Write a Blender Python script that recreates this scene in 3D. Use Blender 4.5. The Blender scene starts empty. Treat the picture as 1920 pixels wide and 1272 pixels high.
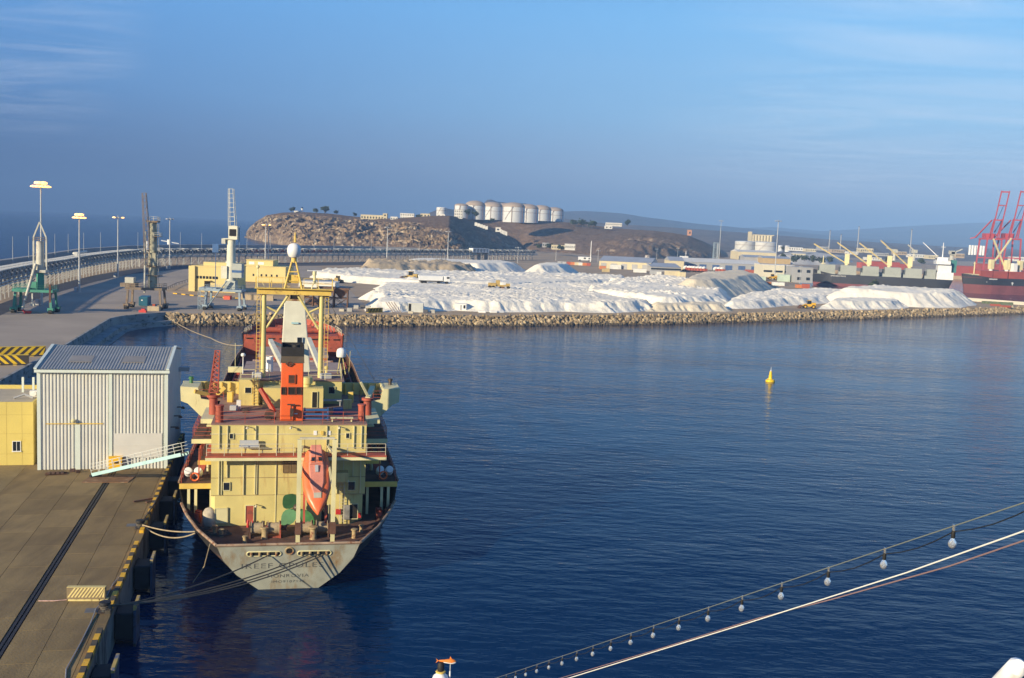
import bpy, bmesh, math, random
import numpy as np
from mathutils import Vector, Matrix
random.seed(7); RNG = np.random.default_rng(7)
sc = bpy.context.scene; COL = sc.collection
R = math.radians

# ------------------------------------------------------------------ camera, sky, sun, exposure
F, PITCH, ROLL, EYE = 1920.0, R(6.14), R(2.43), 30.0
FW = np.array([0, math.cos(PITCH), -math.sin(PITCH)])
_u0 = np.array([0, math.sin(PITCH), math.cos(PITCH)]); _r0 = np.array([1.0, 0, 0])
RT = _r0*math.cos(ROLL)+_u0*math.sin(ROLL); UP = -_r0*math.sin(ROLL)+_u0*math.cos(ROLL)
CAM = np.array([0, 0, EYE])
cd = bpy.data.cameras.new('camera'); cam = bpy.data.objects.new('camera', cd); COL.objects.link(cam)
cd.sensor_width = 36.0; cd.lens = 36.0*F/1920.0; cd.clip_start = 0.1; cd.clip_end = 60000
cam.matrix_world = Matrix((( RT[0], UP[0], -FW[0], 0), (RT[1], UP[1], -FW[1], 0), (RT[2], UP[2], -FW[2], EYE), (0, 0, 0, 1)))
sc.camera = cam

SUN_AZ, SUN_EL = R(224), R(16.5)          # compass bearing of the sun (from +Y clockwise) and its height
SUN_STRENGTH, SKY_STRENGTH, EXPOSURE = 5.0, 0.085, 0.78
sun_dir = Vector((math.sin(SUN_AZ)*math.cos(SUN_EL), math.cos(SUN_AZ)*math.cos(SUN_EL), math.sin(SUN_EL)))
sl = bpy.data.lights.new('sun', 'SUN'); sl.energy = SUN_STRENGTH; sl.angle = R(0.55); sl.color = (1.0, 0.845, 0.585)
so = bpy.data.objects.new('sun', sl); COL.objects.link(so); so.location = (-60, -60, 120)
so.rotation_euler = sun_dir.to_track_quat('Z', 'Y').to_euler()

w = bpy.data.worlds.new('World'); sc.world = w; w.use_nodes = True
nt = w.node_tree; nt.nodes.clear()
def wn(t, **k):
    n = nt.nodes.new(t)
    for a, b in k.items(): setattr(n, a, b)
    return n
def wl(a, b): nt.links.new(a, b)
def wmath(op, a, b=None, c=None):
    n = wn('ShaderNodeMath', operation=op)
    for i, v in enumerate((a, b, c)):
        if v is None: continue
        if isinstance(v, (int, float)): n.inputs[i].default_value = v
        else: wl(v, n.inputs[i])
    return n.outputs[0]
sky = wn('ShaderNodeTexSky', sky_type='NISHITA', sun_disc=False, sun_elevation=SUN_EL, sun_rotation=SUN_AZ,
         altitude=0, air_density=1.0, dust_density=1.0, ozone_density=1.5)
tcw = wn('ShaderNodeTexCoord'); nrm = wn('ShaderNodeVectorMath', operation='NORMALIZE'); wl(tcw.outputs['Generated'], nrm.inputs[0])
sep = wn('ShaderNodeSeparateXYZ'); wl(nrm.outputs[0], sep.inputs[0])
# the dusky sea haze: tints the lowest band of the sky, all round the horizon
SKYK = 1.0/SKY_STRENGTH
def lin(c): return tuple((v/255/12.92 if v < 10.3 else ((v/255+.055)/1.055)**2.4)/2**EXPOSURE for v in c)
def skyramp(stops):
    r = wn('ShaderNodeValToRGB'); wl(sep.outputs[2], r.inputs[0]); cr = r.color_ramp; cr.interpolation = 'LINEAR'
    while len(cr.elements) < len(stops): cr.elements.new(0.5)
    for el, (p, c) in zip(cr.elements, stops): el.position = p; el.color = (*lin(c), 1)
    return r.outputs[0]
# sea side of the sky (darker, slate) and land side (paler); one eases into the other across the view and stays so beyond it
west = skyramp([(0.0, (58, 88, 138)), (0.05, (76, 114, 168)), (0.11, (98, 150, 212)), (0.20, (104, 168, 236)), (0.34, (74, 138, 214)), (1.0, (38, 86, 156))])
east = skyramp([(0.0, (166, 182, 212)), (0.05, (184, 208, 236)), (0.11, (162, 214, 254)), (0.20, (140, 208, 262)), (0.34, (82, 150, 226)), (1.0, (38, 86, 156))])
bear = wn('ShaderNodeMapRange'); bear.interpolation_type = 'SMOOTHSTEP'; bear.inputs[1].default_value = -0.60; bear.inputs[2].default_value = 0.46; wl(sep.outputs[0], bear.inputs[0])
grad = wn('ShaderNodeMixRGB'); wl(bear.outputs[0], grad.inputs[0]); wl(west, grad.inputs[1]); wl(east, grad.inputs[2])
grad2 = wn('ShaderNodeVectorMath', operation='SCALE'); wl(grad.outputs[0], grad2.inputs[0]); grad2.inputs['Scale'].default_value = SKYK
mixs = wn('ShaderNodeMixRGB', blend_type='MIX'); mixs.inputs[0].default_value = 0.97
wl(sky.outputs[0], mixs.inputs[1]); wl(grad2.outputs[0], mixs.inputs[2])
# thin wind-drawn cirrus: noise on a plane high above, so it foreshortens towards the horizon
zc = wmath('MAXIMUM', sep.outputs[2], 0.02)
cx = wmath('DIVIDE', sep.outputs[0], zc); cy = wmath('DIVIDE', sep.outputs[1], zc)
cmb = wn('ShaderNodeCombineXYZ'); wl(cx, cmb.inputs[0]); wl(cy, cmb.inputs[1])
mp = wn('ShaderNodeMapping'); wl(cmb.outputs[0], mp.inputs[0]); mp.inputs['Rotation'].default_value = (0, 0, R(24)); mp.inputs['Scale'].default_value = (0.55, 1.0, 1)
n1 = wn('ShaderNodeTexNoise'); n1.inputs['Scale'].default_value = 0.75; n1.inputs['Detail'].default_value = 10; n1.inputs['Roughness'].default_value = 0.64; n1.inputs['Distortion'].default_value = 0.9
wl(mp.outputs[0], n1.inputs['Vector'])
n2 = wn('ShaderNodeTexNoise'); n2.inputs['Scale'].default_value = 0.23; n2.inputs['Detail'].default_value = 2; wl(cmb.outputs[0], n2.inputs['Vector'])
CL_OFF = wn('ShaderNodeVectorMath', operation='ADD'); wl(cmb.outputs[0], CL_OFF.inputs[0]); CL_OFF.inputs[1].default_value = (0, 0, 0); wl(CL_OFF.outputs[0], n2.inputs['Vector'])
m1 = wn('ShaderNodeMapRange'); m1.inputs[1].default_value = 0.42; m1.inputs[2].default_value = 0.85; wl(n1.outputs[0], m1.inputs[0])
m2 = wn('ShaderNodeMapRange'); m2.inputs[1].default_value = 0.50; m2.inputs[2].default_value = 0.64; wl(n2.outputs[0], m2.inputs[0])
# two flocks of cloud: one low on the land side, one higher on the sea side
def flock(dx, dy, dz, lo, hi):
    v = Vector((dx, dy, dz)).normalized()
    d = wn('ShaderNodeVectorMath', operation='DOT_PRODUCT'); wl(nrm.outputs[0], d.inputs[0]); d.inputs[1].default_value = v
    m = wn('ShaderNodeMapRange'); m.interpolation_type = 'SMOOTHSTEP'; m.inputs[1].default_value = lo; m.inputs[2].default_value = hi; wl(d.outputs['Value'], m.inputs[0])
    return m.outputs[0]
fl = wmath('MAXIMUM', flock(0.42, 1, 0.085, 0.955, 0.998), flock(-0.49, 1, 0.19, 0.992, 0.9990))
lowfade = wn('ShaderNodeMapRange'); lowfade.interpolation_type = 'SMOOTHSTEP'; lowfade.inputs[1].default_value = 0.015; lowfade.inputs[2].default_value = 0.06; wl(sep.outputs[2], lowfade.inputs[0])
fl = wmath('MULTIPLY', wmath('MAXIMUM', fl, wmath('MULTIPLY', m2.outputs[0], 0.10)), lowfade.outputs[0])
cov = wmath('MULTIPLY', wmath('MULTIPLY', m1.outputs[0], fl), 0.55)
cc = wn('ShaderNodeMixRGB'); wl(cov, cc.inputs[0]); wl(mixs.outputs[0], cc.inputs[1]); cc.inputs[2].default_value = (0.52*SKYK, 0.57*SKYK, 0.64*SKYK, 1)
bg = wn('ShaderNodeBackground'); bg.inputs[1].default_value = SKY_STRENGTH; wl(cc.outputs[0], bg.inputs[0])
wo = wn('ShaderNodeOutputWorld'); wl(bg.outputs[0], wo.inputs[0])

sc.view_settings.view_transform = 'Standard'; sc.view_settings.look = 'None'
sc.view_settings.exposure = EXPOSURE; sc.view_settings.gamma = 1.0; sc.view_settings.use_curve_mapping = False
try:
    sc.cycles.volume_bounces = 0; sc.cycles.max_bounces = 6; sc.cycles.transparent_max_bounces = 8
    sc.cycles.sample_clamp_indirect = 4.0; sc.cycles.volume_step_rate = 4.0
except Exception: pass

# ------------------------------------------------------------------ photogrammetry: a pixel of the 1920x1272 photograph back to the place it shows
def ray(x, y):
    d = FW*F+RT*(x-960)+UP*(636-y); return d/np.linalg.norm(d)
def G(x, y, z=0.0):
    """the point at height z seen at pixel x, y"""
    d = ray(x, y); p = CAM+d*((z-EYE)/d[2]); return Vector(p)
def D(x, y, Y):
    """the point at ground distance Y (along +Y) seen at pixel x, y"""
    d = ray(x, y); return Vector(CAM+d*(Y/d[1]))
def W(x, y, depth):
    d = ray(x, y); return Vector(CAM+d*(depth/(d@FW)))
def px_m(p):
    return F/float((np.array(p)-CAM)@FW)

# ------------------------------------------------------------------ helpers
class MB:
    def __init__(s): s.v = []; s.f = []; s.m = []; s.sm = []
    def add(s, vs, fs, m=0, sm=False):
        b = len(s.v); s.v.extend([tuple(p) for p in vs])
        for q in fs: s.f.append([b+i for i in q]); s.m.append(m); s.sm.append(sm)
        return s
    def hexa(s, p, m=0):   # bottom 4 ccw, top 4 ccw
        return s.add(p, [(3,2,1,0),(4,5,6,7),(0,1,5,4),(1,2,6,5),(2,3,7,6),(3,0,4,7)], m)
    def box(s, c, d, rz=0, m=0, M=None):
        x, y, z = d[0]/2, d[1]/2, d[2]/2
        ps = [Vector(q) for q in ((-x,-y,-z),(x,-y,-z),(x,y,-z),(-x,y,-z),(-x,-y,z),(x,-y,z),(x,y,z),(-x,y,z))]
        if M is None: M = Matrix.Rotation(rz, 3, 'Z')
        return s.hexa([M @ q + Vector(c) for q in ps], m)
    def bb(s, x0, x1, y0, y1, z0, z1, m=0):
        return s.box(((x0+x1)/2, (y0+y1)/2, (z0+z1)/2), (x1-x0, y1-y0, z1-z0), 0, m)
    def beam(s, a, b, wd, ht=None, m=0):
        """a square bar from a to b"""
        a = Vector(a); b = Vector(b); ht = ht or wd
        t = (b-a).normalized(); up = Vector((0,0,1)) if abs(t.z) < .95 else Vector((0,1,0))
        r = t.cross(up).normalized(); u = r.cross(t)
        q = [(-1,-1),(1,-1),(1,1),(-1,1)]
        vs = [a+r*(i*wd/2)+u*(j*ht/2) for i, j in q]+[b+r*(i*wd/2)+u*(j*ht/2) for i, j in q]
        return s.add(vs, [(0,1,2,3),(7,6,5,4),(0,4,5,1),(1,5,6,2),(2,6,7,3),(3,7,4,0)], m)
    def cyl(s, a, b, r0, r1=None, n=10, m=0, cap=True):
        a = Vector(a); b = Vector(b); r1 = r0 if r1 is None else r1
        t = (b-a).normalized(); up = Vector((0,0,1)) if abs(t.z) < .95 else Vector((1,0,0))
        r = t.cross(up).normalized(); u = r.cross(t); vs = []
        for c, rr in ((a, r0), (b, r1)):
            for i in range(n):
                k = 2*math.pi*i/n; vs.append(c+r*(rr*math.cos(k))+u*(rr*math.sin(k)))
        s.add(vs, [(i, (i+1)%n, n+(i+1)%n, n+i) for i in range(n)], m, True)
        if cap: s.add(vs, [tuple(range(n-1, -1, -1)), tuple(range(n, 2*n))], m)
        return s
    def tube(s, pts, r, n=6, m=0):
        pts = [Vector(p) for p in pts]; vs = []; k = len(pts); rs = r if isinstance(r, (list, tuple)) else [r]*k
        pu = None
        for i, p in enumerate(pts):
            t = (pts[min(i+1, k-1)]-pts[max(i-1, 0)]).normalized()
            if pu is None:
                up = Vector((0,0,1)) if abs(t.z) < .95 else Vector((1,0,0)); a = t.cross(up).normalized()
            else: a = (pu-t*pu.dot(t)).normalized()
            pu = a; b = a.cross(t)
            for j in range(n):
                q = 2*math.pi*j/n; vs.append(p+a*(rs[i]*math.cos(q))+b*(rs[i]*math.sin(q)))
        fs = [(i*n+j, i*n+(j+1)%n, (i+1)*n+(j+1)%n, (i+1)*n+j) for i in range(k-1) for j in range(n)]
        s.add(vs, fs, m, True); s.add(vs, [tuple(range(n-1, -1, -1)), tuple(range((k-1)*n, k*n))], m)
        return s
    def lathe(s, prof, n=16, c=(0,0,0), m=0, ax=None):
        vs = []; c = Vector(c)
        for r, z in prof:
            for i in range(n):
                q = 2*math.pi*i/n; p = Vector((r*math.cos(q), r*math.sin(q), z))
                vs.append((ax @ p if ax else p)+c)
        k = len(prof)
        s.add(vs, [(i*n+j, i*n+(j+1)%n, (i+1)*n+(j+1)%n, (i+1)*n+j) for i in range(k-1) for j in range(n)], m, True)
        s.add(vs, [tuple(range(n-1, -1, -1)), tuple(range((k-1)*n, k*n))], m)
        return s
    def prism(s, poly, z0, z1, m=0):
        n = len(poly); a = sum(poly[i][0]*poly[(i+1)%n][1]-poly[(i+1)%n][0]*poly[i][1] for i in range(n))
        if a < 0: poly = poly[::-1]
        vs = [(p[0], p[1], z0) for p in poly]+[(p[0], p[1], z1) for p in poly]
        return s.add(vs, [tuple(range(n-1, -1, -1)), tuple(range(n, 2*n))]+[(i, (i+1)%n, n+(i+1)%n, n+i) for i in range(n)], m)
    def extr(s, poly, vec, m=0):
        """a flat outline of 3D points given a thickness vec"""
        n = len(poly); P = [Vector(p) for p in poly]; vec = Vector(vec)
        vs = P+[p+vec for p in P]
        return s.add(vs, [tuple(range(n-1, -1, -1)), tuple(range(n, 2*n))]+[(i, (i+1)%n, n+(i+1)%n, n+i) for i in range(n)], m)
    def rail(s, pts, h=1.05, r=0.03, n=3, step=1.8, m=0):
        """a handrail with posts and n bars along a path"""
        pts = [Vector(p) for p in pts]
        for a, b in zip(pts, pts[1:]):
            L = (b-a).length; k = max(1, round(L/step))
            for i in range(k+1):
                p = a.lerp(b, i/k); s.beam(p, p+Vector((0,0,h)), r*2, m=m)
            for j in range(n):
                z = Vector((0,0,h*(j+1)/n)); s.beam(a+z, b+z, r*1.6, m=m)
        return s
    def mesh(s, name, mats):
        me = bpy.data.meshes.new(name); me.from_pydata(s.v, [], s.f)
        for q in (mats if isinstance(mats, (list, tuple)) else [mats]): me.materials.append(q)
        me.polygons.foreach_set('material_index', s.m); me.polygons.foreach_set('use_smooth', s.sm)
        me.update(); 
        if any(s.sm): me.set_sharp_from_angle(angle=R(40))
        return me
    def build(s, name, mats, parent=None, fix=True, bev=0):
        me = s.mesh(name, mats)
        if fix:
            bm = bmesh.new(); bm.from_mesh(me); bmesh.ops.recalc_face_normals(bm, faces=bm.faces); bm.to_mesh(me); bm.free()
        o = bpy.data.objects.new(name, me); COL.objects.link(o)
        if parent is not None: o.parent = parent
        if bev:
            b = o.modifiers.new('bevel', 'BEVEL'); b.width = bev; b.segments = 2; b.limit_method = 'ANGLE'; b.angle_limit = R(40)
        return o

def tag(o, label=None, cat=None, group=None, kind=None):
    if label: o['label'] = label
    if cat: o['category'] = cat
    if group: o['group'] = group
    if kind: o['kind'] = kind
    return o
def thing(name, label, cat, loc=(0,0,0), rz=0, group=None):
    o = bpy.data.objects.new(name, None); COL.objects.link(o); o.location = loc; o.rotation_euler = (0, 0, rz); o.empty_display_size = .5
    return tag(o, label, cat, group)
def kids(o): return [c for c in KID.get(o.name, [])]
KID = {}
def index_kids():
    KID.clear()
    for o in COL.objects:
        if o.parent: KID.setdefault(o.parent.name, []).append(o)
def copy_tree(o, parent=None, loc=None, rz=None, label=None, s=None):
    c = o.copy(); COL.objects.link(c)
    if parent is not None: c.parent = parent
    if loc is not None: c.location = loc
    if rz is not None: c.rotation_euler = (0, 0, rz)
    if s is not None: c.scale = (s, s, s) if isinstance(s, (int, float)) else s
    if label: c['label'] = label
    for ch in KID.get(o.name, []): copy_tree(ch, c)
    return c
def struct(o): o['kind'] = 'structure'; return o
def text_mesh(name, body, size, mat, parent, M, ext=0.01, spacing=1.0, scx=1.0):
    cu = bpy.data.curves.new(name, 'FONT'); cu.body = body; cu.size = size; cu.extrude = ext; cu.align_x = 'CENTER'; cu.align_y = 'CENTER'; cu.space_character = spacing; cu.resolution_u = 3
    t = bpy.data.objects.new(name+'_curve', cu); COL.objects.link(t)
    me = bpy.data.meshes.new_from_object(t.evaluated_get(bpy.context.evaluated_depsgraph_get()))
    bpy.data.objects.remove(t); me.name = name
    me.materials.clear(); me.materials.append(mat)
    o = bpy.data.objects.new(name, me); COL.objects.link(o); o.parent = parent
    o.matrix_local = M @ Matrix.Diagonal((scx, 1, 1, 1)); return o

# ------------------------------------------------------------------ materials
MATS = {}
def mat(name, col, rough=0.7, metal=0.0, var=0.12, scale=0.6, bump=0.0, bscale=None, col2=None, f2=0.5, s2=None, stretch=None, spec=0.5, detail=5, emis=None, sharp=0.12, bdist=0.1):
    """painted or raw surface: base colour, mottled a little, a second colour (rust, dirt, bare patches) where a noise runs high, fine relief"""
    if name in MATS: return MATS[name]
    m = bpy.data.materials.new(name); m.use_nodes = True; t = m.node_tree; N = t.nodes; L = t.links
    b = N['Principled BSDF']; b.inputs['Roughness'].default_value = rough; b.inputs['Metallic'].default_value = metal
    b.inputs['Specular IOR Level'].default_value = spec
    g = N.new('ShaderNodeNewGeometry'); src = g.outputs['Position']
    if stretch:
        mpn = N.new('ShaderNodeMapping'); mpn.inputs['Scale'].default_value = stretch; L.new(src, mpn.inputs[0]); vec = mpn.outputs[0]
    else: vec = src
    c = (*col, 1)
    if var:
        n = N.new('ShaderNodeTexNoise'); n.inputs['Scale'].default_value = scale; n.inputs['Detail'].default_value = detail; L.new(src, n.inputs['Vector'])
        r = N.new('ShaderNodeMapRange'); r.inputs[1].default_value = .3; r.inputs[2].default_value = .7; r.inputs[3].default_value = 1-var; r.inputs[4].default_value = 1+var; L.new(n.outputs[0], r.inputs[0])
        mx = N.new('ShaderNodeVectorMath'); mx.operation = 'SCALE'; mx.inputs[0].default_value = col; L.new(r.outputs[0], mx.inputs['Scale']); out = mx.outputs[0]
    else:
        rgb = N.new('ShaderNodeRGB'); rgb.outputs[0].default_value = c; out = rgb.outputs[0]
    if col2:
        n = N.new('ShaderNodeTexNoise'); n.inputs['Scale'].default_value = s2 or scale*1.7; n.inputs['Detail'].default_value = 7; n.inputs['Roughness'].default_value = .65; L.new(vec, n.inputs['Vector'])
        r = N.new('ShaderNodeMapRange'); r.inputs[1].default_value = f2; r.inputs[2].default_value = f2+sharp; L.new(n.outputs[0], r.inputs[0])
        x = N.new('ShaderNodeMixRGB'); L.new(r.outputs[0], x.inputs[0]); L.new(out, x.inputs[1]); x.inputs[2].default_value = (*col2, 1); out = x.outputs[0]
    L.new(out, b.inputs['Base Color'])
    if bump:
        n = N.new('ShaderNodeTexNoise'); n.inputs['Scale'].default_value = bscale or scale*6; n.inputs['Detail'].default_value = 5; L.new(src, n.inputs['Vector'])
        bp = N.new('ShaderNodeBump'); bp.inputs['Strength'].default_value = bump; bp.inputs['Distance'].default_value = bdist; L.new(n.outputs[0], bp.inputs['Height']); L.new(bp.outputs[0], b.inputs['Normal'])
    if emis:
        b.inputs['Emission Color'].default_value = (*emis[0], 1); b.inputs['Emission Strength'].default_value = emis[1]
    MATS[name] = m; return m
RUST = (0.17, 0.065, 0.028)
# ------------------------------------------------------------------ surfaces of the setting
def water_mat(name, WAVE_LO, WAVE_HI, rough, tint, spec=0.15):
    m = bpy.data.materials.new(name); m.use_nodes = True; t = m.node_tree; N = t.nodes; L = t.links
    b = N['Principled BSDF']; b.inputs['Roughness'].default_value = rough; b.inputs['IOR'].default_value = 1.333
    b.inputs['Base Color'].default_value = (0.0005, 0.017, 0.062, 1); b.inputs['Specular IOR Level'].default_value = spec; b.inputs['Specular Tint'].default_value = (*tint, 1)
    g = N.new('ShaderNodeNewGeometry')
    def noise(scale, st, rot, det, rough=.55):
        mp = N.new('ShaderNodeMapping'); mp.inputs['Scale'].default_value = st; mp.inputs['Rotation'].default_value = (0, 0, R(rot)); L.new(g.outputs['Position'], mp.inputs[0])
        n = N.new('ShaderNodeTexNoise'); n.inputs['Scale'].default_value = scale; n.inputs['Detail'].default_value = det; n.inputs['Roughness'].default_value = rough; L.new(mp.outputs[0], n.inputs['Vector']); return n.outputs[0]
    a = noise(0.72, (0.55, 1.25, 1), 14, 3, .5)
    c = noise(0.11, (0.6, 1.3, 1), -10, 2)
    d = noise(2.2, (0.7, 1.2, 1), 25, 2)
    patch = noise(0.012, (0.5, 1.6, 1), 6, 3)
    def mth(op, x, y):
        n = N.new('ShaderNodeMath'); n.operation = op
        for i, v in enumerate((x, y)):
            if isinstance(v, (int, float)): n.inputs[i].default_value = v
            else: L.new(v, n.inputs[i])
        return n.outputs[0]
    h = mth('ADD', mth('ADD', mth('MULTIPLY', a, 0.75), mth('MULTIPLY', c, 1.5)), mth('MULTIPLY', d, 0.10))
    bp = N.new('ShaderNodeBump'); bp.inputs['Distance'].default_value = 1.0; L.new(h, bp.inputs['Height'])
    mr = N.new('ShaderNodeMapRange'); mr.inputs[1].default_value = .36; mr.inputs[2].default_value = .62; mr.inputs[3].default_value = WAVE_LO; mr.inputs[4].default_value = WAVE_HI; L.new(patch, mr.inputs[0]); L.new(mr.outputs[0], bp.inputs['Strength'])
    L.new(bp.outputs[0], b.inputs['Normal'])
    return m
M_WATER = water_mat('harbour_water', 0.115, 0.225, 0.07, (0.22, 0.68, 1.0)); M_OPEN = water_mat('open_sea_water', 0.25, 0.40, 0.16, (0.22, 0.42, 0.72), 0.03)
mb = MB(); mb.add([(-12000, -400, 0), (12000, -400, 0), (12000, 12500, 0), (-12000, 12500, 0)], [(0, 1, 2, 3)])
struct(mb.build('sea', M_WATER))

# quay frame: s along the quay edge away from the camera, t towards the water
Q0 = Vector((-24.1, 57.4, 0)); QE = Vector((-0.2304, 0.9731, 0)).normalized(); QN = Vector((QE.y, -QE.x, 0)); QA = math.atan2(-QE.x, QE.y)
def Q(s, t, z=3.0): return Q0+QE*s+QN*t+Vector((0, 0, z))
def toQ(p): d = Vector((p[0], p[1], 0))-Q0; return d.dot(QE), d.dot(QN)
SEND = toQ(G(352, 812, 3))[0]
M_CONC = [mat('quay_concrete_%s' % k, c, .92, var=.16, scale=.35, bump=.25, bscale=6, col2=(0.125, 0.085, 0.038), f2=.47, s2=.45, sharp=.28, stretch=(1, .22, 1)) for k, c in (('a', (0.215, 0.150, 0.062)), ('b', (0.195, 0.136, 0.056)), ('c', (0.235, 0.166, 0.070)))]
M_CWALL = mat('quay_wall', (0.15, 0.145, 0.13), .95, var=.25, scale=.8, bump=.4, bscale=3, col2=(0.03, 0.03, 0.025), f2=.52, stretch=(.5, .5, .15))
def paver_mat():
    m = mat('quay_pavers', (0.25, 0.185, 0.085), .93, var=.2, scale=.25, col2=(0.12, 0.09, 0.055), f2=.58, s2=.12, sharp=.3).copy(); t = m.node_tree; N = t.nodes; L = t.links
    g = N.new('ShaderNodeNewGeometry'); mp = N.new('ShaderNodeMapping'); mp.inputs['Rotation'].default_value = (0, 0, -QA); L.new(g.outputs['Position'], mp.inputs[0])
    br = N.new('ShaderNodeTexBrick'); br.inputs['Scale'].default_value = 1.6; br.inputs['Mortar Size'].default_value = .03; br.inputs['Color1'].default_value = (1, 1, 1, 1); br.inputs['Color2'].default_value = (.8, .8, .8, 1); br.inputs['Mortar'].default_value = (.55, .55, .55, 1); L.new(mp.outputs[0], br.inputs[0])
    b = N['Principled BSDF']; lk = b.inputs['Base Color'].links[0].from_socket
    x = N.new('ShaderNodeMixRGB'); x.blend_type = 'MULTIPLY'; x.inputs[0].default_value = 1; L.new(lk, x.inputs[1]); L.new(br.outputs[0], x.inputs[2]); L.new(x.outputs[0], b.inputs['Base Color'])
    return m
M_PAVE = paver_mat()
M_APRON = mat('apron_concrete', (0.35, 0.285, 0.215), .92, var=.12, scale=.06, bump=.1, bscale=2, col2=(0.25, 0.205, 0.16), f2=.52, s2=.035, sharp=.3)
M_DIRT = mat('port_dirt', (0.38, 0.275, 0.165), .95, var=.22, scale=.03, col2=(0.25, 0.19, 0.135), f2=.52, s2=.02, sharp=.25)
M_ASPH = mat('asphalt', (0.060, 0.060, 0.064), .9, var=.2, scale=.08)
M_SAND = mat('yard_sand', (0.40, 0.29, 0.17), .95, var=.2, scale=.12)
M_YELLINE = mat('yellow_paint', (0.72, 0.40, 0.015), .6, var=.2, scale=1.5, col2=(0.22, 0.18, 0.12), f2=.58, s2=3)
M_STEEL = mat('rail_steel', (0.10, 0.075, 0.06), .5, .6, var=.3, scale=2)
M_BLACK = mat('black_rubber', (0.012, 0.012, 0.013), .7, var=.3, scale=1.5)
M_GREY = mat('grey_paint', (0.38, 0.39, 0.40), .55, var=.1, scale=.5)
M_WHITE = mat('white_paint', (0.72, 0.72, 0.70), .5, var=.06, scale=.6, col2=(.5, .44, .36), f2=.68)
M_GLASS = mat('window_glass', (0.015, 0.02, 0.028), .12, var=0)
M_DARK = mat('dark_opening', (0.012, 0.011, 0.010), .9, var=0)

# --- near quay: wall, slabs, pavers, crane rail, kerb blocks
quay = struct(MB().prism([Q(s, t)[:2] for s, t in ((-90, -.05), (SEND, -.05), (SEND, -34), (-90, -34))], -4, 2.86).build('near_quay', M_CWALL))
mb = MB(); mb.prism([Q(s, t)[:2] for s, t in ((-90, -14.64), (SEND-.05, -14.64), (SEND-.05, -33.9), (-90, -33.9))], 2.80, 3.0); mb.build('paver_field', M_PAVE, quay)
mb = MB()
for a, b in ((-5.84, -5.66), (-5.56, -5.38)): mb.prism([Q(s, t)[:2] for s, t in ((-90, a), (SEND-8, a), (SEND-8, b), (-90, b))], 2.84, 2.985)
mb.build('crane_rail', mat('dark_rail', (0.035, 0.030, 0.028), .6, .3, var=.2), quay)
mb = MB().prism([Q(s, t)[:2] for s, t in ((-90, -5.9), (SEND-8, -5.9), (SEND-8, -5.32), (-90, -5.32))], 2.5, 2.90); mb.build('rail_slot', M_DARK, quay)
cols = [(-14.62, -11.75), (-11.735, -8.85), (-8.835, -5.93), (-5.29, -3.15), (-3.135, -.72), (-.705, 0)]
slab_me = {}
for ci, (a, b) in enumerate(cols):
    L_ = 5.2 if ci < 5 else 2.6; off = [0, 2.1, .8, 3.1, 1.4, 0][ci]; s = -26-off
    while s < SEND-.3:
        s1 = min(s+L_-.014, SEND); k = random.randrange(3); key = (ci, k, round(s1-s, 1))
        if key not in slab_me:
            m_ = MB(); wd, ln = b-a, s1-s; m_.add([(-wd/2, 0, -.2), (wd/2, 0, -.2), (wd/2, ln, -.2), (-wd/2, ln, -.2), (-wd/2+.01, .01, 0), (wd/2-.01, .01, 0), (wd/2-.01, ln-.01, 0), (-wd/2+.01, ln-.01, 0)], [(0,1,5,4),(1,2,6,5),(2,3,7,6),(3,0,4,7),(4,5,6,7)])
            slab_me[key] = m_.mesh('concrete_slab', M_CONC[k])
        o = bpy.data.objects.new('concrete_slab' if ci < 5 else 'coping_block', slab_me[key]); COL.objects.link(o); o.parent = quay
        o.location = Q(s, (a+b)/2, 3.0+random.uniform(-.003, .003)); o.rotation_euler = (0, 0, QA); s += L_
kb = [MB().box((0, 0, .13), (.34, .92, .26)).mesh('kerb_block', m_) for m_ in (M_YELLINE, mat('kerb_dark', (0.07, 0.058, 0.04), .9, var=.3, scale=2))]
s = -24; i = 0
while s < SEND-1:
    if not any(abs(s-c) < 1.3 for c in (7.9, 26.6)):
        o = bpy.data.objects.new('kerb_block', kb[i % 2]); COL.objects.link(o); o.parent = quay; o.location = Q(s, -.2, 3.002); o.rotation_euler = (0, 0, QA+random.uniform(-.02, .02))
    s += .97; i += 1
# --- the rest of the port land, one slab
E0, E1, E2 = G(0, 715, 3), G(110, 655, 3), G(192, 606, 3)
bend = [G(x, y, 3) for x, y in ((192, 606), (203, 599.5), (225, 595), (262, 591), (307, 588))]
crest = [G(x, y, 3) for x, y in ((307, 588), (640, 590.5), (940, 592), (1240, 590.5), (1580, 584), (1920, 576))]
crest.append(crest[-1]*2-crest[-2])
toe = []
for i, p in enumerate(crest):
    d = (crest[min(i+1, len(crest)-1)]-crest[max(i-1, 0)]).normalized(); toe.append(p+Vector((d.y, -d.x, 0))*3.2-Vector((0, 0, 3.0)))
wall_px = [(-60, 503), (0, 489), (66, 480), (154, 467), (240, 461.5), (350, 459), (470, 459.8), (600, 461), (700, 462.5), (785, 465)]
wall_pts = [G(x, y, 9) for x, y in wall_px]
inner = [G(1990, 572, 3), G(1800, 557, 3), G(1505, 537, 3)]
land = [(-66, 118), E0, E1]+bend+crest[1:]+inner+[(262, 1010), (640, 960), (1500, 930), (9000, 3000), (9000, 11900), (200, 11900), (-200, 3000), (-330, 1750), (-340, 1640), (-150, 1200), (-60, 1100)]
land += [(p.x-(4 if i < 5 else 0), p.y+6) for i, p in reversed(list(enumerate(wall_pts)))]+[(-160, 150), (-120, 118)]
land = [(p[0], p[1]) for p in land]
struct(MB().prism(land, -4, 2.99).build('port_ground', [M_DIRT]))
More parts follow.
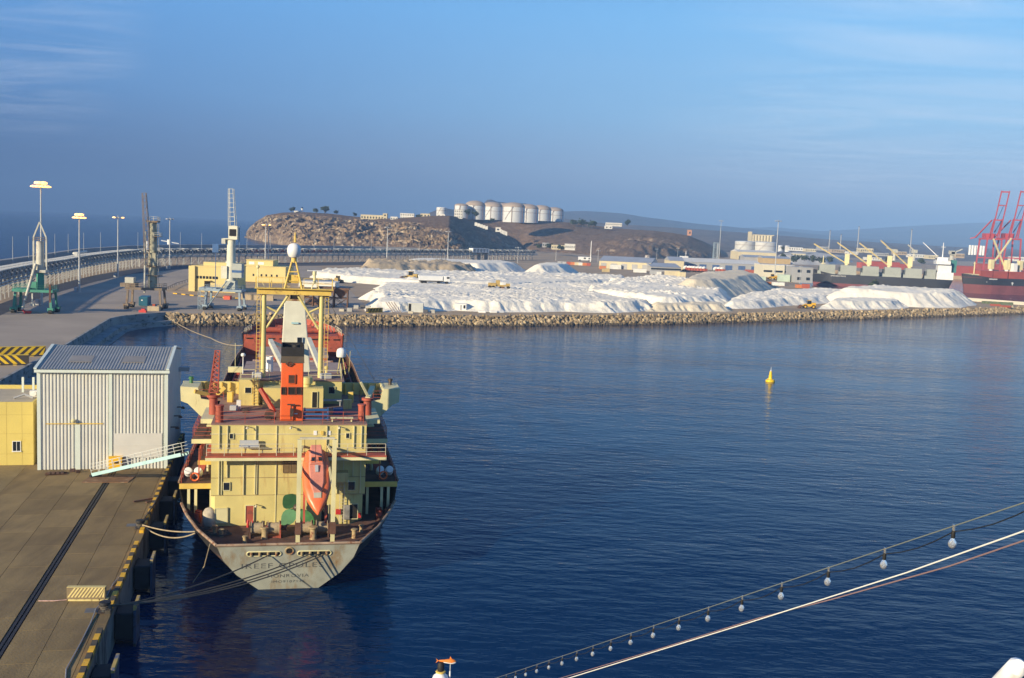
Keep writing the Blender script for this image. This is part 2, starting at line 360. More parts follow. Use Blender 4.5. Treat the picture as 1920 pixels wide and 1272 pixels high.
def sheet(name, pxs, m, z, kind='structure', z0=None):
    P = [G(x, y, 3) if not isinstance(x, Vector) else x for x, y in pxs]
    o = MB().prism([(p.x, p.y) for p in P], z-.02 if z0 is None else z0, z).build(name, m); o['kind'] = kind; return o
E0m = E0+(E0-E1)*.85
apron_poly = [E0m-QN*.3, E0-QN*.3, E1-QN*.3]+[p for p in bend]+[crest[1]+Vector((0, .5, 0))]
P = [(p.x, p.y) for p in apron_poly]+[G(x, y, 3)[:2] for x, y in ((690, 577), (640, 530), (600, 500), (420, 497), (350, 500), (240, 509), (110, 545), (0, 590))]+[(-150, 150), (-120, 119)]
struct(MB().prism(P, 2.97, 3.0).build('apron', M_APRON))
sheet('road', [(-80, 640), (0, 592), (60, 565), (120, 545), (180, 528), (250, 514), (330, 506), (420, 501), (560, 499), (700, 497), (700, 492), (560, 493), (420, 495), (330, 498), (250, 505), (180, 516), (120, 530), (60, 548), (0, 570), (-80, 605)], M_ASPH, 3.008)
sheet('sand_lot', [(311, 545), (325, 551), (372, 556), (440, 560), (600, 560), (610, 545), (560, 528), (360, 528), (330, 536)], M_SAND, 3.010)
# raised coping wall along the far basin, in two steps
mb = MB(); path = [E0m, E0, E1]+bend
for a, b in zip(path, path[1:]):
    t = (b-a).normalized(); n = Vector((t.y, -t.x, 0))
    for o0, o1, z0, z1 in ((0, .5, 0, 3.35), (.5, 3.2, -4, 1.3), (3.2, 4.6, -4, .25)):
        A, B = a-t*.2, b+t*.2; mb.prism([(A+n*o0)[:2], (B+n*o0)[:2], (B+n*o1)[:2], (A+n*o1)[:2]], z0, z1+random.uniform(-.003, .003))
struct(mb.build('basin_wall', mat('basin_concrete', (0.27, 0.27, 0.255), .9, var=.2, scale=.3, col2=(.05, .055, .05), f2=.53, s2=.5, stretch=(1, 1, 2))))
# breakwater wall
mb = MB()
for a, b in zip(wall_pts, wall_pts[1:]):
    t = (b-a).normalized(); n = Vector((t.y, -t.x, 0))
    for o0, o1, z1 in ((-2.5, 0, 9), (0, 5, 6.0)):
        mb.prism([(a+n*o0)[:2], (b+n*o0)[:2], (b+n*o1)[:2], (a+n*o1)[:2]], -4, z1+random.uniform(-.003, .003))
tag(mb.build('breakwater_wall', mat('breakwater_concrete', (0.30, 0.29, 0.28), .95, var=.1, scale=.1)), 'long stepped concrete sea wall curving along the breakwater behind the conveyor', 'sea wall')

# the rougher open sea outside the breakwater
ow = [(p.x-7, p.y+7) for p in wall_pts]; struct(MB().add([(x, y, .03) for x, y in [(-11900, 200), (-300, 200)]+ow+[(-100, 1150), (-420, 1640), (-400, 3000), (-100, 12400), (-11900, 12400)]], [tuple(range(len(ow)+7))]).build('open_sea', M_OPEN))
# rock revetment
def rock_pts(k):
    bm = bmesh.new(); bmesh.ops.create_icosphere(bm, subdivisions=1, radius=1)
    rr = random.Random(k)
    vs = [v.co*(1+rr.uniform(-.28, .28)) for v in bm.verts]; sx = [rr.uniform(.7, 1.25) for _ in range(3)]
    vs = [Vector((v.x*sx[0], v.y*sx[1], v.z*sx[2])) for v in vs]; fs = [[q.index for q in f.verts] for f in bm.faces]; bm.free(); return vs, fs
ROCKS = [rock_pts(k) for k in range(14)]
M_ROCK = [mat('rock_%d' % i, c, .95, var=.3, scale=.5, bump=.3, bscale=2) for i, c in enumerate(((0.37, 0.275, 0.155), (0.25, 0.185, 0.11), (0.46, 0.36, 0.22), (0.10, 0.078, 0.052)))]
rocks = []                                              # (size in the photo, centre, radius)
acc = []
for (a, b, c, d) in zip(crest, crest[1:], toe, toe[1:]):
    L_ = (b-a).length; n = int(L_*13)
    for _ in range(n):
        u = random.random(); v = random.random()**.9*1.12-.06
        p = (a.lerp(b, u)).lerp(c.lerp(d, u), v); r = random.choice((.34, .45, .5, .55, .62, .72, .95)); p.z -= r*.55-random.uniform(-.1, .2)
        rocks.append((r*px_m(p), p, r))
rocks.sort(key=lambda q: -q[0])
base_ = MB()
for (a, b, c, d) in zip(crest, crest[1:], toe, toe[1:]):
    base_.add([a-Vector((0, 0, .35)), b-Vector((0, 0, .35)), d+(d-b)*.6-Vector((0, 0, .6)), c+(c-a)*.6-Vector((0, 0, .6))], [(0, 1, 2, 3)])
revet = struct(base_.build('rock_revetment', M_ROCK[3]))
meshes = {}
def rock_obj(p, r, parent):
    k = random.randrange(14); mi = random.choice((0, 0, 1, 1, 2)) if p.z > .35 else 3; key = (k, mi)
    if key not in meshes:
        m_ = MB().add(ROCKS[k][0], ROCKS[k][1]); meshes[key] = m_.mesh('rock', M_ROCK[mi])
    o = bpy.data.objects.new('rock', meshes[key]); COL.objects.link(o); o.parent = parent; o.location = p; o.scale = (r, r, r*.85); o.rotation_euler = (random.uniform(-.5, .5), random.uniform(-.5, .5), random.uniform(0, 6.28))
# the largest in view, clear of the ship, one by one; the rest as one mass
vis = [q for q in rocks if q[1].x > -44]; one = set(id(q) for q in vis[:300])
for q in rocks:
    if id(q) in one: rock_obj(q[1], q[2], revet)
mb = MB()
for q in rocks:
    if id(q) in one: continue
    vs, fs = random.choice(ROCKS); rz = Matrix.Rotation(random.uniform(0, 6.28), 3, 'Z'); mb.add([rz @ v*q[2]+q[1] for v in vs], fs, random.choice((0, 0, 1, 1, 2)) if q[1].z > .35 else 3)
o = mb.build('rocks', M_ROCK, revet, fix=False); o['kind'] = 'stuff'

# ------------------------------------------------------------------ terrain seen as ranges: columns from foot to crest to back
from mathutils import noise as MN
def interp(tab, x):
    xs = [q[0] for q in tab]; return [float(np.interp(x, xs, [q[i] for q in tab])) for i in range(1, len(tab[0]))]
def range_mesh(name, tab, m, step=3.0, rows=34, rough=3.0, zfoot=-1.0, pw=.62, back=260, backdrop=6, freq=.02, cliff=1.0, ext=None):
    """tab: px, distance of the foot, distance of the crest, height of the crest in px y"""
    x0, x1 = tab[0][0], tab[-1][0]; nc = int((x1-x0)/step)+1; V = []; Fc = []
    for i in range(nc):
        px = x0+(x1-x0)*i/(nc-1); df, dc, yc = interp(tab, px)
        edge = min(1.0, i/6, (nc-1-i)/6)
        cr_ = D(px, yc, dc); dirx = Vector((cr_.x, cr_.y, 0))/dc; foot = dirx*df
        for j in range(rows+8):
            if j <= rows:
                t = j/rows; p = foot.lerp(Vector((cr_.x, cr_.y, 0)), t); te = ext(px) if ext else 2.0; pq = pw+(.28*max(0, min(1, (.7-te)/.5)) if ext else 0); z = zfoot+(cr_.z-zfoot)*(t**pq)
                k = min(1, max(0, (t-te+.18)/.36)); amp = math.sin(math.pi*min(1, t*.96+.02))**.7*(1-.84*k*k*(3-2*k))
            else:
                k = (j-rows)/7; p = Vector((cr_.x, cr_.y, 0))+dirx*(back*k); z = cr_.z-backdrop*k*k-(60 if j == rows+7 and back < 1 else 0); amp = .12
            q = Vector((p.x*freq, p.y*freq, z*freq*1.6))
            nz = MN.fractal(q, .75, 2.1, 5); rid = 1-abs(MN.fractal(q*1.9+Vector((7, 3, 1)), .8, 2.0, 4))*2
            dz = (nz*1.0+(rid-.6)*.9*cliff)*rough*amp*edge
            V.append((p.x+nz*rough*amp*1.4*cliff, p.y-rid*rough*amp*1.8*cliff, z+dz*.8))
    r = rows+8
    for i in range(nc-1):
        for j in range(r-1): Fc.append((i*r+j, (i+1)*r+j, (i+1)*r+j+1, i*r+j+1))
    mb = MB().add(V, Fc, 0, True); me = bpy.data.meshes.new(name); me.from_pydata(mb.v, [], mb.f); me.materials.append(m); me.polygons.foreach_set('use_smooth', [True]*len(me.polygons))
    o = bpy.data.objects.new(name, me); COL.objects.link(o); struct(o); return o
def hill_mat(name, rock, rock2, top, pale, s=.02):
    m = bpy.data.materials.new(name); m.use_nodes = True; t = m.node_tree; N = t.nodes; L = t.links; b = N['Principled BSDF']; b.inputs['Roughness'].default_value = .97; b.inputs['Specular IOR Level'].default_value = .2
    g = N.new('ShaderNodeNewGeometry'); sp = N.new('ShaderNodeSeparateXYZ'); L.new(g.outputs['True Normal'], sp.inputs[0])
    def nz(sc_, det=6, st=None):
        n = N.new('ShaderNodeTexNoise'); n.inputs['Scale'].default_value = sc_; n.inputs['Detail'].default_value = det; n.inputs['Roughness'].default_value = .65
        if st:
            mp = N.new('ShaderNodeMapping'); mp.inputs['Scale'].default_value = st; L.new(g.outputs['Position'], mp.inputs[0]); L.new(mp.outputs[0], n.inputs['Vector'])
        else: L.new(g.outputs['Position'], n.inputs['Vector'])
        return n.outputs[0]
    def mr(v, lo, hi):
        n = N.new('ShaderNodeMapRange'); n.inputs[1].default_value = lo; n.inputs[2].default_value = hi; L.new(v, n.inputs[0]); return n.outputs[0]
    def mx(f, a, c):
        n = N.new('ShaderNodeMixRGB'); L.new(f, n.inputs[0])
        for i, v in ((1, a), (2, c)):
            if isinstance(v, tuple): n.inputs[i].default_value = (*v, 1)
            else: L.new(v, n.inputs[i])
        return n.outputs[0]
    r = mx(mr(nz(s*2.2, 8, (1, 1, 2.2)), .42, .60), rock, rock2); r = mx(mr(nz(s*1.1, 9), .53, .62), r, pale)
    tp = mx(mr(nz(s*3, 8), .40, .62), top, tuple(v*.62 for v in top)); tp = mx(mr(nz(s*14, 4), .56, .64), tp, (0.065, 0.058, 0.036))
    out = mx(mr(sp.outputs[2], .55, .82), r, tp); L.new(out, b.inputs['Base Color'])
    bp = N.new('ShaderNodeBump'); bp.inputs['Strength'].default_value = .6; bp.inputs['Distance'].default_value = 2.5; L.new(nz(s*6, 8), bp.inputs['Height']); L.new(bp.outputs[0], b.inputs['Normal'])
    return m
M_CLIFF = hill_mat('cliff_rock', (0.31, 0.225, 0.145), (0.12, 0.09, 0.068), (0.20, 0.13, 0.08), (0.52, 0.42, 0.29), .055)
M_HILL = hill_mat('hill_scrub', (0.24, 0.175, 0.115), (0.14, 0.105, 0.08), (0.22, 0.145, 0.09), (0.42, 0.33, 0.24), .04)
HEAD = [(462, 1540, 1575, 441), (470, 1460, 1540, 426), (482, 1380, 1500, 415), (500, 1300, 1440, 404), (530, 1190, 1410, 399), (570, 1090, 1390, 398), (620, 1050, 1370, 401), (660, 1045, 1340, 406), (700, 1040, 1300, 410), (740, 1025, 1260, 410), (780, 1000, 1250, 407), (815, 965, 1230, 405), (843, 925, 1215, 405), (870, 965, 1290, 409), (900, 1030, 1330, 418), (930, 1110, 1350, 431), (960, 1190, 1370, 447), (985, 1255, 1390, 463), (1004, 1300, 1400, 476)]
range_mesh('headland', HEAD, M_CLIFF, step=1.6, rows=64, rough=6.0, pw=.55, back=420, backdrop=2, freq=.03, ext=lambda px: float(np.interp(px, [462, 560, 700, 760, 800, 850, 900, 1000], [.95, .8, .8, .72, .5, .38, .15, .05])))
HILLB = [(880, 1330, 1420, 411), (940, 1340, 1440, 413), (975, 1330, 1450, 413.5), (1000, 1300, 1450, 414), (1050, 1260, 1470, 416), (1100, 1200, 1490, 421), (1150, 1120, 1490, 428), (1190, 1100, 1460, 431), (1225, 1140, 1430, 433), (1260, 1200, 1420, 437), (1290, 1255, 1420, 442), (1320, 1310, 1430, 455), (1345, 1350, 1440, 470), (1368, 1380, 1450, 485)]
range_mesh('hill', HILLB, M_HILL, step=2.0, rows=50, rough=4.5, pw=.7, back=700, backdrop=3, freq=.02, cliff=.7, ext=lambda px: float(np.interp(px, [880, 1100, 1180, 1240, 1300, 1370], [.05, .15, .7, .7, .4, .2])))
M_FARLAND = hill_mat('far_land', (0.20, 0.145, 0.10), (0.13, 0.10, 0.075), (0.19, 0.135, 0.09), (0.26, 0.20, 0.15), .006)
range_mesh('far_plain', [(1030, 1900, 3400, 408), (1150, 1900, 3300, 420), (1250, 1900, 3200, 426), (1340, 1800, 3200, 432), (1450, 1700, 3300, 441), (1550, 1700, 3400, 449), (1650, 1700, 3500, 455), (1750, 1700, 3600, 461), (1850, 1700, 3600, 466), (2100, 1700, 3600, 476)], M_FARLAND, step=8, rows=24, rough=9, pw=1.2, back=1500, backdrop=10, freq=.004, cliff=.5)
M_MOUNT = hill_mat('mountain_rock', (0.14, 0.10, 0.075), (0.10, 0.075, 0.055), (0.12, 0.09, 0.065), (0.16, 0.12, 0.09), .002)
range_mesh('mountain', [(800, 3000, 3500, 402), (822, 3000, 3500, 392), (838, 3000, 3500, 391), (870, 3000, 3600, 396), (903, 3000, 3700, 385), (914, 3000, 3700, 375), (921, 3000, 3700, 374.5), (931, 3000, 3700, 378), (960, 3000, 3800, 382), (985, 3000, 3900, 381), (1005, 3000, 4000, 388), (1040, 3000, 4200, 398)], M_MOUNT, step=3, rows=20, rough=10, pw=.8, back=600, backdrop=20, freq=.004, cliff=.3)
range_mesh('mountain_ridge', [(1015, 4200, 5600, 400), (1060, 4200, 5600, 397), (1100, 4200, 5600, 396), (1160, 4200, 5600, 399), (1200, 4200, 5700, 405), (1260, 4200, 5800, 413), (1300, 4200, 6000, 419), (1400, 4400, 6200, 428), (1500, 4600, 6400, 437), (1600, 4800, 6600, 446), (1750, 5000, 6800, 456), (2100, 5000, 7000, 472)], M_MOUNT, step=7, rows=18, rough=22, pw=.85, back=900, backdrop=40, freq=.0022, cliff=.3)
range_mesh('mountain_range', [(1180, 6500, 9300, 427), (1300, 6500, 9300, 419), (1380, 6500, 9300, 428), (1450, 6500, 9300, 426), (1540, 6500, 9300, 434), (1640, 6500, 9300, 428), (1740, 6500, 9400, 423), (1840, 6500, 9400, 418), (1930, 6500, 9400, 416), (2100, 6500, 9400, 423)], M_MOUNT, step=8, rows=18, rough=40, pw=.8, back=800, backdrop=60, freq=.0014, cliff=.3)
# the air
hz = bpy.data.materials.new('air'); hz.use_nodes = True; hn = hz.node_tree; hn.nodes.clear()
pv = hn.nodes.new('ShaderNodeVolumePrincipled'); pv.inputs['Density'].default_value = 2.0e-4; pv.inputs['Color'].default_value = (0.19, 0.345, 0.645, 1); pv.inputs['Anisotropy'].default_value = -0.3
ho = hn.nodes.new('ShaderNodeOutputMaterial'); hn.links.new(pv.outputs[0], ho.inputs['Volume'])
HAZE = MB().bb(-12500, 12500, -600, 13000, -6, 350).build('haze', hz); HAZE['kind'] = 'stuff'
try: hz.cycles.homogeneous_volume = True
except Exception: pass
# ------------------------------------------------------------------ the freighter at the quay (local: y to the bow, x to starboard, z up from the waterline)
SHIP_RZ = R(12.1); SO = G(541, 1104, 0); SE = Vector((-math.sin(SHIP_RZ), math.cos(SHIP_RZ), 0)); SN = Vector((SE.y, -SE.x, 0))
def S(px, py, y):
    d = Vector(ray(px, py)); c = Vector(CAM)-SO; t = (y-c.dot(SE))/d.dot(SE); p = c+d*t; return Vector((p.dot(SN), y, p.z))
def SZ(px, py, z):
    p = G(px, py, z)-SO; return Vector((p.dot(SN), p.dot(SE), z))
def toworld(v): return SO+SN*v[0]+SE*v[1]+Vector((0, 0, v[2]))
M_CREAM = mat('ship_cream_paint', (0.56, 0.475, 0.18), .6, var=.10, scale=.5, col2=(0.34, 0.20, 0.07), f2=.585, s2=.9, stretch=(1.6, 1.6, .22), sharp=.16)
M_CREAM2 = mat('ship_pale_paint', (0.62, 0.57, 0.32), .6, var=.12, scale=.6, col2=(0.24, 0.12, 0.05), f2=.62, s2=1.2, stretch=(1.5, 1.5, .3))
M_YELL = mat('ship_yellow_paint', (0.66, 0.46, 0.10), .6, var=.12, scale=.8, col2=RUST, f2=.60, s2=1.3)
M_RUSTDK = mat('rusty_deck', (0.115, 0.055, 0.036), .92, var=.35, scale=.7, bump=.2, bscale=4, col2=(0.05, 0.035, 0.03), f2=.52, s2=.6)
M_BRDECK = mat('bridge_deck', (0.26, 0.155, 0.12), .9, var=.18, scale=.5, col2=(0.13, 0.07, 0.055), f2=.55, s2=.8)
M_RED = mat('red_oxide', (0.36, 0.075, 0.04), .7, var=.2, scale=.7, col2=(0.14, 0.045, 0.03), f2=.56, s2=1.3)
M_ORNG = mat('funnel_orange', (0.72, 0.115, 0.022), .5, var=.07, scale=.8, col2=(0.38, 0.07, 0.02), f2=.66, s2=1.2, stretch=(1, 1, .3))
M_BOAT = mat('boat_orange', (0.74, 0.155, 0.05), .38, var=.10, scale=.8, col2=(0.62, 0.22, 0.13), f2=.5, s2=.7, sharp=.3)
M_BOATTOP = mat('boat_faded_top', (0.56, 0.21, 0.15), .6, var=.12, scale=1.2)
M_HULL = mat('hull_black', (0.030, 0.028, 0.028), .6, var=.4, scale=.4, col2=(0.12, 0.055, 0.03), f2=.58, s2=.5, stretch=(1, 1, .4))
M_TRANS = mat('transom_grey', (0.33, 0.335, 0.27), .75, var=.16, scale=.8, col2=(0.25, 0.155, 0.06), f2=.52, s2=.7, stretch=(1.3, 1.3, .35), sharp=.2, bump=.1)
M_HATCH = mat('hatch_cover', (0.34, 0.25, 0.21), .85, var=.15, scale=.3, col2=(0.20, 0.11, 0.08), f2=.55, s2=.5)
M_PIPEW = mat('pale_rail', (0.55, 0.50, 0.36), .6, var=.15, scale=1, col2=RUST, f2=.6, s2=2)
M_TAR = mat('funnel_black', (0.014, 0.013, 0.013), .7, var=.3, scale=1.5)
M_GREEN = mat('propeller_green', (0.05, 0.17, 0.06), .5, var=.25, scale=1.5)
M_ROPE = mat('rope', (0.34, 0.27, 0.17), .95, var=.2, scale=3)
M_DROPE = mat('dark_rope', (0.10, 0.085, 0.065), .95, var=.2, scale=3)
M_LTBLUE = mat('light_blue_paint', (0.36, 0.55, 0.56), .5, var=.12, scale=1, col2=(.3, .22, .14), f2=.64, s2=2)
M_BLUE = mat('blue_paint', (0.03, 0.10, 0.26), .5, var=.2, scale=1)
M_LETTER = mat('faded_letters', (0.085, 0.088, 0.085), .8, var=.5, scale=2.5, col2=(0.30, 0.29, 0.22), f2=.53, s2=2.2)
M_BRIGHTRED = mat('bright_red', (0.50, 0.03, 0.025), .5, var=.1)
ship = thing('cargo_ship', 'rusty cream freighter with an orange funnel, moored stern on beside the near quay', 'ship', SO, SHIP_RZ)
lv = [-1.5, 0, 1.4, 2.8, None]
ST = [(-1.1, 4.1, (1.5, 2.4, 4.1, 5.15, 5.65)), (3, 4.15, (2, 3.6, 5.3, 6.65, 7.4)), (7, 4.3, (3.5, 5.2, 6.9, 8.0, 8.7)), (10.4, 4.4, (5, 6.8, 8.0, 8.9, 9.5)),
      (10.5, 6.3, (5, 6.8, 8.2, 9.3, 9.75)), (16, 6.3, (6.5, 8.2, 9.1, 9.6, 9.8)), (25, 6.4, (8.5, 9.4, 9.6, 9.7, 9.8)), (60, 6.4, (9, 9.6, 9.7, 9.75, 9.8)), (88, 6.4, (8.8, 9.4, 9.6, 9.7, 9.75)),
      (100, 6.5, (7, 7.9, 8.6, 9.0, 9.35)), (107.9, 6.6, (5.2, 6.2, 7.2, 8.2, 8.95)), (108, 9.2, (5.2, 6.2, 7.8, 8.7, 9.15)), (114, 9.4, (3, 4.2, 6.2, 7.6, 8.5)), (120, 9.7, (1, 2, 4, 5.6, 6.8)), (124.5, 10.0, (.2, .7, 2, 3.4, 4.6)), (127.5, 10.2, (.05, .15, .6, 1.3, 2.0)), (128.4, 10.3, (.02, .03, .05, .08, .1))]
def st_pts(st, sg):
    y, zt, hb = st; out = []
    for k in range(5):
        z = lv[k] if k < 2 else zt*(k-1)/3
        yy = y if y > 0 else y*max(z, 0)/4.1
        out.append(Vector((sg*hb[k], yy, z)))
    return out
mb = MB()
for sg in (-1, 1):
    vs = [p for st in ST for p in st_pts(st, sg)]; fs = []
    for i in range(len(ST)-1):
        for k in range(4): fs.append((i*5+k, (i+1)*5+k, (i+1)*5+k+1, i*5+k+1))
    mb.add(vs, fs, 0, True)
hull = mb.build('hull', M_HULL, ship, fix=False)
L0, R0 = st_pts(ST[0], -1), st_pts(ST[0], 1)
mb = MB(); mb.add(L0+R0, [(k, k+5, k+6, k+1) for k in range(4)]); transom = mb.build('transom', M_TRANS, hull)
mb = MB()
for sg in (-1, 1):
    mb.tube([st_pts(st, sg)[4] for st in ST[:4]]+[], .13, 6); mb.tube([st_pts(st, sg)[4] for st in ST[4:11]], .10, 5); mb.tube([st_pts(st, sg)[4] for st in ST[11:]], .10, 5)
mb.tube([st_pts(ST[0], -1)[4], st_pts(ST[0], 1)[4]], .12, 6)
mb.build('gunwale', mat('gunwale', (0.30, 0.21, 0.14), .8, var=.3, scale=1, col2=RUST, f2=.5), hull)
def inner(i0, i1, dz, off=.14, sl=.12):
    out = []
    for sg in (-1, 1):
        mb = MB(); out.append(mb)
        for a, b in zip(ST[i0:i1], ST[i0+1:i1+1]):
            A, B = st_pts(a, sg)[4], st_pts(b, sg)[4]; o = Vector((-sg*off, .0, 0)); A = A+o; B = B+o; A.x = sg*max(0.02, sg*A.x); B.x = sg*max(.02, sg*B.x)
            ya = Vector((0, .5 if a[0] < 0 else 0, 0)); A = A+ya*.3; mb.add([A, B, B-Vector((sg*sl*dz, 0, dz)), A-Vector((sg*sl*dz, 0, dz))+ya], [(0, 1, 2, 3)])
            if off and (B-A).length > 1:
                n = int((B-A).length/1.6)
                for k in range(n):
                    p = A.lerp(B, (k+.5)/n); mb.add([p, p-Vector((sg*sl*dz, 0, dz)), p-Vector((sg*(sl*dz+.5), 0, dz)), p-Vector((sg*.1, 0, 0))], [(0, 1, 2, 3)])
    return out
ba_, b_ = inner(0, 3, 1.1, .14, .62); ba_.build('bulwark', M_RUSTDK, hull)
L, Rr = st_pts(ST[0], -1)[4]+Vector((.1, .14, 0)), st_pts(ST[0], 1)[4]+Vector((-.1, .14, 0)); b_.add([L, Rr, Rr+Vector((-.6, .4, -1.1)), L+Vector((.6, .4, -1.1))], [(0, 1, 2, 3)])
b_.build('bulwark', M_RUSTDK, hull)
for q_ in inner(6, 10, 1.15): q_.build('bulwark', M_RUSTDK, hull)
for q_ in inner(11, 15, 1.1, .14, .4): q_.build('bulwark', M_RED, hull)
def deck(i0, i1, z, y0, y1, m, name, shrink=.1):
    pl = []
    def hb(y):
        ys = [s[0] for s in ST]; top = float(np.interp(y, ys, [s[2][4] for s in ST])); mid = float(np.interp(y, ys, [s[2][3] for s in ST])); zt = float(np.interp(y, ys, [s[1] for s in ST]))
        f = np.clip((z-zt*2/3)/(zt/3), 0, 1); return mid+(top-mid)*float(f)-shrink
    ys = np.linspace(y0, y1, max(2, int((y1-y0)/2.5)))
    pl = [(hb(y), y) for y in ys]+[(-hb(y), y) for y in ys[::-1]]
    return MB().prism(pl, z-.12, z).build(name, m, ship)
deck(0, 0, 3.0, -.7, 10.2, M_RUSTDK, 'mooring_deck'); 
MB().bb(-8.9, 8.9, 10.2, 24, 2.88, 3.0).build('mooring_deck', M_RUSTDK, ship)
deck(0, 0, 5.25, 24, 107.9, M_RUSTDK, 'main_deck')
deck(0, 0, 8.75, 108.2, 127, M_RED, 'forecastle_deck')
MB().bb(-8.85, 8.85, 107.85, 108.15, 5.2, 8.9).build('forecastle_bulkhead', M_RED, ship)
mb = MB()
for k in range(-4, 5): mb.bb(k*1.95-.6, k*1.95+.6, 107.78, 107.84, 8.1, 8.35)
mb.build('bulkhead_slot', M_DARK, ship)
# superstructure
X0, X1, YA = -6.8, 6.55, 8.0
sup = MB().hexa([Vector(p) for p in ((X0, YA, 5.75), (X1, YA, 5.75), (X1, 24, 5.75), (X0, 24, 5.75), (X0, YA, 12.0), (X1, YA, 12.0), (X1, 24, 12.0), (X0, 24, 12.0))]).build('superstructure', M_CREAM, ship)
MB().prism([(X0+.35, YA-.04), (X0+1.6, YA-.04), (X1-1.3, YA-.04), (X1-.1, YA+1.4), (X1, 20), (X0, 20), (X0, YA+.3)], 3.0, 5.70).build('lower_house', M_CREAM, ship)
MB().bb(X0-.05, X1+.05, YA-.05, 24, 12.003, 12.12).build('bridge_deck', M_BRDECK, ship)
def wx(px): return S(px, 900, YA).x
def wz(py, px=545): return S(px, py, YA).z
st_me = {}
def stiff(px, z0, z1, name='wall_stiffener', w=.07, d=.14):
    x = wx(px); o = MB().bb(-w/2, w/2, -d, 0, z0, z1).build(name, M_CREAM2, sup); o.location = (x, YA-.001, 0)
for px in (410.3, 425.6, 456.3, 478.2, 610.8, 631.4, 661.3, 675.5):
    stiff(px, 9.9, 11.95); stiff(px, 7.35 if px in (425.6, 661.3, 478.2-99) else 5.8, 9.35)
stiff(517.3, 3.2, 11.95, 'wall_pipe', .06, .09)
for zz, x0, x1 in ((7.3, X0, X1), (5.72, X0, X1)): MB().bb(x0, x1, YA-.03, YA, zz-.025, zz+.025).build('wall_seam', mat('seam', (0.30, 0.22, 0.10), .8, var=.2), sup)
def wallbox(name, px, py, w, h, m, d=.05, y=None, parent=None, frame=None, inset=0):
    y = YA if y is None else y; p = S(px, py, y); k = px_m(toworld(p)); hw, hh = w/k/2, h/k/2*1.02
    o = MB().bb(-hw, hw, -d, .02, -hh, hh).build(name, m, parent or sup); o.location = (p.x, y-.002, p.z)
    if frame:
        f = MB(); t = .05
        for a in ((-hw-t, -hw, -hh-t, hh+t), (hw, hw+t, -hh-t, hh+t), (-hw, hw, hh, hh+t), (-hw, hw, -hh-t, -hh)): f.bb(a[0], a[1], -d-.05, 0, a[2], a[3])
        g = f.build('frame', frame, parent or sup); g.location = o.location
    return o
for px, py, w_, h_ in ((434, 818, 6, 9), (652, 817, 6, 9), (425, 912, 11, 14), (659, 911, 12, 15)): wallbox('window', px, py, w_, h_, M_GLASS, frame=M_CREAM2)
M_GRILL = mat('vent_grille', (0.22, 0.15, 0.07), .8, var=.2)
for px in (537, 551):
    for py in (858, 878):
        g = wallbox('vent_grille', px, py, 11, 16, M_DARK, frame=M_GRILL)
        mb = MB()
        for q in range(7): mb.bb(-.22, .22, -.10, -.055, -.33+q*.105, -.27+q*.105)
        s_ = mb.build('slat', M_GRILL, g)
for px in (591, 617.5-13.5+13): wallbox('white_panel', px, 812, 6, 8, M_WHITE)
wallbox('switch_box', 604, 812, 5, 7, M_YELL, .15)
wallbox('door', 468, 964, 14, 32, M_RED, .08, YA-.05, frame=M_CREAM2); wallbox('doorway', 609, 962, 13, 30, M_DARK, .03, YA-.05, frame=M_CREAM2); wallbox('doorway', 663, 959, 14, 27, M_DARK, .03, YA-.05, frame=M_CREAM2)
wallbox('open_door', 649, 960, 12, 27, mat('door_grey', (.2, .19, .17), .7, var=.4, scale=2), .22, YA-.05); wallbox('fire_box', 634, 959, 9, 9, M_BRIGHTRED, .3, YA-.05); wallbox('fire_box', 674, 966, 5, 8, M_BRIGHTRED, .25, YA-.05)
wallbox('hatch_panel', 415, 967, 22, 26, M_CREAM2, .06, YA-.05, frame=M_CREAM2); wallbox('cable_tray', 427, 966, 1.6, 28, M_STEEL, .1, YA-.06)
for px, py in ((480, 946), (652, 903-4), (464, 800), (545, 800), (636, 800)):
    p = S(px, py, YA); mb = MB().beam((0, 0, 0), (0, -.5, .05), .06).lathe([(.05, 0), (.13, -.12), (.12, -.16)], 8, (0, -.5, .05)); o = mb.build('floodlight', M_PIPEW, sup); o.location = p
o = MB().bb(-.55, .55, -1.1, 0, -.1, .75).build('vent_trunk', M_CREAM, sup); o.location = S(640, 897, YA)
mb = MB(); pz = S(642, 900, YA-.25)
for sx in (-.2, .2): mb.beam((sx, 0, 3.1), (sx, 0, 7.0), .05)
for q in range(13): mb.beam((-.2, 0, 3.3+q*.29), (.2, 0, 3.3+q*.29), .03)
o = mb.build('ladder', M_PIPEW, sup); o.location = (pz.x, pz.y, 0)
# walkway across the stern wall
MB().bb(-7.2, 8.3, 6.75, YA-.01, 9.38, 9.5).build('walkway', M_RED, ship); MB().bb(-7.2, 8.3, 6.70, 6.82, 9.10, 9.36).build('walkway_fascia', M_CREAM2, ship)
for a, b in ((-7.1, .2), (3.2, 8.2)): MB().rail([(a, 6.85, 9.5), (b, 6.85, 9.5)], 1.05, .022, 3, 1.5).build('walkway_rail', M_PIPEW, ship)
o = MB().bb(-.85, .85, -.25, .25, 0, .12).bb(-.8, .8, .1, .2, .1, .55).build('bench', M_GREY, ship); o.location = S(467, 838, 7.5)
MB().rail([(X0+.3, YA+.1, 12.12), (-1.5, YA+.1, 12.12)], 1.05, .022, 3, 2.2).build('deck_rail', M_RED, ship)
MB().rail([(.9, YA+.1, 12.12), (X1-.3, YA+.1, 12.12)], 1.05, .022, 3, 2.0).build('deck_rail', M_RED, ship)
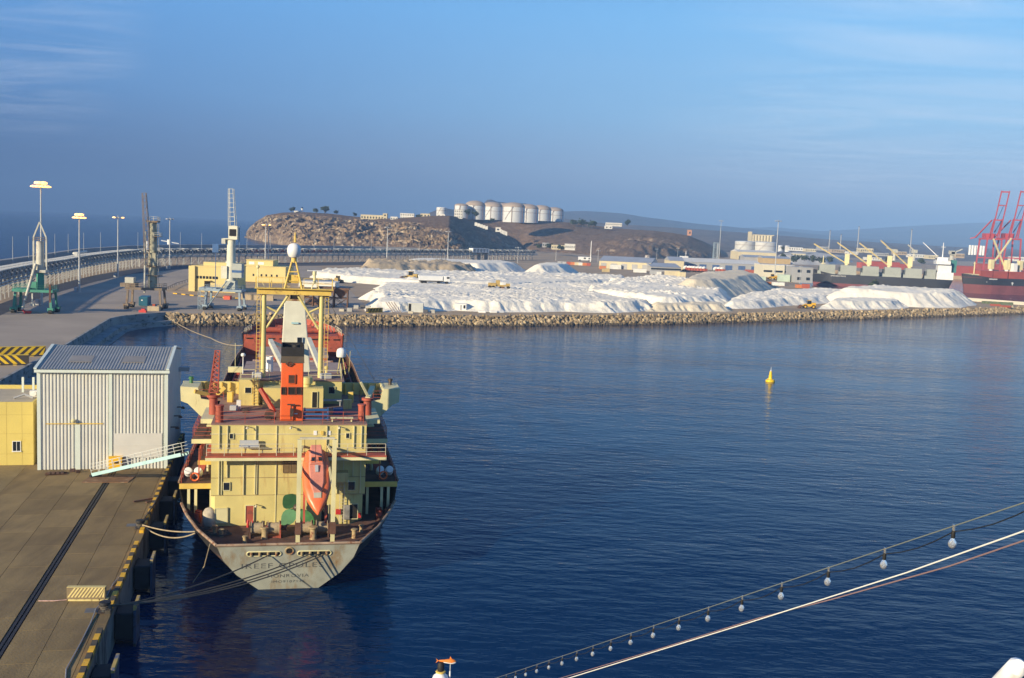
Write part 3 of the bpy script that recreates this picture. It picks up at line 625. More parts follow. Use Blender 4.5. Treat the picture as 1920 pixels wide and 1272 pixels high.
# side platforms
for sg in (-1, 1):
    MB().prism([(sg*6.7, 10.6), (sg*9.65, 10.6), (sg*9.7, 25), (sg*6.7, 25)], 6.05, 6.2).build('side_deck', M_RUSTDK, ship)
    MB().bb(*sorted((sg*6.62, sg*9.7)), 10.42, 10.58, 5.72, 6.18).build('side_deck_fascia', M_YELL, ship)
    MB().rail([(sg*9.55, 10.6, 6.2), (sg*9.6, 25, 6.2)], 1.05, .025, 3, 1.6).build('side_rail', M_RED, ship)
    for x, y in ((8.9, 10.6), (8.3, 10.7), (7.0, 11)): MB().bb(sg*x-.12, sg*x+.12, y-.1, y+.1, 3, 5.75).build('pillar', M_CREAM2, ship)
    MB().bb(*sorted((sg*6.66, sg*8.3)), 12.5, 25, 7.75, 7.86).build('side_deck', M_RUSTDK, ship); MB().bb(*sorted((sg*6.62, sg*8.3)), 12.34, 12.48, 7.45, 7.85).build('side_deck_fascia', M_YELL, ship)
    MB().rail([(sg*8.2, 12.5, 7.86), (sg*8.25, 25, 7.86)], 1.05, .022, 3, 1.6).build('side_rail', M_RED, ship)
    MB().bb(*sorted((sg*6.66, sg*9.0)), 14.0, 25, 9.40, 9.5).build('side_deck', M_RUSTDK, ship); MB().bb(*sorted((sg*6.62, sg*9.0)), 13.84, 13.98, 9.1, 9.5).build('side_deck_fascia', M_CREAM2, ship)
    MB().rail([(sg*6.9, 13.95, 9.5), (sg*8.9, 14, 9.5), (sg*8.95, 25, 9.5)], 1.05, .022, 3, 1.6).build('side_rail', M_RED, ship)
    MB().bb(*sorted((sg*6.6, sg*7.9)), 10.2, 16, 11.7, 12.1).build('deck_edge', M_CREAM2, ship)
    MB().bb(*sorted((sg*6.6, sg*7.7)), 14, 24, 10.65, 10.78).build('side_deck', M_CREAM2, ship)
    for y in (11.3, 12.6, 14.2): MB().beam((sg*8.1, y, 6.2), (sg*8.1, y, 9.2), .10).build('stanchion', M_RED, ship)
    MB().beam((sg*8.25, 13, 6.2), (sg*7.0, 17, 9.4), .5, .08).build('side_stair', M_RED, ship)
    for k, x in enumerate((8.2, 9.05)):
        raft = MB().lathe([(.05, -.62), (.30, -.6), (.36, -.5), (.36, -.05), (.385, -.05), (.385, .05), (.36, .05), (.36, .5), (.30, .6), (.05, .62)], 14, ax=Matrix.Rotation(R(62), 3, 'X')).build('life_raft', M_WHITE, ship); raft.location = (sg*x, 12.0, 6.85)
    tb = MB(); c_ = 20
    tb.tube([(.34*math.cos(2*math.pi*i/c_), 0, .34*math.sin(2*math.pi*i/c_)) for i in range(c_+1)], .075, 6)
    o = tb.build('lifebuoy', mat('buoy_orange', (.75, .14, .03), .5, var=.1), ship); o.location = (sg*8.45, 11.2, 6.62)
    mb = MB().lathe([(.29, 0), (.29, .85), (.27, .87), (.3, .45)], 12); 
    for y in (9.2, 10.0): o = mb.build('drum', M_RED, ship); o.location = (sg*8.0, y, 3)
    # bridge wing
    def wing(px_left):   # mirror of the photographed port wing
        P_ = [S(x, y, 20) for x, y in px_left]; return [Vector((sg*abs(p.x), p.y, p.z)) for p in P_]
    wg = MB().extr(wing([(338, 725), (371, 727), (377, 748), (400, 752), (402, 800), (389, 793), (352, 757), (339, 752)]), (0, .25, 0)).build('bridge_wing', M_CREAM2, ship)
    tip = wing([(338, 725), (371, 727), (375, 742), (339, 746)]); MB().extr([p+Vector((0, .26, 0)) for p in tip], (0, 3.5, 0)).build('wing_end', M_CREAM2, wg)
    MB().bb(*sorted((sg*4.8, sg*9.6)), 20.3, 23.8, 12.0, 12.1).build('wing_deck', M_BRDECK, wg)
    MB().bb(*sorted((sg*4.9, sg*10.8)), 23.82, 23.98, 11.6, 13.35).build('wing_bulwark', M_CREAM, wg)
    for k in range(6): MB().bb(sg*(5.4+k*.8)-.05, sg*(5.4+k*.8)+.05, 23.5, 23.82, 12.1, 13.3).build('bulwark_rib', M_YELL, wg)
    MB().rail([(sg*6.6, 20.1, 12.12), (sg*9.4, 20.1, 12.12)], 1.0, .022, 3, 1.4).build('wing_rail', M_RED, wg)
    o = MB().lathe([(.2, 0), (.16, .5), (.24, .5), (.24, .75), (.05, .8)], 10).build('searchlight', M_GREEN if sg < 0 else M_STEEL, wg); o.location = (sg*9.9, 22.6, 13.25)
# funnel
FX0, FX1 = S(525, 785, 9.2).x, S(568, 785, 9.2).x
def taper(x0, x1, y0, y1, z0, z1, f=.02): return [Vector(p) for p in ((x0, y0, z0), (x1, y0, z0), (x1, y1, z0), (x0, y1, z0), (x0+f, y0+f, z1), (x1-f, y0+f, z1), (x1-f, y1-f, z1), (x0+f, y1-f, z1))]
fun = MB().hexa(taper(FX0, FX1, 9.2, 13.0, 12.12, 17.35, .03)).build('funnel', M_ORNG, ship, bev=.08)
MB().hexa(taper(FX0-.03, FX1+.03, 9.17, 13.03, 17.36, 17.95, .03)).build('funnel_band', mat('funnel_grey', (.10, .075, .05), .7, var=.3), fun)
mb = MB()
for a in ((FX0, FX1, 9.18, 9.28), (FX0, FX1, 12.9, 13.0), (FX0, FX0+.1, 9.28, 12.9), (FX1-.1, FX1, 9.28, 12.9)): mb.bb(a[0], a[1], a[2], a[3], 17.96, 18.75)
mb.build('funnel_cap', M_TAR, fun); MB().bb(FX0+.1, FX1-.1, 9.28, 12.9, 17.9, 17.98).build('funnel_top', M_TAR, fun)
for px, py, r_, y in ((555, 650, .36, 10.2), (537.5, 655, .17, 10.0), (545, 660, .14, 11), (563, 660, .15, 11.4)):
    p = S(px, py, y); MB().lathe([(r_, 0), (r_, p.z-17.98+.2), (r_*.8, p.z-17.98+.2), (r_*.8, p.z-18.2)], 14, (p.x, y, 17.98)).build('exhaust_pipe', M_TAR, fun)
lv_ = wallbox('louvre', 547, 711, 11.5, 15, M_DARK, .03, 9.19, fun, frame=M_ORNG); mb = MB()
for q in range(6): mb.add([(-.27, -.12, -.33+q*.12), (.27, -.12, -.33+q*.12), (.27, -.03, -.25+q*.12), (-.27, -.03, -.25+q*.12)], [(0, 1, 2, 3)])
mb.build('slat', M_RUSTDK, lv_)
for px, w_ in ((531.5, 6.5), (547, 11.5), (560.5, 7)): wallbox('window', px, 733, w_, 12, M_DARK, .03, 9.2, fun, frame=M_RUSTDK)
tb = MB(); tb.tube([(.2*math.cos(i*.3927), 0, .2*math.sin(i*.3927)) for i in range(17)], .045, 5).bb(-.08, .08, -.06, 0, -.08, .08).bb(-.34, -.2, -.04, 0, -.05, .08).bb(.2, .34, -.04, 0, -.05, .08); o = tb.build('emblem', M_RUSTDK, fun); o.location = S(543, 683, 9.15)
o = MB().beam((0, 0, -.9), (0, 0, .4), .1).bb(-.35, .35, -.12, .0, .4, .5).bb(-.1, .2, -.3, 0, -.6, .1).build('signal_lamp', M_STEEL, fun); o.location = S(546, 768, 9.0)
wallbox('name_plate', 555, 776, 6, 2, M_WHITE, .04, 9.19, fun)
# wheelhouse and the gear on deck
wh = MB().hexa(taper(-5.0, 4.75, 18.2, 23.6, 12.12, 14.35, .0)).build('wheelhouse', M_CREAM, ship)
MB().bb(-2.75, 2.9, 15.9, 18.19, 12.12, 14.0).build('chart_room', M_CREAM, wh)
MB().bb(-5.02, -3.1, 17.0, 18.19, 12.12, 14.6).build('stair_house', M_CREAM, wh)
MB().bb(-5.2, 4.95, 18.1, 23.9, 14.352, 14.44).build('monkey_island', M_BRDECK, wh)
def pl(name, px, py, w_, h_, y, m, d=.05, frame=None): return wallbox(name, px, py, w_, h_, m, d, y, wh, frame)
pl('window', 465.5, 732, 11, 10, 17.0, M_GLASS, .04, M_CREAM2); pl('door', 590, 750, 9, 29, 15.88, M_DARK, .03, M_CREAM2); pl('window', 622, 732, 11, 12, 18.18, M_GLASS, .04, M_CREAM2)
mb = MB(); a = S(478, 755, 16.9)
for sx in (-.22, .22): mb.beam((sx, 0, 12.2), (sx, 0, 15.0), .05)
for q in range(9): mb.beam((-.22, 0, 12.4+q*.29), (.22, 0, 12.4+q*.29), .04)
o = mb.build('ladder', M_YELL, wh); o.location = (a.x, 16.9, 0)
MB().rail([(-4.9, 18.2, 14.44), (-2.2, 18.2, 14.44)], 1.0, .025, 2, 1.3).build('roof_rail', M_CREAM2, wh); MB().rail([(1.5, 18.2, 14.44), (4.7, 18.2, 14.44), (4.8, 23.6, 14.44)], 1.0, .025, 2, 1.3).build('roof_rail', M_CREAM2, wh)
o = MB().lathe([(.42, 0), (.42, .3), (.55, .32), (.55, .85), (.5, .95), (.05, .97)], 16).build('mushroom_vent', M_CREAM, ship); o.location = (1.35, 17.0, 14.0)
o = MB().lathe([(.36, 0), (.36, 1.5), (.3, 1.55), (.3, 1.3)], 14).build('tank', M_WHITE, ship); o.location = S(505, 697, 24)
o = MB().cyl((0, 0, .45), (0, 1.1, .45), .45, .45, 14).bb(.6, 1.2, 0, .7, 0, .8).build('deck_ventilator', M_RUSTDK, ship); o.location = (S(505, 780, 9.5).x, 9.6, 12.12)
o = MB().beam((0, 0, .6), (-1.3, .9, 2.6), .32).build('davit_arm', M_RED, ship); o.location = (FX0-.5, 10.2, 12.12)
mb = MB()
for z in (0.1, .5, .9): mb.bb(0, 2.1, 0, .12, z, z+.16)
for x in (0, 2.05): mb.bb(x, x+.1, 0, .6, 0, 1.1)
o = mb.build('blue_frame', M_BLUE, ship); o.location = (FX1+.1, 9.4, 12.12)
o = MB().bb(-1, 1, -.4, .4, .5, .58).bb(-.9, -.8, -.3, .3, 0, .5).bb(.8, .9, -.3, .3, 0, .5).build('deck_table', M_GREY, ship); o.location = (3.7, 17.2, 12.12)
o = MB().bb(-1, 1, -.2, .2, .3, .38).bb(-.9, -.8, -.2, .2, 0, .3).bb(.8, .9, -.2, .2, 0, .3).build('bench', M_CREAM2, ship); o.location = (4.4, 9.1, 12.12)
for sg in (-1, 1):
    o = MB().lathe([(.33, 0), (.33, 1.35), (.38, 1.35), (.38, 1.5), (.05, 1.52)], 14).build('crane_pedestal', M_RED, ship); o.location = (sg*6.2, 9.6 if sg > 0 else 8.8, 12.12)
def lattice(mb, a, b, w0, w1, n, r, m=0, diag=True, up=None):
    a = Vector(a); b = Vector(b); t = (b-a).normalized(); upv = Vector(up) if up else (Vector((0, 0, 1)) if abs(t.z) < .9 else Vector((0, 1, 0))); s_ = t.cross(upv).normalized(); u = s_.cross(t); prev = None
    for i in range(n+1):
        k = i/n; c = a.lerp(b, k); w_ = (w0+(w1-w0)*k)/2; q = [c+s_*(w_*x)+u*(w_*y) for x, y in ((-1, -1), (1, -1), (1, 1), (-1, 1))]
        for j in range(4): mb.beam(q[j], q[(j+1)%4], r*.7, m=m)
        if prev:
            for j in range(4):
                mb.beam(prev[j], q[j], r, m=m)
                if diag: mb.beam(prev[j], q[(j+1)%4], r*.6, m=m)
        prev = q
    return mb
a = S(400, 775, 12.5); b = S(408, 660, 16)
pc = MB().lathe([(.4, 12.12), (.36, 13.6), (.6, 13.7), (.6, 13.9)], 12, (a.x, a.y, 0)).build('stores_crane', M_RED, ship)
lattice(MB(), (a.x, a.y, 13.9), b, .75, .4, 9, .09).build('jib', M_RED, pc); MB().beam((a.x-.4, a.y, 13.9), (a.x-1.6, a.y-.6, 14.3), .35).beam((a.x+.3, a.y, 13.9), (a.x+1.0, a.y, 14.6), .3).build('slewing_arm', M_YELL, pc)
sc2 = MB().lathe([(.4, 12.12), (.36, 13.4), (.55, 13.5), (.55, 13.7)], 12, (6.9, 12.5, 0)).build('stores_crane', M_RED, ship); MB().beam((6.9, 12.5, 13.6), (7.7, 17.5, 13.9), .45, .35).beam((6.9, 12.5, 13.9), (6.2, 12.3, 15.2), .2).build('jib', M_CREAM2, sc2)
# goal-post mast with its cross-tree, radome and radar
GY = 20.0; gx0, gx1 = S(494, 640, GY).x, S(602, 620, GY).x; gt = S(548, 548, GY).z
gp = MB().bb(gx0-.7, gx1+.9, GY-.4, GY+.5, gt-.25, gt+.3).bb(gx0-.9, gx1+1.1, GY-.7, GY+.9, gt+.3, gt+.38).build('goalpost_mast', M_YELL, ship)
for x in (gx0, gx1): MB().cyl((x, GY, 14.4), (x, GY, gt-.3), .25, .21, 12).build('post', M_CREAM, gp)
mid = (gx0+gx1)/2
mb = MB()
for sg in (-1, 1): mb.cyl((mid+sg*.45, GY, gt-.3), (mid+sg*(gx1-mid-.25), GY, gt-3.6), .12, n=8); mb.cyl((mid+sg*1.5, GY, gt-2.0), (mid+sg*(gx1-mid-.25), GY, gt-1.5), .10, n=8)
mb.build('brace', M_CREAM, gp)
for x in (gx0-.5, gx1+.5):
    mb = MB()
    for sx in (-.17, .17): mb.beam((x+sx, GY-.1, 14.5), (x+sx, GY-.1, gt+.3), .045)
    for q in range(24): mb.beam((x-.17, GY-.1, 14.9+q*.36), (x+.17, GY-.1, 14.9+q*.36), .03)
    mb.build('ladder', M_YELL, gp)
MB().rail([(gx0-.8, GY-.6, gt+.38), (mid-1, GY-.6, gt+.38)], 1.0, .025, 2, 1.4).rail([(mid+1, GY-.6, gt+.38), (gx1+1, GY-.6, gt+.38)], 1.0, .025, 2, 1.4).rail([(gx0-.8, GY+.8, gt+.38), (gx1+1, GY+.8, gt+.38)], 1.0, .025, 2, 1.6).build('platform_rail', M_YELL, gp)
mb = MB(); zt = gt+3.0
for sx in (-1, 1):
    for sy in (-1, 1): mb.cyl((mid+sx*.85, GY+sy*.6, gt+.3), (mid+sx*.2, GY+sy*.2, zt), .10, .08, 8)
for z, w_ in ((gt+1.1, .62), (gt+2.0, .43)):
    for sx in (-1, 1): mb.beam((mid-w_, GY+sx*.4, z), (mid+w_, GY+sx*.4, z), .08); mb.beam((mid+sx*w_, GY-.4, z), (mid+sx*w_, GY+.4, z), .08)
mb.cyl((mid, GY, zt-.1), (mid, GY, zt+1.0), .28, .2, 10).bb(mid-.5, mid+.5, GY-.3, GY+.3, gt+.9, gt+1.7).build('top_mast', M_YELL, gp)
zr = S(549, 470, GY).z
MB().lathe([(.42, -.66), (.56, -.5), (.65, -.2), (.67, .05), (.62, .34), (.48, .56), (.25, .69), (.05, .72)], 20, (mid, GY, zr)).build('radome', M_WHITE, gp)
MB().cyl((mid+.1, GY, zr+.8), (mid+.08, GY, zr+1.75), .11, .06, 8).beam((mid-.1, GY, zr+.8), (mid-.1, GY, zr+1.4), .04).build('mast_tip', M_YELL, gp)
rx = S(590, 508, GY).x; rz = S(590, 508, GY).z
mb = MB()
for k in range(3): mb.beam((rx+.55*math.cos(k*2.09), GY+.5*math.sin(k*2.09), gt+.3), (rx, GY, gt+1.3), .07)
mb.cyl((rx, GY, gt+.9), (rx, GY, rz-.3), .13, n=8).cyl((rx, GY, rz-.45), (rx, GY, rz-.06), .2, n=10).build('radar_mount', M_CREAM2, gp); MB().box((rx, GY, rz), (1.4, .18, .1), .2).build('radar_scanner', M_WHITE, gp)
o = MB().cyl((0, 0, 0), (0, 0, 1.9), .05, n=6).lathe([(.05, -.16), (.16, -.05), (.16, .12), (.05, .2)], 10, (0, 0, 2.05)).beam((0, 0, 1.3), (.75, 0, 0), .04).build('antenna', M_CREAM2, gp); o.location = (S(483, 540, GY).x, GY, gt+.3)
# antennas on the wheelhouse roof
p = S(640, 662, 23); o = MB().lathe([(.46, -.42), (.5, -.35), (.5, .1), (.42, .36), (.22, .5), (.05, .53)], 18).build('satellite_dome', M_WHITE, ship); o.location = p
mb = MB()
for k in range(4): mb.beam((p.x+(-.35 if k % 2 else .45), 23+(-.3 if k < 2 else .3), 14.4), (p.x+(-.12 if k % 2 else .12), 23, p.z-.4), .08)
mb.beam((p.x+.8, 23, 14.4), (p.x+.9, 23, p.z+.2), .05).build('dome_stand', M_CREAM, ship)
p = S(456, 666, 22); MB().cyl((p.x, 22, 14.4), (p.x, 22, p.z-.2), .05, n=6).lathe([(.06, -.2), (.22, -.1), (.24, .05), (.15, .18), (.03, .2)], 12, (p.x, 22, p.z)).build('antenna', M_WHITE, ship)
p = S(612, 690, 22); MB().lathe([(.25, 14.4), (.1, 14.7), (.09, p.z-.2), (.2, p.z-.1), (.22, p.z+.1), (.05, p.z+.22)], 10, (p.x, 22, 0)).build('compass_binnacle', M_CREAM, ship)
MB().bb(S(445, 702, 23).x-.9, S(445, 702, 23).x+.5, 22.8, 23.3, 14.44, 15.0).beam((S(441, 690, 23).x, 23, 14.4), (S(441, 655, 23).x, 23, 17.4), .05).build('roof_locker', M_CREAM2, ship)
# hatches and the midships deck crane
M_COAM = M_RED
for (y0, y1, hx, n) in ((27.5, 86, 7.35, 9), (94, 106, 5.9, 3)):
    MB().bb(-hx+.15, hx-.15, y0, y1, 5.2, 6.6).build('hatch_coaming', M_COAM, ship)
    st_ = (y1-y0)/n
    for k in range(n):
        for sx in ((-hx, -.02), (.02, hx)): MB().bb(sx[0], sx[1], y0+k*st_+.06, y0+(k+1)*st_-.06, 6.61, 7.0+(.02 if k % 2 else 0)).build('hatch_cover', M_HATCH, ship)
mb = MB()
for k in range(5): mb.cyl((-6.6, 87.5+k*1.4, 6.0+.3*(k%2)), (-2.2, 87.5+k*1.4, 6.0+.3*(k%2)), .22, n=8); mb.cyl((2.2, 87.5+k*1.4, 6.0+.3*(k%2)), (6.6, 87.5+k*1.4, 6.0+.3*(k%2)), .22, n=8)
mb.build('deck_pipe', mat('deck_pipe', (.42, .30, .25), .7, var=.3, scale=.8, col2=RUST, f2=.5), ship)
CY = 58.0
t0, t1, b0, b1 = S(533, 565, CY), S(572, 565, CY), S(524, 690, CY), S(586, 690, CY)
dc = MB().hexa([Vector(v) for v in ((b0.x, CY, 6.6), (b1.x, CY, 6.6), (b1.x, CY+3, 6.6), (b0.x, CY+3, 6.6), (t0.x, CY+.5, t0.z), (t1.x, CY+.5, t0.z), (t1.x, CY+2.6, t0.z), (t0.x, CY+2.6, t0.z))]).build('deck_crane', mat('crane_white', (.62, .60, .47), .6, var=.1, scale=.5, col2=(.36, .27, .14), f2=.6, s2=.9, stretch=(1, 1, .3)), ship, bev=.12)
MB().bb(t0.x+.1, t1.x-.1, CY+.6, CY+2.5, t0.z+.01, t0.z+.25).bb(t0.x+.15, t0.x+.75, CY+.7, CY+2.4, t0.z+.25, t0.z+2.1).bb(t1.x-.75, t1.x-.15, CY+.7, CY+2.4, t0.z+.25, t0.z+2.1).build('sheave_head', mat('sheave_head', (.4, .3, .14), .7, var=.3, col2=RUST, f2=.5), dc)
MB().bb(t0.x+.8, t1.x-.8, CY+.9, CY+2.2, t0.z-.4, t0.z+1.6).build('winch_opening', M_DARK, dc)
wallbox('window', 562, 638, 9, 10, M_GLASS, .04, CY+.15, dc, frame=M_WHITE); wallbox('name_plate', 553, 606, 13, 3, M_LTBLUE, .15, CY+.3, dc)
for pa, pb in (((507, 640), (534, 694)), ((579, 637), (599, 686))):
    A, B = S(pa[0], pa[1], CY-2), S(pb[0], pb[1], CY-21); MB().beam(A, B, .55, .6).build('jib', dc.data.materials[0], dc)
A, B = S(507, 640, CY-2), S(530, 650, CY); MB().beam(A, B, .4).build('jib_link', dc.data.materials[0], dc)
# forecastle gear
fc = [(-4, 112, 1.6, 1.2), (3.6, 112.5, 1.6, 1.2), (0, 116, 1.2, 1.8), (-2.5, 119, .8, .9), (2.4, 119, .8, .9)]
for x, y, w_, h_ in fc: MB().cyl((x-w_, y, 8.75+h_*.55), (x+w_, y, 8.75+h_*.55), h_*.45, n=12).bb(x-w_-.15, x-w_, y-.5, y+.5, 8.75, 8.75+h_).bb(x+w_, x+w_+.15, y-.5, y+.5, 8.75, 8.75+h_).build('windlass', M_RED, ship)
MB().cyl((0, 122, 8.75), (0, 122, 13.0), .14, .08, 8).build('bow_mast', M_CREAM2, ship)
mb = MB()
for k in range(7): mb.beam((4.2+k*.62, 113.5+k*.1, 8.8), (3.9+k*.62, 112.6, 10.3), .16)
mb.build('lit_bulwark_ribs', mat('lit_rib_paint', (.62, .50, .42), .8, var=.2), ship)  # pale bars stand for sunlit bulwark ribs; the sunlight is in their colour
MB().rail([(-8.7, 109, 8.9), (-7.8, 114, 9.2)], 1.0, .05, 2, 1.2).rail([(8.7, 109, 8.9), (7.8, 114, 9.2)], 1.0, .05, 2, 1.2).build('forecastle_rail', M_PIPEW, ship)
# mooring deck: winches, bitts, drums, liferaft cradle
for px in (482, 513, 573, 603):
    x = S(px, 990, 4.6).x
    wn_ = MB().bb(x-.62, x-.5, 4.0, 5.2, 3, 4.1).bb(x+.5, x+.62, 4.0, 5.2, 3, 4.2).bb(x-.5, x+.5, 4.2, 5.0, 3.0, 3.1).build('mooring_winch', M_RED if px in (513,) else M_RUSTDK, ship)
    MB().lathe([(.62, -.5), (.62, -.44), (.46, -.43), (.5, -.2), (.45, 0), (.5, .2), (.46, .43), (.62, .44), (.62, .5)], 14, (x, 4.6, 3.75), ax=Matrix.Rotation(R(90), 3, 'Y')).build('rope_drum', M_ROPE, wn_)
    MB().lathe([(.18, 0), (.25, .1), (.18, .2), (.3, .5)], 10, (x+.62, 4.6, 3.75), ax=Matrix.Rotation(R(90), 3, 'Y')).build('winch_motor', M_RUSTDK, wn_)
M_BITT = mat('bitt', (.36, .27, .14), .8, var=.3, scale=2, col2=RUST, f2=.52, s2=2)
for px, py, s_ in ((496, 1000, 1.25), (587, 1000, 1.35), (459, 1013, .8), (664, 1001, 1.0), (677, 991, .75), (403, 994, .9), (415, 1000, .8)):
    p = SZ(px, py+8*s_, 3.0); MB().lathe([(.24*s_, 0), (.2*s_, .08), (.2*s_, .65*s_), (.29*s_, .7*s_), (.29*s_, .8*s_), (.05, .82*s_)], 12, (p.x, max(p.y, -.2), 3.0)).build('bitt', M_BITT, ship)
for k in range(9):
    p = SZ(390+random.uniform(-8, 36), 988+random.uniform(0, 18), 3.0); o = MB().tube([(.35*math.cos(i*.5), .35*math.sin(i*.5), .03+i*.006) for i in range(26)], .05, 5).build('rope_coil', M_DROPE, ship); o.location = (p.x, max(.6, p.y), 3.0)
o = MB().lathe([(.55, 0), (.62, .2), (.58, 1.2), (.4, 1.5), (.1, 1.62)], 12).build('covered_bundle', mat('canvas', (.42, .37, .28), .9, var=.25, scale=2), ship); o.location = S(393, 984, 8.2).xy.to_3d()+Vector((0, 0, 3))
for x in (-3.6, -3.2): o = MB().lathe([(.11, 0), (.11, .5), (.05, .6), (.03, .7)], 8).build('fire_extinguisher', M_BRIGHTRED, ship); o.location = (x, 7.4, 3)
# transom fittings and lettering
tn = Vector((0, -math.cos(math.atan2(1.1, 4.1)), -math.sin(math.atan2(1.1, 4.1)))); tu = Vector((0, -1.1, 4.1)).normalized()
def TP(px, py, off=.02):
    lo, hi = -1.2, .1
    for _ in range(30):
        m_ = (lo+hi)/2; z = S(px, py, m_).z
        if m_ < -1.1*z/4.1: lo = m_
        else: hi = m_
    return S(px, py, lo)+tn*off
def TM(p): return Matrix(((1, 0, 0, p.x), (0, tu.y, tn.y, p.y), (0, tu.z, tn.z, p.z), (0, 0, 0, 1)))
for pa, pb in (((463, 1039), (527, 1038)), ((558, 1038), (621, 1036))):
    A, B = TP(*pa), TP(*pb); c = (A+B)/2; hw = (B.x-A.x)/2; h_ = .21
    pts = [(-hw+h_+math.cos(t)*h_ if math.cos(t) < 0 else hw-h_+math.cos(t)*h_, math.sin(t)*h_, 0) for t in np.linspace(.001, 2*math.pi+.001, 25)]
    ck = MB().tube(pts, .055, 6).build('mooring_chock', M_CREAM2, transom, fix=False); ck.matrix_local = TM(c)
    MB().extr([(p[0], p[1], .004) for p in pts[:-1]], (0, 0, .006)).build('chock_opening', M_DARK, ck)
    for k in range(4):
        MB().cyl((-hw+.35+k*(2*hw-.7)/3, -.19, .02), (-hw+.35+k*(2*hw-.7)/3, .19, .02), .11, n=8).build('roller', M_BITT, ck)
c = TP(543, 1033); ck = MB().tube([(.31*math.cos(i*.3142), .31*math.sin(i*.3142), 0) for i in range(21)], .07, 6).build('mooring_chock', M_BITT, transom); ck.matrix_local = TM(c); MB().extr([(.28*math.cos(i*.3142), .28*math.sin(i*.3142), .002) for i in range(20)], (0, 0, .006)).build('chock_opening', M_DARK, ck)
for body, px, py, cap, wpx in (('IREEF GPULES', 530, 1061, 10.5, 150), ('MONROVIA', 540, 1080, 7, 76), ('IMO9107945', 540, 1090.5, 5, 60)):
    p = TP(px, py, .004); k = px_m(toworld(p)); M_ = TM(p); sz = cap/k/.70
    o = text_mesh('lettering', body, sz, M_LETTER, transom, M_, .006, 1.15); w_ = max(v.co.x for v in o.data.vertices)-min(v.co.x for v in o.data.vertices)
    o.matrix_local = M_ @ Matrix.Diagonal((wpx/k/w_, 1, 1, 1))
# lifeboat frame
fx0, fx1 = S(558, 1018, 1.3).x, S(623, 1018, 1.3).x; ftop = S(560, 824, 1.3).z
fr = MB().bb(fx0, fx1, 1.2, 1.4, ftop, ftop+.16).build('lifeboat_davit', M_PIPEW, ship)
for x in (fx0, fx1): MB().bb(x-.17, x+.17, 1.12, 1.48, 3, ftop-.01).build('post', M_CREAM2, fr)
for x in (fx0, fx1):
    for z0, z1 in ((10.8, 10.1), (7.6, 9.3)): MB().beam((x+(.35 if x == fx0 else -.35), 8, z1), (x, 1.5, z0), .17).build('arm', M_CREAM2, fr)
    MB().beam((x+(.5 if x == fx0 else -.5), 7.9, 9.5), (x+(.5 if x == fx0 else -.5), 3.0, 4.6), .18, .3).build('launch_rail', M_RED, fr)
    MB().bb(x-.24, x+.24, 1.0, 1.6, 4.2, 5.2).build('block', M_RUSTDK, fr)
mb = MB()
for k in range(3): mb.cyl((fx0+.4+k*.9, 1.3, ftop-.05), (fx0+.5+k*.9, 5.5, 9.3), .02, n=5)
mb.build('fall_wire', M_DROPE, fr)
# the lifeboat hangs in its davit: a thing of its own
A, B = S(592, 846, 7.0), S(596, 966, 2.9)
bl = (B-A).length; ax = (B-A).normalized(); bc = Vector((1, 0, 0)); bc = (bc-ax*bc.dot(ax)).normalized(); bu = bc.cross(ax)*1.0
if bu.y > 0: bu = -bu
boat = thing('lifeboat', 'orange enclosed lifeboat hanging bow down in the stern davit', 'lifeboat', toworld(A), SHIP_RZ)
def bp(u, c, h): return ax*(u*bl)+bc*c+bu*h
US = [(0, .72, .55, .35), (.06, .95, .75, .45), (.2, 1.16, .9, .5), (.4, 1.24, .95, .5), (.6, 1.18, .9, .48), (.78, .85, .75, .42), (.9, .45, .5, .32), (.97, .17, .25, .18), (1.0, .03, .05, .04)]
mb = MB(); n = 18; vs = []
for u, w_, dn, up_ in US:
    for i in range(n):
        q = 2*math.pi*i/n; c, s_ = math.cos(q), math.sin(q); e_ = .75
        vs.append(bp(u, w_*math.copysign(abs(c)**e_, c), (up_ if s_ > 0 else dn)*math.copysign(abs(s_)**e_, s_)))
mb.add(vs, [(i*n+j, i*n+(j+1)%n, (i+1)*n+(j+1)%n, (i+1)*n+j) for i in range(len(US)-1) for j in range(n)], 0, True); mb.add(vs, [tuple(range(n)), tuple(range(len(vs)-n, len(vs)))])
mb.build('hull', M_BOAT, boat)
def slab(us, name, m, base=.35):
    mb = MB(); vs = []
    for u, w_, h_ in us: vs += [bp(u, -w_, base), bp(u, -w_*.82, h_), bp(u, w_*.82, h_), bp(u, w_, base)]
    k = len(us); mb.add(vs, [(i*4+j, i*4+j+1, (i+1)*4+j+1, (i+1)*4+j) for i in range(k-1) for j in range(3)]+[(0, 1, 2, 3), tuple(range(4*k-1, 4*k-5, -1))]); return mb.build(name, m, boat, bev=.04)
slab([(.03, .62, .55), (.3, .72, .62), (.55, .66, .62), (.68, .42, .55), (.72, .3, .45)], 'canopy', M_BOATTOP)
cp = slab([(.0, .52, 1.12), (.17, .60, 1.14), (.27, .66, .72)], 'cockpit', M_BOATTOP, .5)
for sx in (-1, 1):
    MB().add([bp(.185, sx*.08, 1.12), bp(.185, sx*.44, 1.10), bp(.255, sx*.5, .84), bp(.255, sx*.14, .84)], [(0, 1, 2, 3)]).build('window_frame', M_BOAT, cp)
    MB().add([bp(.197, sx*.14, 1.125), bp(.197, sx*.41, 1.105), bp(.243, sx*.45, .93), bp(.243, sx*.19, .93)], [(0, 1, 2, 3)]).build('window', M_GLASS, cp)
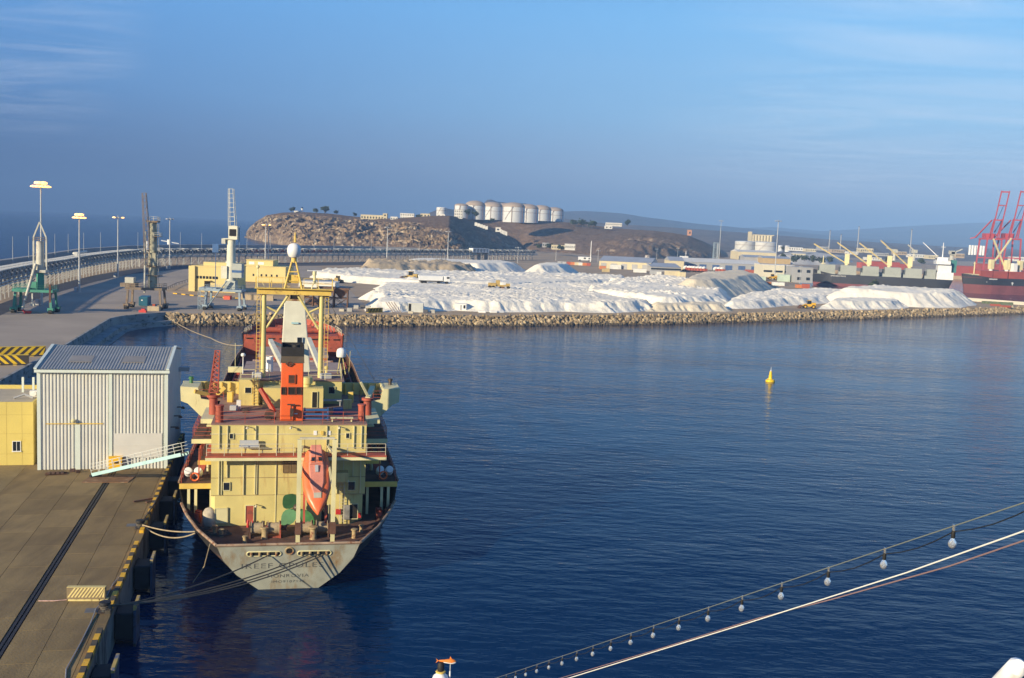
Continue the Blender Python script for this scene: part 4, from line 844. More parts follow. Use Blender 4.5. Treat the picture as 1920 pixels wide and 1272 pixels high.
for name, u, m_ in (('hatch', .72, mat('boat_hatch', (.42, .40, .33), .7, var=.2)), ('deck_fitting', .34, M_GREY)):
    w_ = .34 if name == 'hatch' else .14; h0 = .36 if name == 'hatch' else .62
    MB().hexa([bp(u-.05, -w_, h0), bp(u-.05, w_, h0), bp(u+.055, w_*.9, h0-.03), bp(u+.055, -w_*.9, h0-.03), bp(u-.05, -w_, h0+.16), bp(u-.05, w_, h0+.16), bp(u+.055, w_*.9, h0+.1), bp(u+.055, -w_*.9, h0+.1)]).build(name, m_, boat)
# spare propeller standing against the house
hc = S(556, 951, 6.9); prop = thing('spare_propeller', 'green spare ship propeller stowed against the cream wall under the lifeboat', 'propeller', toworld(hc), SHIP_RZ)
MB().lathe([(.1, -.35), (.3, -.3), (.36, .1), (.25, .4), (.1, .5)], 12, ax=Matrix.Rotation(R(90), 3, 'X')).build('hub', M_STEEL, prop)
for (px, py, wd) in ((533, 930, .72), (529, 984, .62), (589, 983, .55)):
    e_ = S(px, py, 6.7)-hc; L_ = e_.length; d_ = e_.normalized(); sd = Vector((0, 1, 0)).cross(d_); pts = []
    for t in range(17):
        q = math.pi*(-1+2*t/16); u = .5-.5*math.cos(q); u = .12+.9*(.5+.5*math.cos(q)); w_ = math.sin(q)*wd*(.55+.45*math.sin(math.pi*min(1, u)))
        pts.append(d_*(u*L_)+sd*w_+Vector((0, w_*.35-.15, 0)))
    MB().extr(pts[:-1], (0, .09, 0)).build('blade', M_GREEN, prop)

# rigging wires and small deck clutter
for a, b in (((mid, GY, zt+.5), (t0.x+.3, CY+1, t0.z+2.2)), ((gx0, GY, gt+.3), (-8.9, 60, 6.5)), ((gx1, GY, gt+.3), (8.9, 60, 6.5)), ((t0.x+.4, CY+1, t0.z+2.2), (0, 122, 13)), ((t1.x-.4, CY+1, t0.z+2.2), (0, 122, 12.6)), ((gx0, GY, gt+.3), (-8.6, 22, 13.3)), ((gx1, GY, gt+.3), (8.6, 22, 13.3))): MB().cyl(a, b, .022, n=5).build('stay_wire', M_DROPE, ship)
rr_ = random.Random(3)
for x, y, w_, d_, h_, m_ in ((-5.3, 14.5, .7, .5, .45, M_GREY), (-4.9, 15.3, .4, .4, .8, M_WHITE), (-4.2, 13.2, .5, .3, .3, M_STEEL), (4.2, 13.0, .9, .6, .5, M_BLUE), (5.2, 15.5, .8, .5, .9, M_CREAM), (2.4, 12.4, .6, .6, .5, M_RUSTDK), (-3.4, 19.2, .9, .5, .6, M_GREY), (3.2, 19.5, 1.1, .6, .5, M_GREY), (-5.9, 19, .5, .8, 1.0, M_YELL), (5.7, 19, .5, .8, 1.1, M_YELL)):
    o = MB().bb(-w_/2, w_/2, -d_/2, d_/2, 0, h_).build('deck_locker', m_, ship, bev=.03); o.location = (x, y, 12.12 if y < 18 else (14.44 if abs(x) < 5 else 12.12)); o.rotation_euler = (0, 0, rr_.uniform(-.2, .2))
for sg in (-1, 1):
    for y in (15, 19, 23): MB().lathe([(.14, 0), (.14, .7), (.28, .75), (.26, .98), (.05, 1.02)], 10, (sg*7.6, y, 6.2)).build('deck_vent', M_CREAM2, ship)
    for k in range(12):
        y = 28+k*5.6; MB().bb(sg*8.2-.25, sg*8.2+.25, y-.4, y+.4, 5.25, 5.25+rr_.uniform(.5, 1.3)).build('deck_fitting', M_RUSTDK if k % 3 else M_RED, ship)
    MB().cyl((sg*8.8, 26, 5.6), (sg*8.8, 100, 5.6), .12, n=6).build('deck_line', M_RED, ship)
MB().beam((-6.9, 7.98, 11.2), (6.6, 7.98, 11.2), .05).build('cable_run', M_PIPEW, sup)
for x in (-5.9, -2.9, 4.6): MB().cyl((x, 7.94, 5.8), (x, 7.94, 9.3), .04, n=6).build('drain_pipe', M_CREAM2, sup)
# ------------------------------------------------------------------ ropes, gangway
def rope(name, label, pts, r, m, sag=0, n=14, group=None, cat='rope'):
    P = []
    for a, b in zip(pts, pts[1:]):
        for i in range(n):
            t = i/n; p = a.lerp(b, t); p.z -= sag*4*t*(1-t); P.append(p)
    P.append(pts[-1]); return tag(MB().tube(P, r, 6, 0).build(name, m), label, cat, group)
BOL2, BOL1 = G(197, 1138, 3.35), G(263, 983, 3.35)
def Tw(px, py): return toworld(TP(px, py, .12))
for i, (px, py, lab) in enumerate(((503, 1040, 'stern mooring rope from the port chock of the transom to the nearer bollard'), (583, 1037, 'stern mooring rope from the inner roller of the starboard chock to the nearer bollard'), (597, 1038, 'stern mooring rope from the middle roller of the starboard chock to the nearer bollard'), (609, 1038, 'stern mooring rope from the outer roller of the starboard chock to the nearer bollard'))):
    o = rope('mooring_rope', lab, [BOL2+Vector((0, 0, -.05+i*.05)), Tw(px, py)], .05, M_DROPE, .55+.12*i, group='stern mooring ropes')
rg = [(.42, 'white rat guard disc on the lowest stern rope'), (.50, 'white rat guard disc halfway along the stern ropes'), (.46, 'white rat guard disc between the other two on the stern ropes')]
p1 = toworld(st_pts(ST[3], -1)[4]+Vector((.1, -2.2, 0))); p0 = toworld(SZ(366, 998, 4.25))
for i in range(2): rope('mooring_rope', ['upper pale breast rope from the stern quarter to the farther bollard', 'lower pale breast rope from the stern quarter to the farther bollard'][i], [BOL1+Vector((0, 0, .0)), toworld(SZ(366, 997+i*3, 4.2))], .055, M_ROPE, .25+.5*i, group='pale breast ropes')
rope('mooring_rope', 'slack pale rope hanging from the stern quarter down to the water', [toworld(SZ(394, 1020, 4.1)), G(383, 1062, 1.6), G(362, 1092, .15)], .045, M_ROPE, 0, 6)
rope('mooring_rope', 'long pale head rope from the bow to the far quay corner', [toworld(Vector((-8.9, 109, 6.8))), G(395, 634, 3.0), G(310, 592, 3.4)], .09, M_ROPE, .6, 10)
rope('mooring_rope', 'thin slack bow line hanging to the far quay corner', [toworld(Vector((-8.9, 104, 6.6))), G(380, 650, 1.0), G(345, 620, 1.0), G(312, 592, 3.4)], .06, M_DROPE, .2, 8)
ga = G(180, 889, 3.3); gb = toworld(S(347, 851, 17.5))
gw = thing('gangway', 'pale blue gangway sloping from the quay up to the ship side', 'gangway', ga)
gd = gb-ga; gdir = gd.normalized(); gs = gdir.cross(Vector((0, 0, 1))).normalized(); gup = gs.cross(gdir)
def gp_(u, c, h): return gdir*u+gs*c+gup*h
LG = gd.length
for c in (-.5, .5): MB().beam(gp_(0, c, 0), gp_(LG, c, 0), .08, .34).build('side_beam', M_LTBLUE, gw)
trd = MB().bb(-.45, .45, -.12, .12, 0, .05)
tme = MB()
for k in range(int(LG/.42)): tme.beam(gp_(.2+k*.42, -.46, .12), gp_(.2+k*.42, .46, .12), .2, .05)
o = tme.build('tread', mat('tread', (.30, .25, .18), .8, var=.2), gw)
for c in (-.5, .5):
    mb = MB()
    for k in range(int(LG/1.15)+1): mb.beam(gp_(min(LG, k*1.15), c, .1), gp_(min(LG, k*1.15), c, 1.1), .045)
    for h in (.45, .78, 1.1): mb.beam(gp_(0, c, h), gp_(LG, c, h), .035)
    mb.build('handrail', mat('galvanised_rail', (.45, .47, .45), .5, var=.1), gw)
mb = MB().cyl(gp_(-.1, -.65, -.1), gp_(-.1, .65, -.1), .16, n=10); mb.build('roller', M_BLACK, gw)
# ------------------------------------------------------------------ things on the near quay
M_SHED = mat('shed_cladding', (0.60, 0.60, 0.55), .5, 0, var=.06, scale=.4, col2=(.60, .57, .48), f2=.62, s2=.6, stretch=(1, 1, .25))
M_SHEDTRIM = mat('shed_trim', (0.60, 0.66, 0.60), .5, var=.06)
M_ROOF = mat('shed_roof', (0.42, 0.40, 0.35), .5, .2, var=.1, scale=.3, col2=(.25, .24, .23), f2=.6)
M_BYEL = mat('building_yellow', (0.60, 0.48, 0.13), .8, var=.07, scale=.35, col2=(.54, .40, .09), f2=.6, s2=.5)
M_BROOF = mat('flat_roof', (0.40, 0.35, 0.26), .9, var=.12, scale=.5)
def corr(mb, a, b, up, pitch, dep, nrm, m=0):
    """corrugated sheet: from a to b, rising by the vector up, ribs proud along nrm"""
    a = Vector(a); b = Vector(b); L = (b-a).length; n = int(L/pitch); d = (b-a)/n; pts = []
    for i in range(n):
        p = a+d*i; pts += [p, p+d*.38, p+d*.5+nrm*dep, p+d*.88+nrm*dep]
    pts.append(b); k = len(pts); up = Vector(up)
    return mb.add(pts+[p+up for p in pts], [(i, i+1, k+i+1, k+i) for i in range(k-1)], m)
fl, fr_ = G(73, 881, 3), G(312, 878, 3); bk = G(341, 826, 3)
sd = (fr_-fl).normalized(); sn = Vector((sd.y, -sd.x, 0))            # sn points to the camera
shw = (fr_-fl).length; shd = 17.5; he = W(311, 691, float((np.array(fr_)-CAM)@FW)).z-3
shed = thing('warehouse_shed', 'tall pale corrugated metal shed at the end of the near quay', 'shed', fl, math.atan2(sd.y, sd.x))
z1 = he; zr = he+1.35
mb = MB(); corr(mb, (0, 0, 0), (shw, 0, 0), (0, 0, z1-.1), .34, .085, Vector((0, -1, 0))); mb.build('front_wall', M_SHED, shed)
mb = MB()
for x in (0, shw):
    s_ = 1 if x else -1; n = int(shd/.26); pts = []
    for i in range(n):
        for k, o in ((0, 0), (.38, 0), (.5, .06), (.88, .06)):
            y = (i+k)/n*shd; pts.append((x+o*s_, y))
    top = [z1-.05+(zr-z1)*(1-abs(p[1]/shd*2-1)) for p in pts]; k = len(pts)
    mb.add([(p[0], p[1], 0) for p in pts]+[(p[0], p[1], t) for p, t in zip(pts, top)], [(i, i+1, k+i+1, k+i) for i in range(k-1)])
mb.build('side_wall', M_SHED, shed); MB().bb(0, shw, shd-.05, shd, 0, z1).build('back_wall', M_SHED, shed)
for y0, y1, za, zb in ((-.35, shd/2, z1, zr), (shd/2, shd+.35, zr, z1)):
    mb = MB(); corr(mb, (-.2, y0, za), (shw+.2, y0, za), (0, y1-y0, zb-za), .30, .07, Vector((0, 0, 1))); mb.build('roof_sheet', M_ROOF, shed)
for x in (1.9+.6, 7.8): 
    p0 = .25; o = MB().hexa([Vector(q) for q in ((x, 2.2, z1+.085+2.55/9.1*1.35*.97), (x+2.3, 2.2, z1+.085+2.55/9.1*1.35*.97), (x+2.3, 4.6, z1+.085+4.95/9.1*1.35*.97), (x, 4.6, z1+.085+4.95/9.1*1.35*.97), (x, 2.2, z1+.11+2.55/9.1*1.35), (x+2.3, 2.2, z1+.11+2.55/9.1*1.35), (x+2.3, 4.6, z1+.11+4.95/9.1*1.35), (x, 4.6, z1+.11+4.95/9.1*1.35))]).build('roof_light', mat('roof_light', (.24, .22, .19), .5, var=.2), shed)
mb = MB().bb(-.12, .22, -.14, .2, 0, z1); mb.build('corner_trim', M_SHEDTRIM, shed); MB().bb(shw-.22, shw+.12, -.14, .2, 0, z1).build('corner_trim', M_SHEDTRIM, shed); MB().bb(shw*.545, shw*.545+.3, -.16, 0, 0, z1-.3).build('door_post', M_SHEDTRIM, shed)
MB().bb(-.3, shw+.3, -.5, -.1, z1-.30, z1-.02).build('eave_gutter', M_SHEDTRIM, shed)
for x in (-.22, shw+.1):
    for a, b in (((x, -.4, z1+.1), (x, shd/2, zr+.12)), ((x, shd/2, zr+.12), (x, shd+.4, z1+.1))): MB().beam(a, b, .3, .16).build('verge_trim', M_SHEDTRIM, shed)
MB().bb(.7, shw*.5, -.15, -.08, he*.455, he*.455+.1).build('door_track', M_YELL, shed); MB().bb(shw*.28, shw*.28+.5, -.12, -.075, 0, he*.45).build('wicket_door', M_SHEDTRIM, shed)
MB().bb(shw*.555+.32, shw-.45, -.13, -.075, he*.115, he*.36).bb(shw*.555+.3, shw-.42, -.15, -.07, he*.235, he*.245).build('roller_door', mat('roller_door', (.58, .57, .53), .5, var=.05), shed)
o = MB().lathe([(.05, -.2), (.22, -.1), (.25, .05), (.1, .2)], 10).build('wall_lamp', M_CREAM2, shed); o.location = (shw*.27, -.3, he*.49)
for y, z in ((4, 3.6), (8, 4.1), (12, 4.4)): o = MB().bb(0, .8, -.08, .08, 0, .12).bb(.5, .9, -.15, .15, -.15, .02).build('side_lamp', M_STEEL, shed); o.location = (shw+.06, y, z)
o = MB().bb(0, 1.2, -.4, .4, 0, .5).build('side_vent', M_GREY, shed); o.location = (shw+.06, 14.5, he-2.2)
MB().bb(shw*.55, shw*.62, -.5, -.1, 0, .12).build('kerb', M_YELLINE, shed)
# yellow building at the frame edge
p = G(63, 872, 3); yb = thing('yellow_building', 'plain yellow flat-roofed building beside the corrugated shed', 'building', p, math.atan2(sd.y, sd.x))
k = px_m(p); hb_ = 118/k*1.01; wd, dp = 13, 11.5
MB().hexa([Vector(q) for q in ((-wd, 0, 0), (0, 0, 0), (0, dp, 0), (-wd, dp, 0), (-wd, 0, hb_-.5), (0, 0, hb_-.5), (0, dp, hb_-.5), (-wd, dp, hb_-.5))]).build('wall', M_BYEL, yb)
MB().bb(-wd+.2, -.2, .2, dp-.2, hb_-.49, hb_-.42).build('roof', M_BROOF, yb)
for a in ((-wd, 0, 0, .2), (-.2, 0, .2, dp-.2), (-wd, 0, dp-.2, dp), (-wd, -wd+.2, .2, dp-.2)): MB().bb(a[0], a[1], a[2], a[3], hb_-.498, hb_).build('parapet', M_BYEL, yb)
for x in (-1.1, -2.6, -4.1):
    MB().bb(x*1.0-.012, x+.012, -.008, .0, 0, hb_-.02).build('panel_joint', mat('yellow_joint', (.42, .32, .09), .9, var=0), yb)
for z in (hb_*.18, hb_*.5, hb_*.8): MB().bb(-wd, 0, -.008, 0, z-.012, z+.012).build('panel_joint', MATS['yellow_joint'], yb)
x = -29/k-.36; z = 36/k; win = MB().bb(x, x+.72, -.02, .1, z-.5, z+.5).build('window', M_GLASS, yb); MB().bb(x-.06, x, -.06, 0, z-.56, z+.56).bb(x+.72, x+.78, -.06, 0, z-.56, z+.56).bb(x, x+.72, -.06, 0, z+.5, z+.56).bb(x-.1, x+.82, -.12, 0, z-.6, z-.5).bb(x+.34, x+.38, -.05, 0, z-.5, z+.5).build('frame', M_WHITE, win)
MB().bb(-1.6, -.7, 6, 6.6, hb_-.42, hb_+.2).cyl((-1.1, 5.9, hb_-.1), (-1.1, 6.0, hb_-.1), .22, n=10).build('air_conditioner', M_WHITE, yb)
for x in (-1.9, -3.0): MB().bb(x, x+.22, 8.8, 9.0, hb_-.42, hb_+1.3).build('vent_pipe', M_SHEDTRIM, yb)
MB().tube([(-2.8, 4.2, hb_-.3), (-1.8, 4.6, hb_+.05), (-.9, 4.4, hb_-.3)], .12, 6).build('roof_pipe', M_GREY, yb)
# chevron barriers
M_CHY = mat('chevron_yellow', (.76, .50, .02), .6, var=.08); M_CHB = mat('chevron_black', (.05, .042, .035), .7, var=.15)
def barrier(name, label, p0, p1, h, th, tilt=1, nst=7, group=None, my=None, mk=None):
    M_CHY = my or MATS['chevron_yellow']; M_CHB = mk or MATS['chevron_black']
    L = (p1-p0).length; d = (p1-p0).normalized(); t = thing(name, label, 'barrier', p0, math.atan2(d.y, d.x), group)
    MB().bb(0, L, 0, th, .12, h).build('body', M_CHB, t)
    w_ = L/nst/2
    for i in range(nst):
        x = i*2*w_+w_*.3; dx = h*.9*tilt; q = [(x, .25), (x+w_, .25), (x+w_+dx, h-.02), (x+dx, h-.02)]
        lo = 0.01; q = [(min(max(a, lo), L-lo), b) for a, b in q]
        MB().extr([(a, -.012, b) for a, b in q], (0, .011, 0)).build('stripe', M_CHY, t)
    for i in range(max(2, nst//2)): MB().bb(i*L/max(2, nst//2)+.1, i*L/max(2, nst//2)+.7, -.05, th+.05, 0, .12).build('foot', M_CHY, t)
    MB().bb(0, L, 0, th, h+.002, h+.03).build('cap', M_CHY, t); return t
barrier('chevron_barrier', 'yellow and black chevron barrier, the nearer of the pair behind the yellow building', G(-40, 686, 3), G(54, 685, 3), 1.75, .8, -1, 6, 'chevron barriers')
barrier('chevron_barrier', 'yellow and black chevron barrier, the farther of the pair by the basin wall', G(-40, 671, 3), G(86, 668, 3), 1.8, .8, 1, 8, 'chevron barriers')
o = barrier('striped_barrier', 'pale yellow striped barrier lying across the near quay slabs', G(125, 1127, 3.01), G(197, 1127, 3.01), .95, .35, .55, 11, None, mat('faded_yellow', (.60, .49, .20), .7, var=.15, scale=2), mat('faded_brown', (.20, .15, .08), .8, var=.2, scale=2))
p = G(204, 882, 3); yx = thing('equipment_box', 'bright yellow equipment box at the foot of the shed', 'box', p, QA); MB().bb(0, 1.3, 0, 1.0, .08, 1.35).build('body', mat('box_yellow', (.78, .45, .01), .5, var=.08), yx, bev=.03); MB().bb(.55, .95, -.03, 0, .7, .95).build('panel', M_STEEL, yx); MB().bb(-.04, 1.34, -.04, 1.04, 1.351, 1.42).build('lid', mat('box_yellow', (.78, .45, .01)), yx)
a, b, c_, d_ = G(153, 905, 3.02), G(240, 905, 3.02), G(255, 893, 3.02), G(170, 893, 3.02)
tag(MB().prism([q[:2] for q in (a, b, c_, d_)], 3.0, 3.06).build('steel_plate', mat('rusty_plate', (.19, .10, .05), .8, var=.3, scale=1.2, col2=(.30, .22, .14), f2=.55)), 'rusty brown steel plate on the quay under the gangway foot', 'steel plate')
pt = thing('broken_pallet', 'broken brown timber pallet lying before the shed', 'pallet', G(88, 892, 3.02), QA+.15)
for i in range(4): MB().bb(i*.42, i*.42+.3, 0, 1.0, .1, .14).build('plank', M_RUSTDK, pt)
for y in (.1, .8): MB().bb(-.2, 1.9, y, y+.1, 0, .098).build('bearer', M_RUSTDK, pt)
for i, (x, y, l_, w_, lab) in enumerate(((136, 884, .5, .5, 'small dark timber block beside the shed front'), (146, 886, .4, .35, 'smallest dark timber block in front of the shed'), (268, 940, 1.9, .22, 'thin brown plank lying near the kerb'), (283, 942, 1.2, .2, 'short brown plank lying against the kerb'))):
    t = tag(MB().box((0, 0, .12), (l_, w_, .24 if l_ < 1 else .1), QA+.3*i).build('timber', M_RUSTDK), lab, 'timber'); t.location = G(x, y, 3.02)
for (x, y, lab) in ((247, 985, 'square steel manhole cover by the farther bollard'), (172, 1145, 'square steel manhole cover by the nearer bollard')):
    o = tag(MB().bb(-.42, .42, -.42, .42, 0, .02).bb(-.3, .3, -.3, .3, .021, .03).build('manhole_cover', mat('manhole_steel', (.16, .165, .17), .6, .4, var=.2)), lab, 'manhole'); o.location = G(x, y, 3.012); o.rotation_euler = (0, 0, QA)
for p, lab in ((BOL2, 'black mooring bollard holding the dark stern ropes'), (BOL1, 'black mooring bollard holding the pale breast ropes')):
    bo = thing('bollard', lab, 'bollard', (p.x, p.y, 3.01), QA, 'quay bollards'); MB().lathe([(.30, 0), (.26, .1), (.24, .45), (.40, .55), (.38, .7), (.05, .74)], 14).build('body', M_BLACK, bo); MB().bb(-.42, .42, -.42, .42, 0, .05).build('base_plate', M_STEEL, bo)
    MB().tube([((.3+.02*math.sin(i))*math.cos(i*.7), (.3+.02*math.sin(i))*math.sin(i*.7), .2+.012*i) for i in range(20)], .05, 5).build('rope_turns', M_DROPE, bo)
rope('hose', 'grey hose snaking along the edge of the near quay', [G(122, 1290, 3.04), G(124, 1255, 3.05), G(150, 1208, 3.05), G(170, 1168, 3.05), G(180, 1142, 3.1), G(198, 1122, 3.1), G(212, 1095, 3.05), G(232, 1072, 3.15), G(238, 1068, 3.3)], .038, mat('hose_grey', (.22, .235, .26), .6, var=.1), 0, 8, cat='hose')
rope('barrier_tape', 'red and white tape lying from the striped barrier to the crane rail', [G(125, 1125, 3.02), G(100, 1127, 3.03), G(72, 1127, 3.02)], .03, mat('tape', (.55, .35, .30), .6, var=.5, scale=3), 0, 8, cat='tape')
rope('mooring_rope', 'dark rope lying along the kerb beyond the farther bollard', [BOL1, G(278, 962, 3.35), G(288, 947, 3.4), G(297, 930, 3.35)], .07, M_DROPE, 0, 6)
for i, (x, y) in enumerate(((285, 1040), (262, 1010))): pass
# fenders
fmb = []
fend = thing('fender', '', 'fender'); MB().hexa([Vector(q) for q in ((-1.0, .0, -.9), (1.0, 0, -.9), (1.0, 1.25, -.9), (-1.0, 1.25, -.9), (-1.0, 0, 1.0), (1.0, 0, 1.0), (1.0, 1.25, 1.0), (-1.0, 1.25, 1.0))]).build('rubber_block', M_BLACK, fend, bev=.12)
MB().bb(-1.1, 1.1, 1.26, 1.42, -2.2, 1.25).build('front_panel', mat('fender_panel', (.03, .05, .10), .6, var=.3, scale=1, col2=(.02, .02, .02), f2=.5), fend)
MB().bb(-1.1, 1.1, 1.24, 1.45, 1.251, 1.55).build('panel_top', mat('fender_tip', (.42, .30, .08), .6, var=.3, col2=(.05, .09, .2), f2=.5), fend); MB().tube([(-.9, .1, 1.1), (-.5, .7, .75), (0, 1.2, 1.1)], .05, 5).build('chain', M_DROPE, fend)
index_kids(); first = True
for px, py, wh_ in ((316, 978, 'fifth from the frame bottom, under the farther bollard'), (293, 1048, 'third from the frame bottom, midway between the bollards'), (262, 1134, 'second from the frame bottom, just beyond the nearer bollard'), (222, 1248, 'nearest of the row, at the bottom of the frame'), (328, 930, 'under the gangway end of the quay'), (337, 893, 'farthest of the row, beside the shed corner')):
    s = toQ(G(px, py, 2.6))[0]; pos = Q(s, 0.0, 1.35); lab = 'black rubber fender, '+wh_
    if first: o = fend; first = False
    else: o = copy_tree(fend)
    o.location = pos; o.rotation_euler = (0, 0, QA-math.pi/2); o['label'] = lab[:]; o['group'] = 'fenders along the quay wall'
for o in [q for q in COL.objects if q.name.startswith('fender')]: o['label'] = o['label'].replace('from the frame bottom, ', 'from below, ')

# ------------------------------------------------------------------ far apron: cranes, lamp masts, conveyor, buildings
def harbour_crane(label, base, rz, cm, tm, hcol, hw, boom, extra):
    t = thing('harbour_crane', label, 'crane', base, rz, 'harbour cranes on the far apron')
    for sx in (-1, 1):
        for sy in (-1, 1):
            MB().beam((sx*hw, sy*2.6, 1.0), (sx*(hw-.3), sy*2.2, 5.3), .55, .55).build('leg', tm, t)
            bg_ = MB().bb(sx*hw-.7, sx*hw+.7, sy*2.6-.9, sy*2.6+.9, .75, 1.5).build('bogie', tm, t)
            for q in (-.6, .6): MB().cyl((sx*hw-.45, sy*2.6+q, .55), (sx*hw+.45, sy*2.6+q, .55), .55, n=12).build('wheel', M_BLACK, bg_)
    MB().bb(-hw-.4, hw+.4, -2.7, 2.7, 5.45, 6.1).build('portal', tm, t); MB().rail([(-hw-.3, -2.6, 6.1), (hw+.3, -2.6, 6.1), (hw+.3, 2.6, 6.1), (-hw-.3, 2.6, 6.1), (-hw-.3, -2.6, 6.1)], 1.1, .04, 2, 2).build('railing', tm, t)
    return t
M_CRG = mat('crane_green', (.05, .24, .17), .6, var=.2, scale=.5, col2=(.20, .10, .05), f2=.62); M_CRP = mat('crane_pale', (.48, .47, .40), .6, var=.15, scale=.5, col2=(.22, .12, .06), f2=.58); M_CRB = mat('crane_brown', (.20, .155, .11), .75, var=.25, scale=.6, col2=RUST, f2=.56); M_CRK = mat('crane_khaki', (.36, .34, .24), .7, var=.2, scale=.5, col2=(.17, .09, .05), f2=.57); M_CRW = mat('crane_white', (.62, .65, .66)); M_CRBL = mat('crane_greyblue', (.25, .32, .37), .6, var=.2, scale=.5, col2=(.15, .1, .07), f2=.62)
kk = lambda p: px_m(p)
# 1: green portal, boom lowered to the ground
b1_ = G(67, 586, 3); c1 = harbour_crane('green harbour crane with its boom lowered to the ground beside the tall lit mast', b1_, R(8), M_CRP, M_CRG, 0, 4.6, None, None)
MB().cyl((1.2, 0, 6.1), (1.2, 0, 10.5), 1.0, .9, 14).build('column', M_CRG, c1); MB().bb(-.5, 2.9, -1.4, 1.4, 10.5, 11.2).build('slewing_platform', M_CRP, c1); MB().cyl((1.2, 0, 11.2), (1.2, 0, 18.6), 1.05, .95, 14).build('tower', M_CRP, c1)
for x in (-.35, 2.8):
    MB().beam((x, -.2, 11.2), (x, -.2, 19.6), .38).build('mast_leg', M_CRP, c1); MB().beam((x, -.2, 19.6), (1.2, -.2, 23.6), .34).build('mast_leg', M_CRP, c1)
MB().rail([(-.2, -1.2, 18.6), (2.6, -1.2, 18.6), (2.6, 1.2, 18.6), (-.2, 1.2, 18.6), (-.2, -1.2, 18.6)], 1, .05, 2, 1.2).build('tower_rail', M_CRB, c1)
MB().cyl((.6, -1.6, 12.8), (-2.3, -3.4, .9), .42, .30, 10).build('boom', M_CRP, c1); MB().beam((-2.3, -3.4, .9), (-.8, -4.3, .35), .4).bb(-1.5, .2, -4.6, -3.9, .1, .75).build('grab_head', M_BRIGHTRED, c1)
MB().bb(-5, -1.2, -2.2, 1.2, 6.1, 6.3).bb(-4.8, -4.2, -2, -1.4, .9, 4).build('machinery', M_CRG, c1); MB().bb(-1.5, .5, -.9, .9, 6.3, 8.0).build('engine_house', M_CRG, c1); MB().bb(-.2, .8, -4, -3, 2.0, 2.6).bb(.1, .4, -3.6, -3.3, 2.6, 5.2).build('hook_block', M_CRP, c1)
MB().bb(4.1, 4.6, -2.7, -1.9, 1.5, 7.6).build('rusty_post', M_RUSTDK, c1)
# 2: khaki tower, lattice boom straight up
b2_ = G(274, 579, 3); c2 = harbour_crane('brown harbour crane with a rusty lattice boom raised above the blue container', b2_, R(4), M_CRK, M_CRB, 0, 4.7, None, None)
MB().cyl((1.8, 0, 6.1), (1.8, 0, 24.5), 1.25, 1.0, 14).build('tower', M_CRK, c2)
for q_ in ((.4, 3.6, -1.5, 1.5, 12.0, 12.25), (.3, 3.4, -1.4, 1.4, 24.5, 25), (2.4, 4.0, -1.4, 1.4, 20.5, 20.65), (-.2, 4.2, -1.4, 1.4, 9.4, 9.6)): MB().bb(*q_).build('platform', M_CRB, c2)
MB().rail([(.6, -1.4, 12.25), (3.5, -1.4, 12.25), (3.5, 1.4, 12.25)], 1, .05, 2, 1.3).rail([(2.4, -1.3, 20.65), (4, -1.3, 20.65), (4, 1.3, 20.65)], 1, .05, 2, 1.3).rail([(1.2, -1.3, 25), (3.4, -1.3, 25), (3.4, 1.3, 25)], 1.1, .05, 2, 1.3).build('platform_rail', M_CRP, c2)
mb = MB()
for q in range(26): mb.beam((3.0, -.3, 6.5+q*.7), (3.5, -.3, 6.5+q*.7), .05)
mb.beam((3.0, -.3, 6.2), (3.0, -.3, 24.5), .07).beam((3.5, -.3, 6.2), (3.5, -.3, 24.5), .07).build('ladder', M_CRK, c2)
mb = lattice(MB(), (.9, -1.2, 12.5), (-.2, -1.6, 32.6), 1.7, 1.0, 12, .12, diag=True); mb.build('boom', M_CRB, c2); MB().cyl((.0, -1.6, 4.6), (.15, -1.6, 22), .26, n=8).build('mast_tube', M_CRP, c2); MB().bb(1.0, 3.0, -1.7, -.9, 12.4, 16).build('winch_house', M_CRK, c2)
MB().bb(-5.6, -3.2, -1.2, 1.2, 7.2, 8.8).build('cab', M_CRP, c2); MB().bb(-6.8, -2.6, -1.6, 1.6, 6.1, 7.18).build('counterweight', M_CRB, c2)
# 3: white and grey-blue
b3_ = G(422, 581, 3); c3 = harbour_crane('white and grey blue harbour crane standing before the yellow office building', b3_, R(0), M_CRW, M_CRBL, 0, 5.0, None, None)
MB().cyl((1.6, 0, 6.1), (1.6, 0, 20.5), 1.5, 1.15, 14).build('tower', M_CRW, c3); MB().bb(.2, 3.2, -1.5, 1.5, 6.1, 8.6).bb(2.2, 5, -1.3, 1.3, 9.5, 13.6).build('machinery_house', mat('machine_grey', (.38, .40, .36), .6, var=.1), c3); MB().bb(2.2, 5.03, -1.34, 1.34, 11.0, 11.7).build('band', M_BLUE, c3); MB().bb(-.8, .9, -1.8, .2, 9.2, 12.8).build('drive_unit', M_CRW, c3)
MB().bb(-.4, 3.6, -1.5, 1.5, 20.5, 20.8).bb(1.0, 3.6, -1.2, 1.0, 20.8, 24.4).build('head', M_CRW, c3); MB().bb(1.3, 3.3, -1.25, -1.2, 21.5, 23.5).build('head_opening', M_DARK, c3); MB().bb(-.9, .2, -1.4, 0, 19.2, 20.7).build('cab', M_CRP, c3)
mb = lattice(MB(), (1.9, -.2, 24.4), (1.5, -.6, 35.0), 1.9, 1.3, 8, .12, diag=False); mb.build('boom', M_CRW, c3)
MB().beam((.4, .6, 9), (.3, .6, 20.5), .2).beam((3.6, .6, 9), (3.7, .6, 24), .22).build('stay', M_CRBL, c3); MB().beam((-4.5, -2.8, .6), (1.2, -2.8, 8.6), .9, .15).build('stair', M_CRBL, c3); MB().bb(-7, -2, -2.4, 2.4, 5.6, 6.4).build('side_platform', M_CRBL, c3)
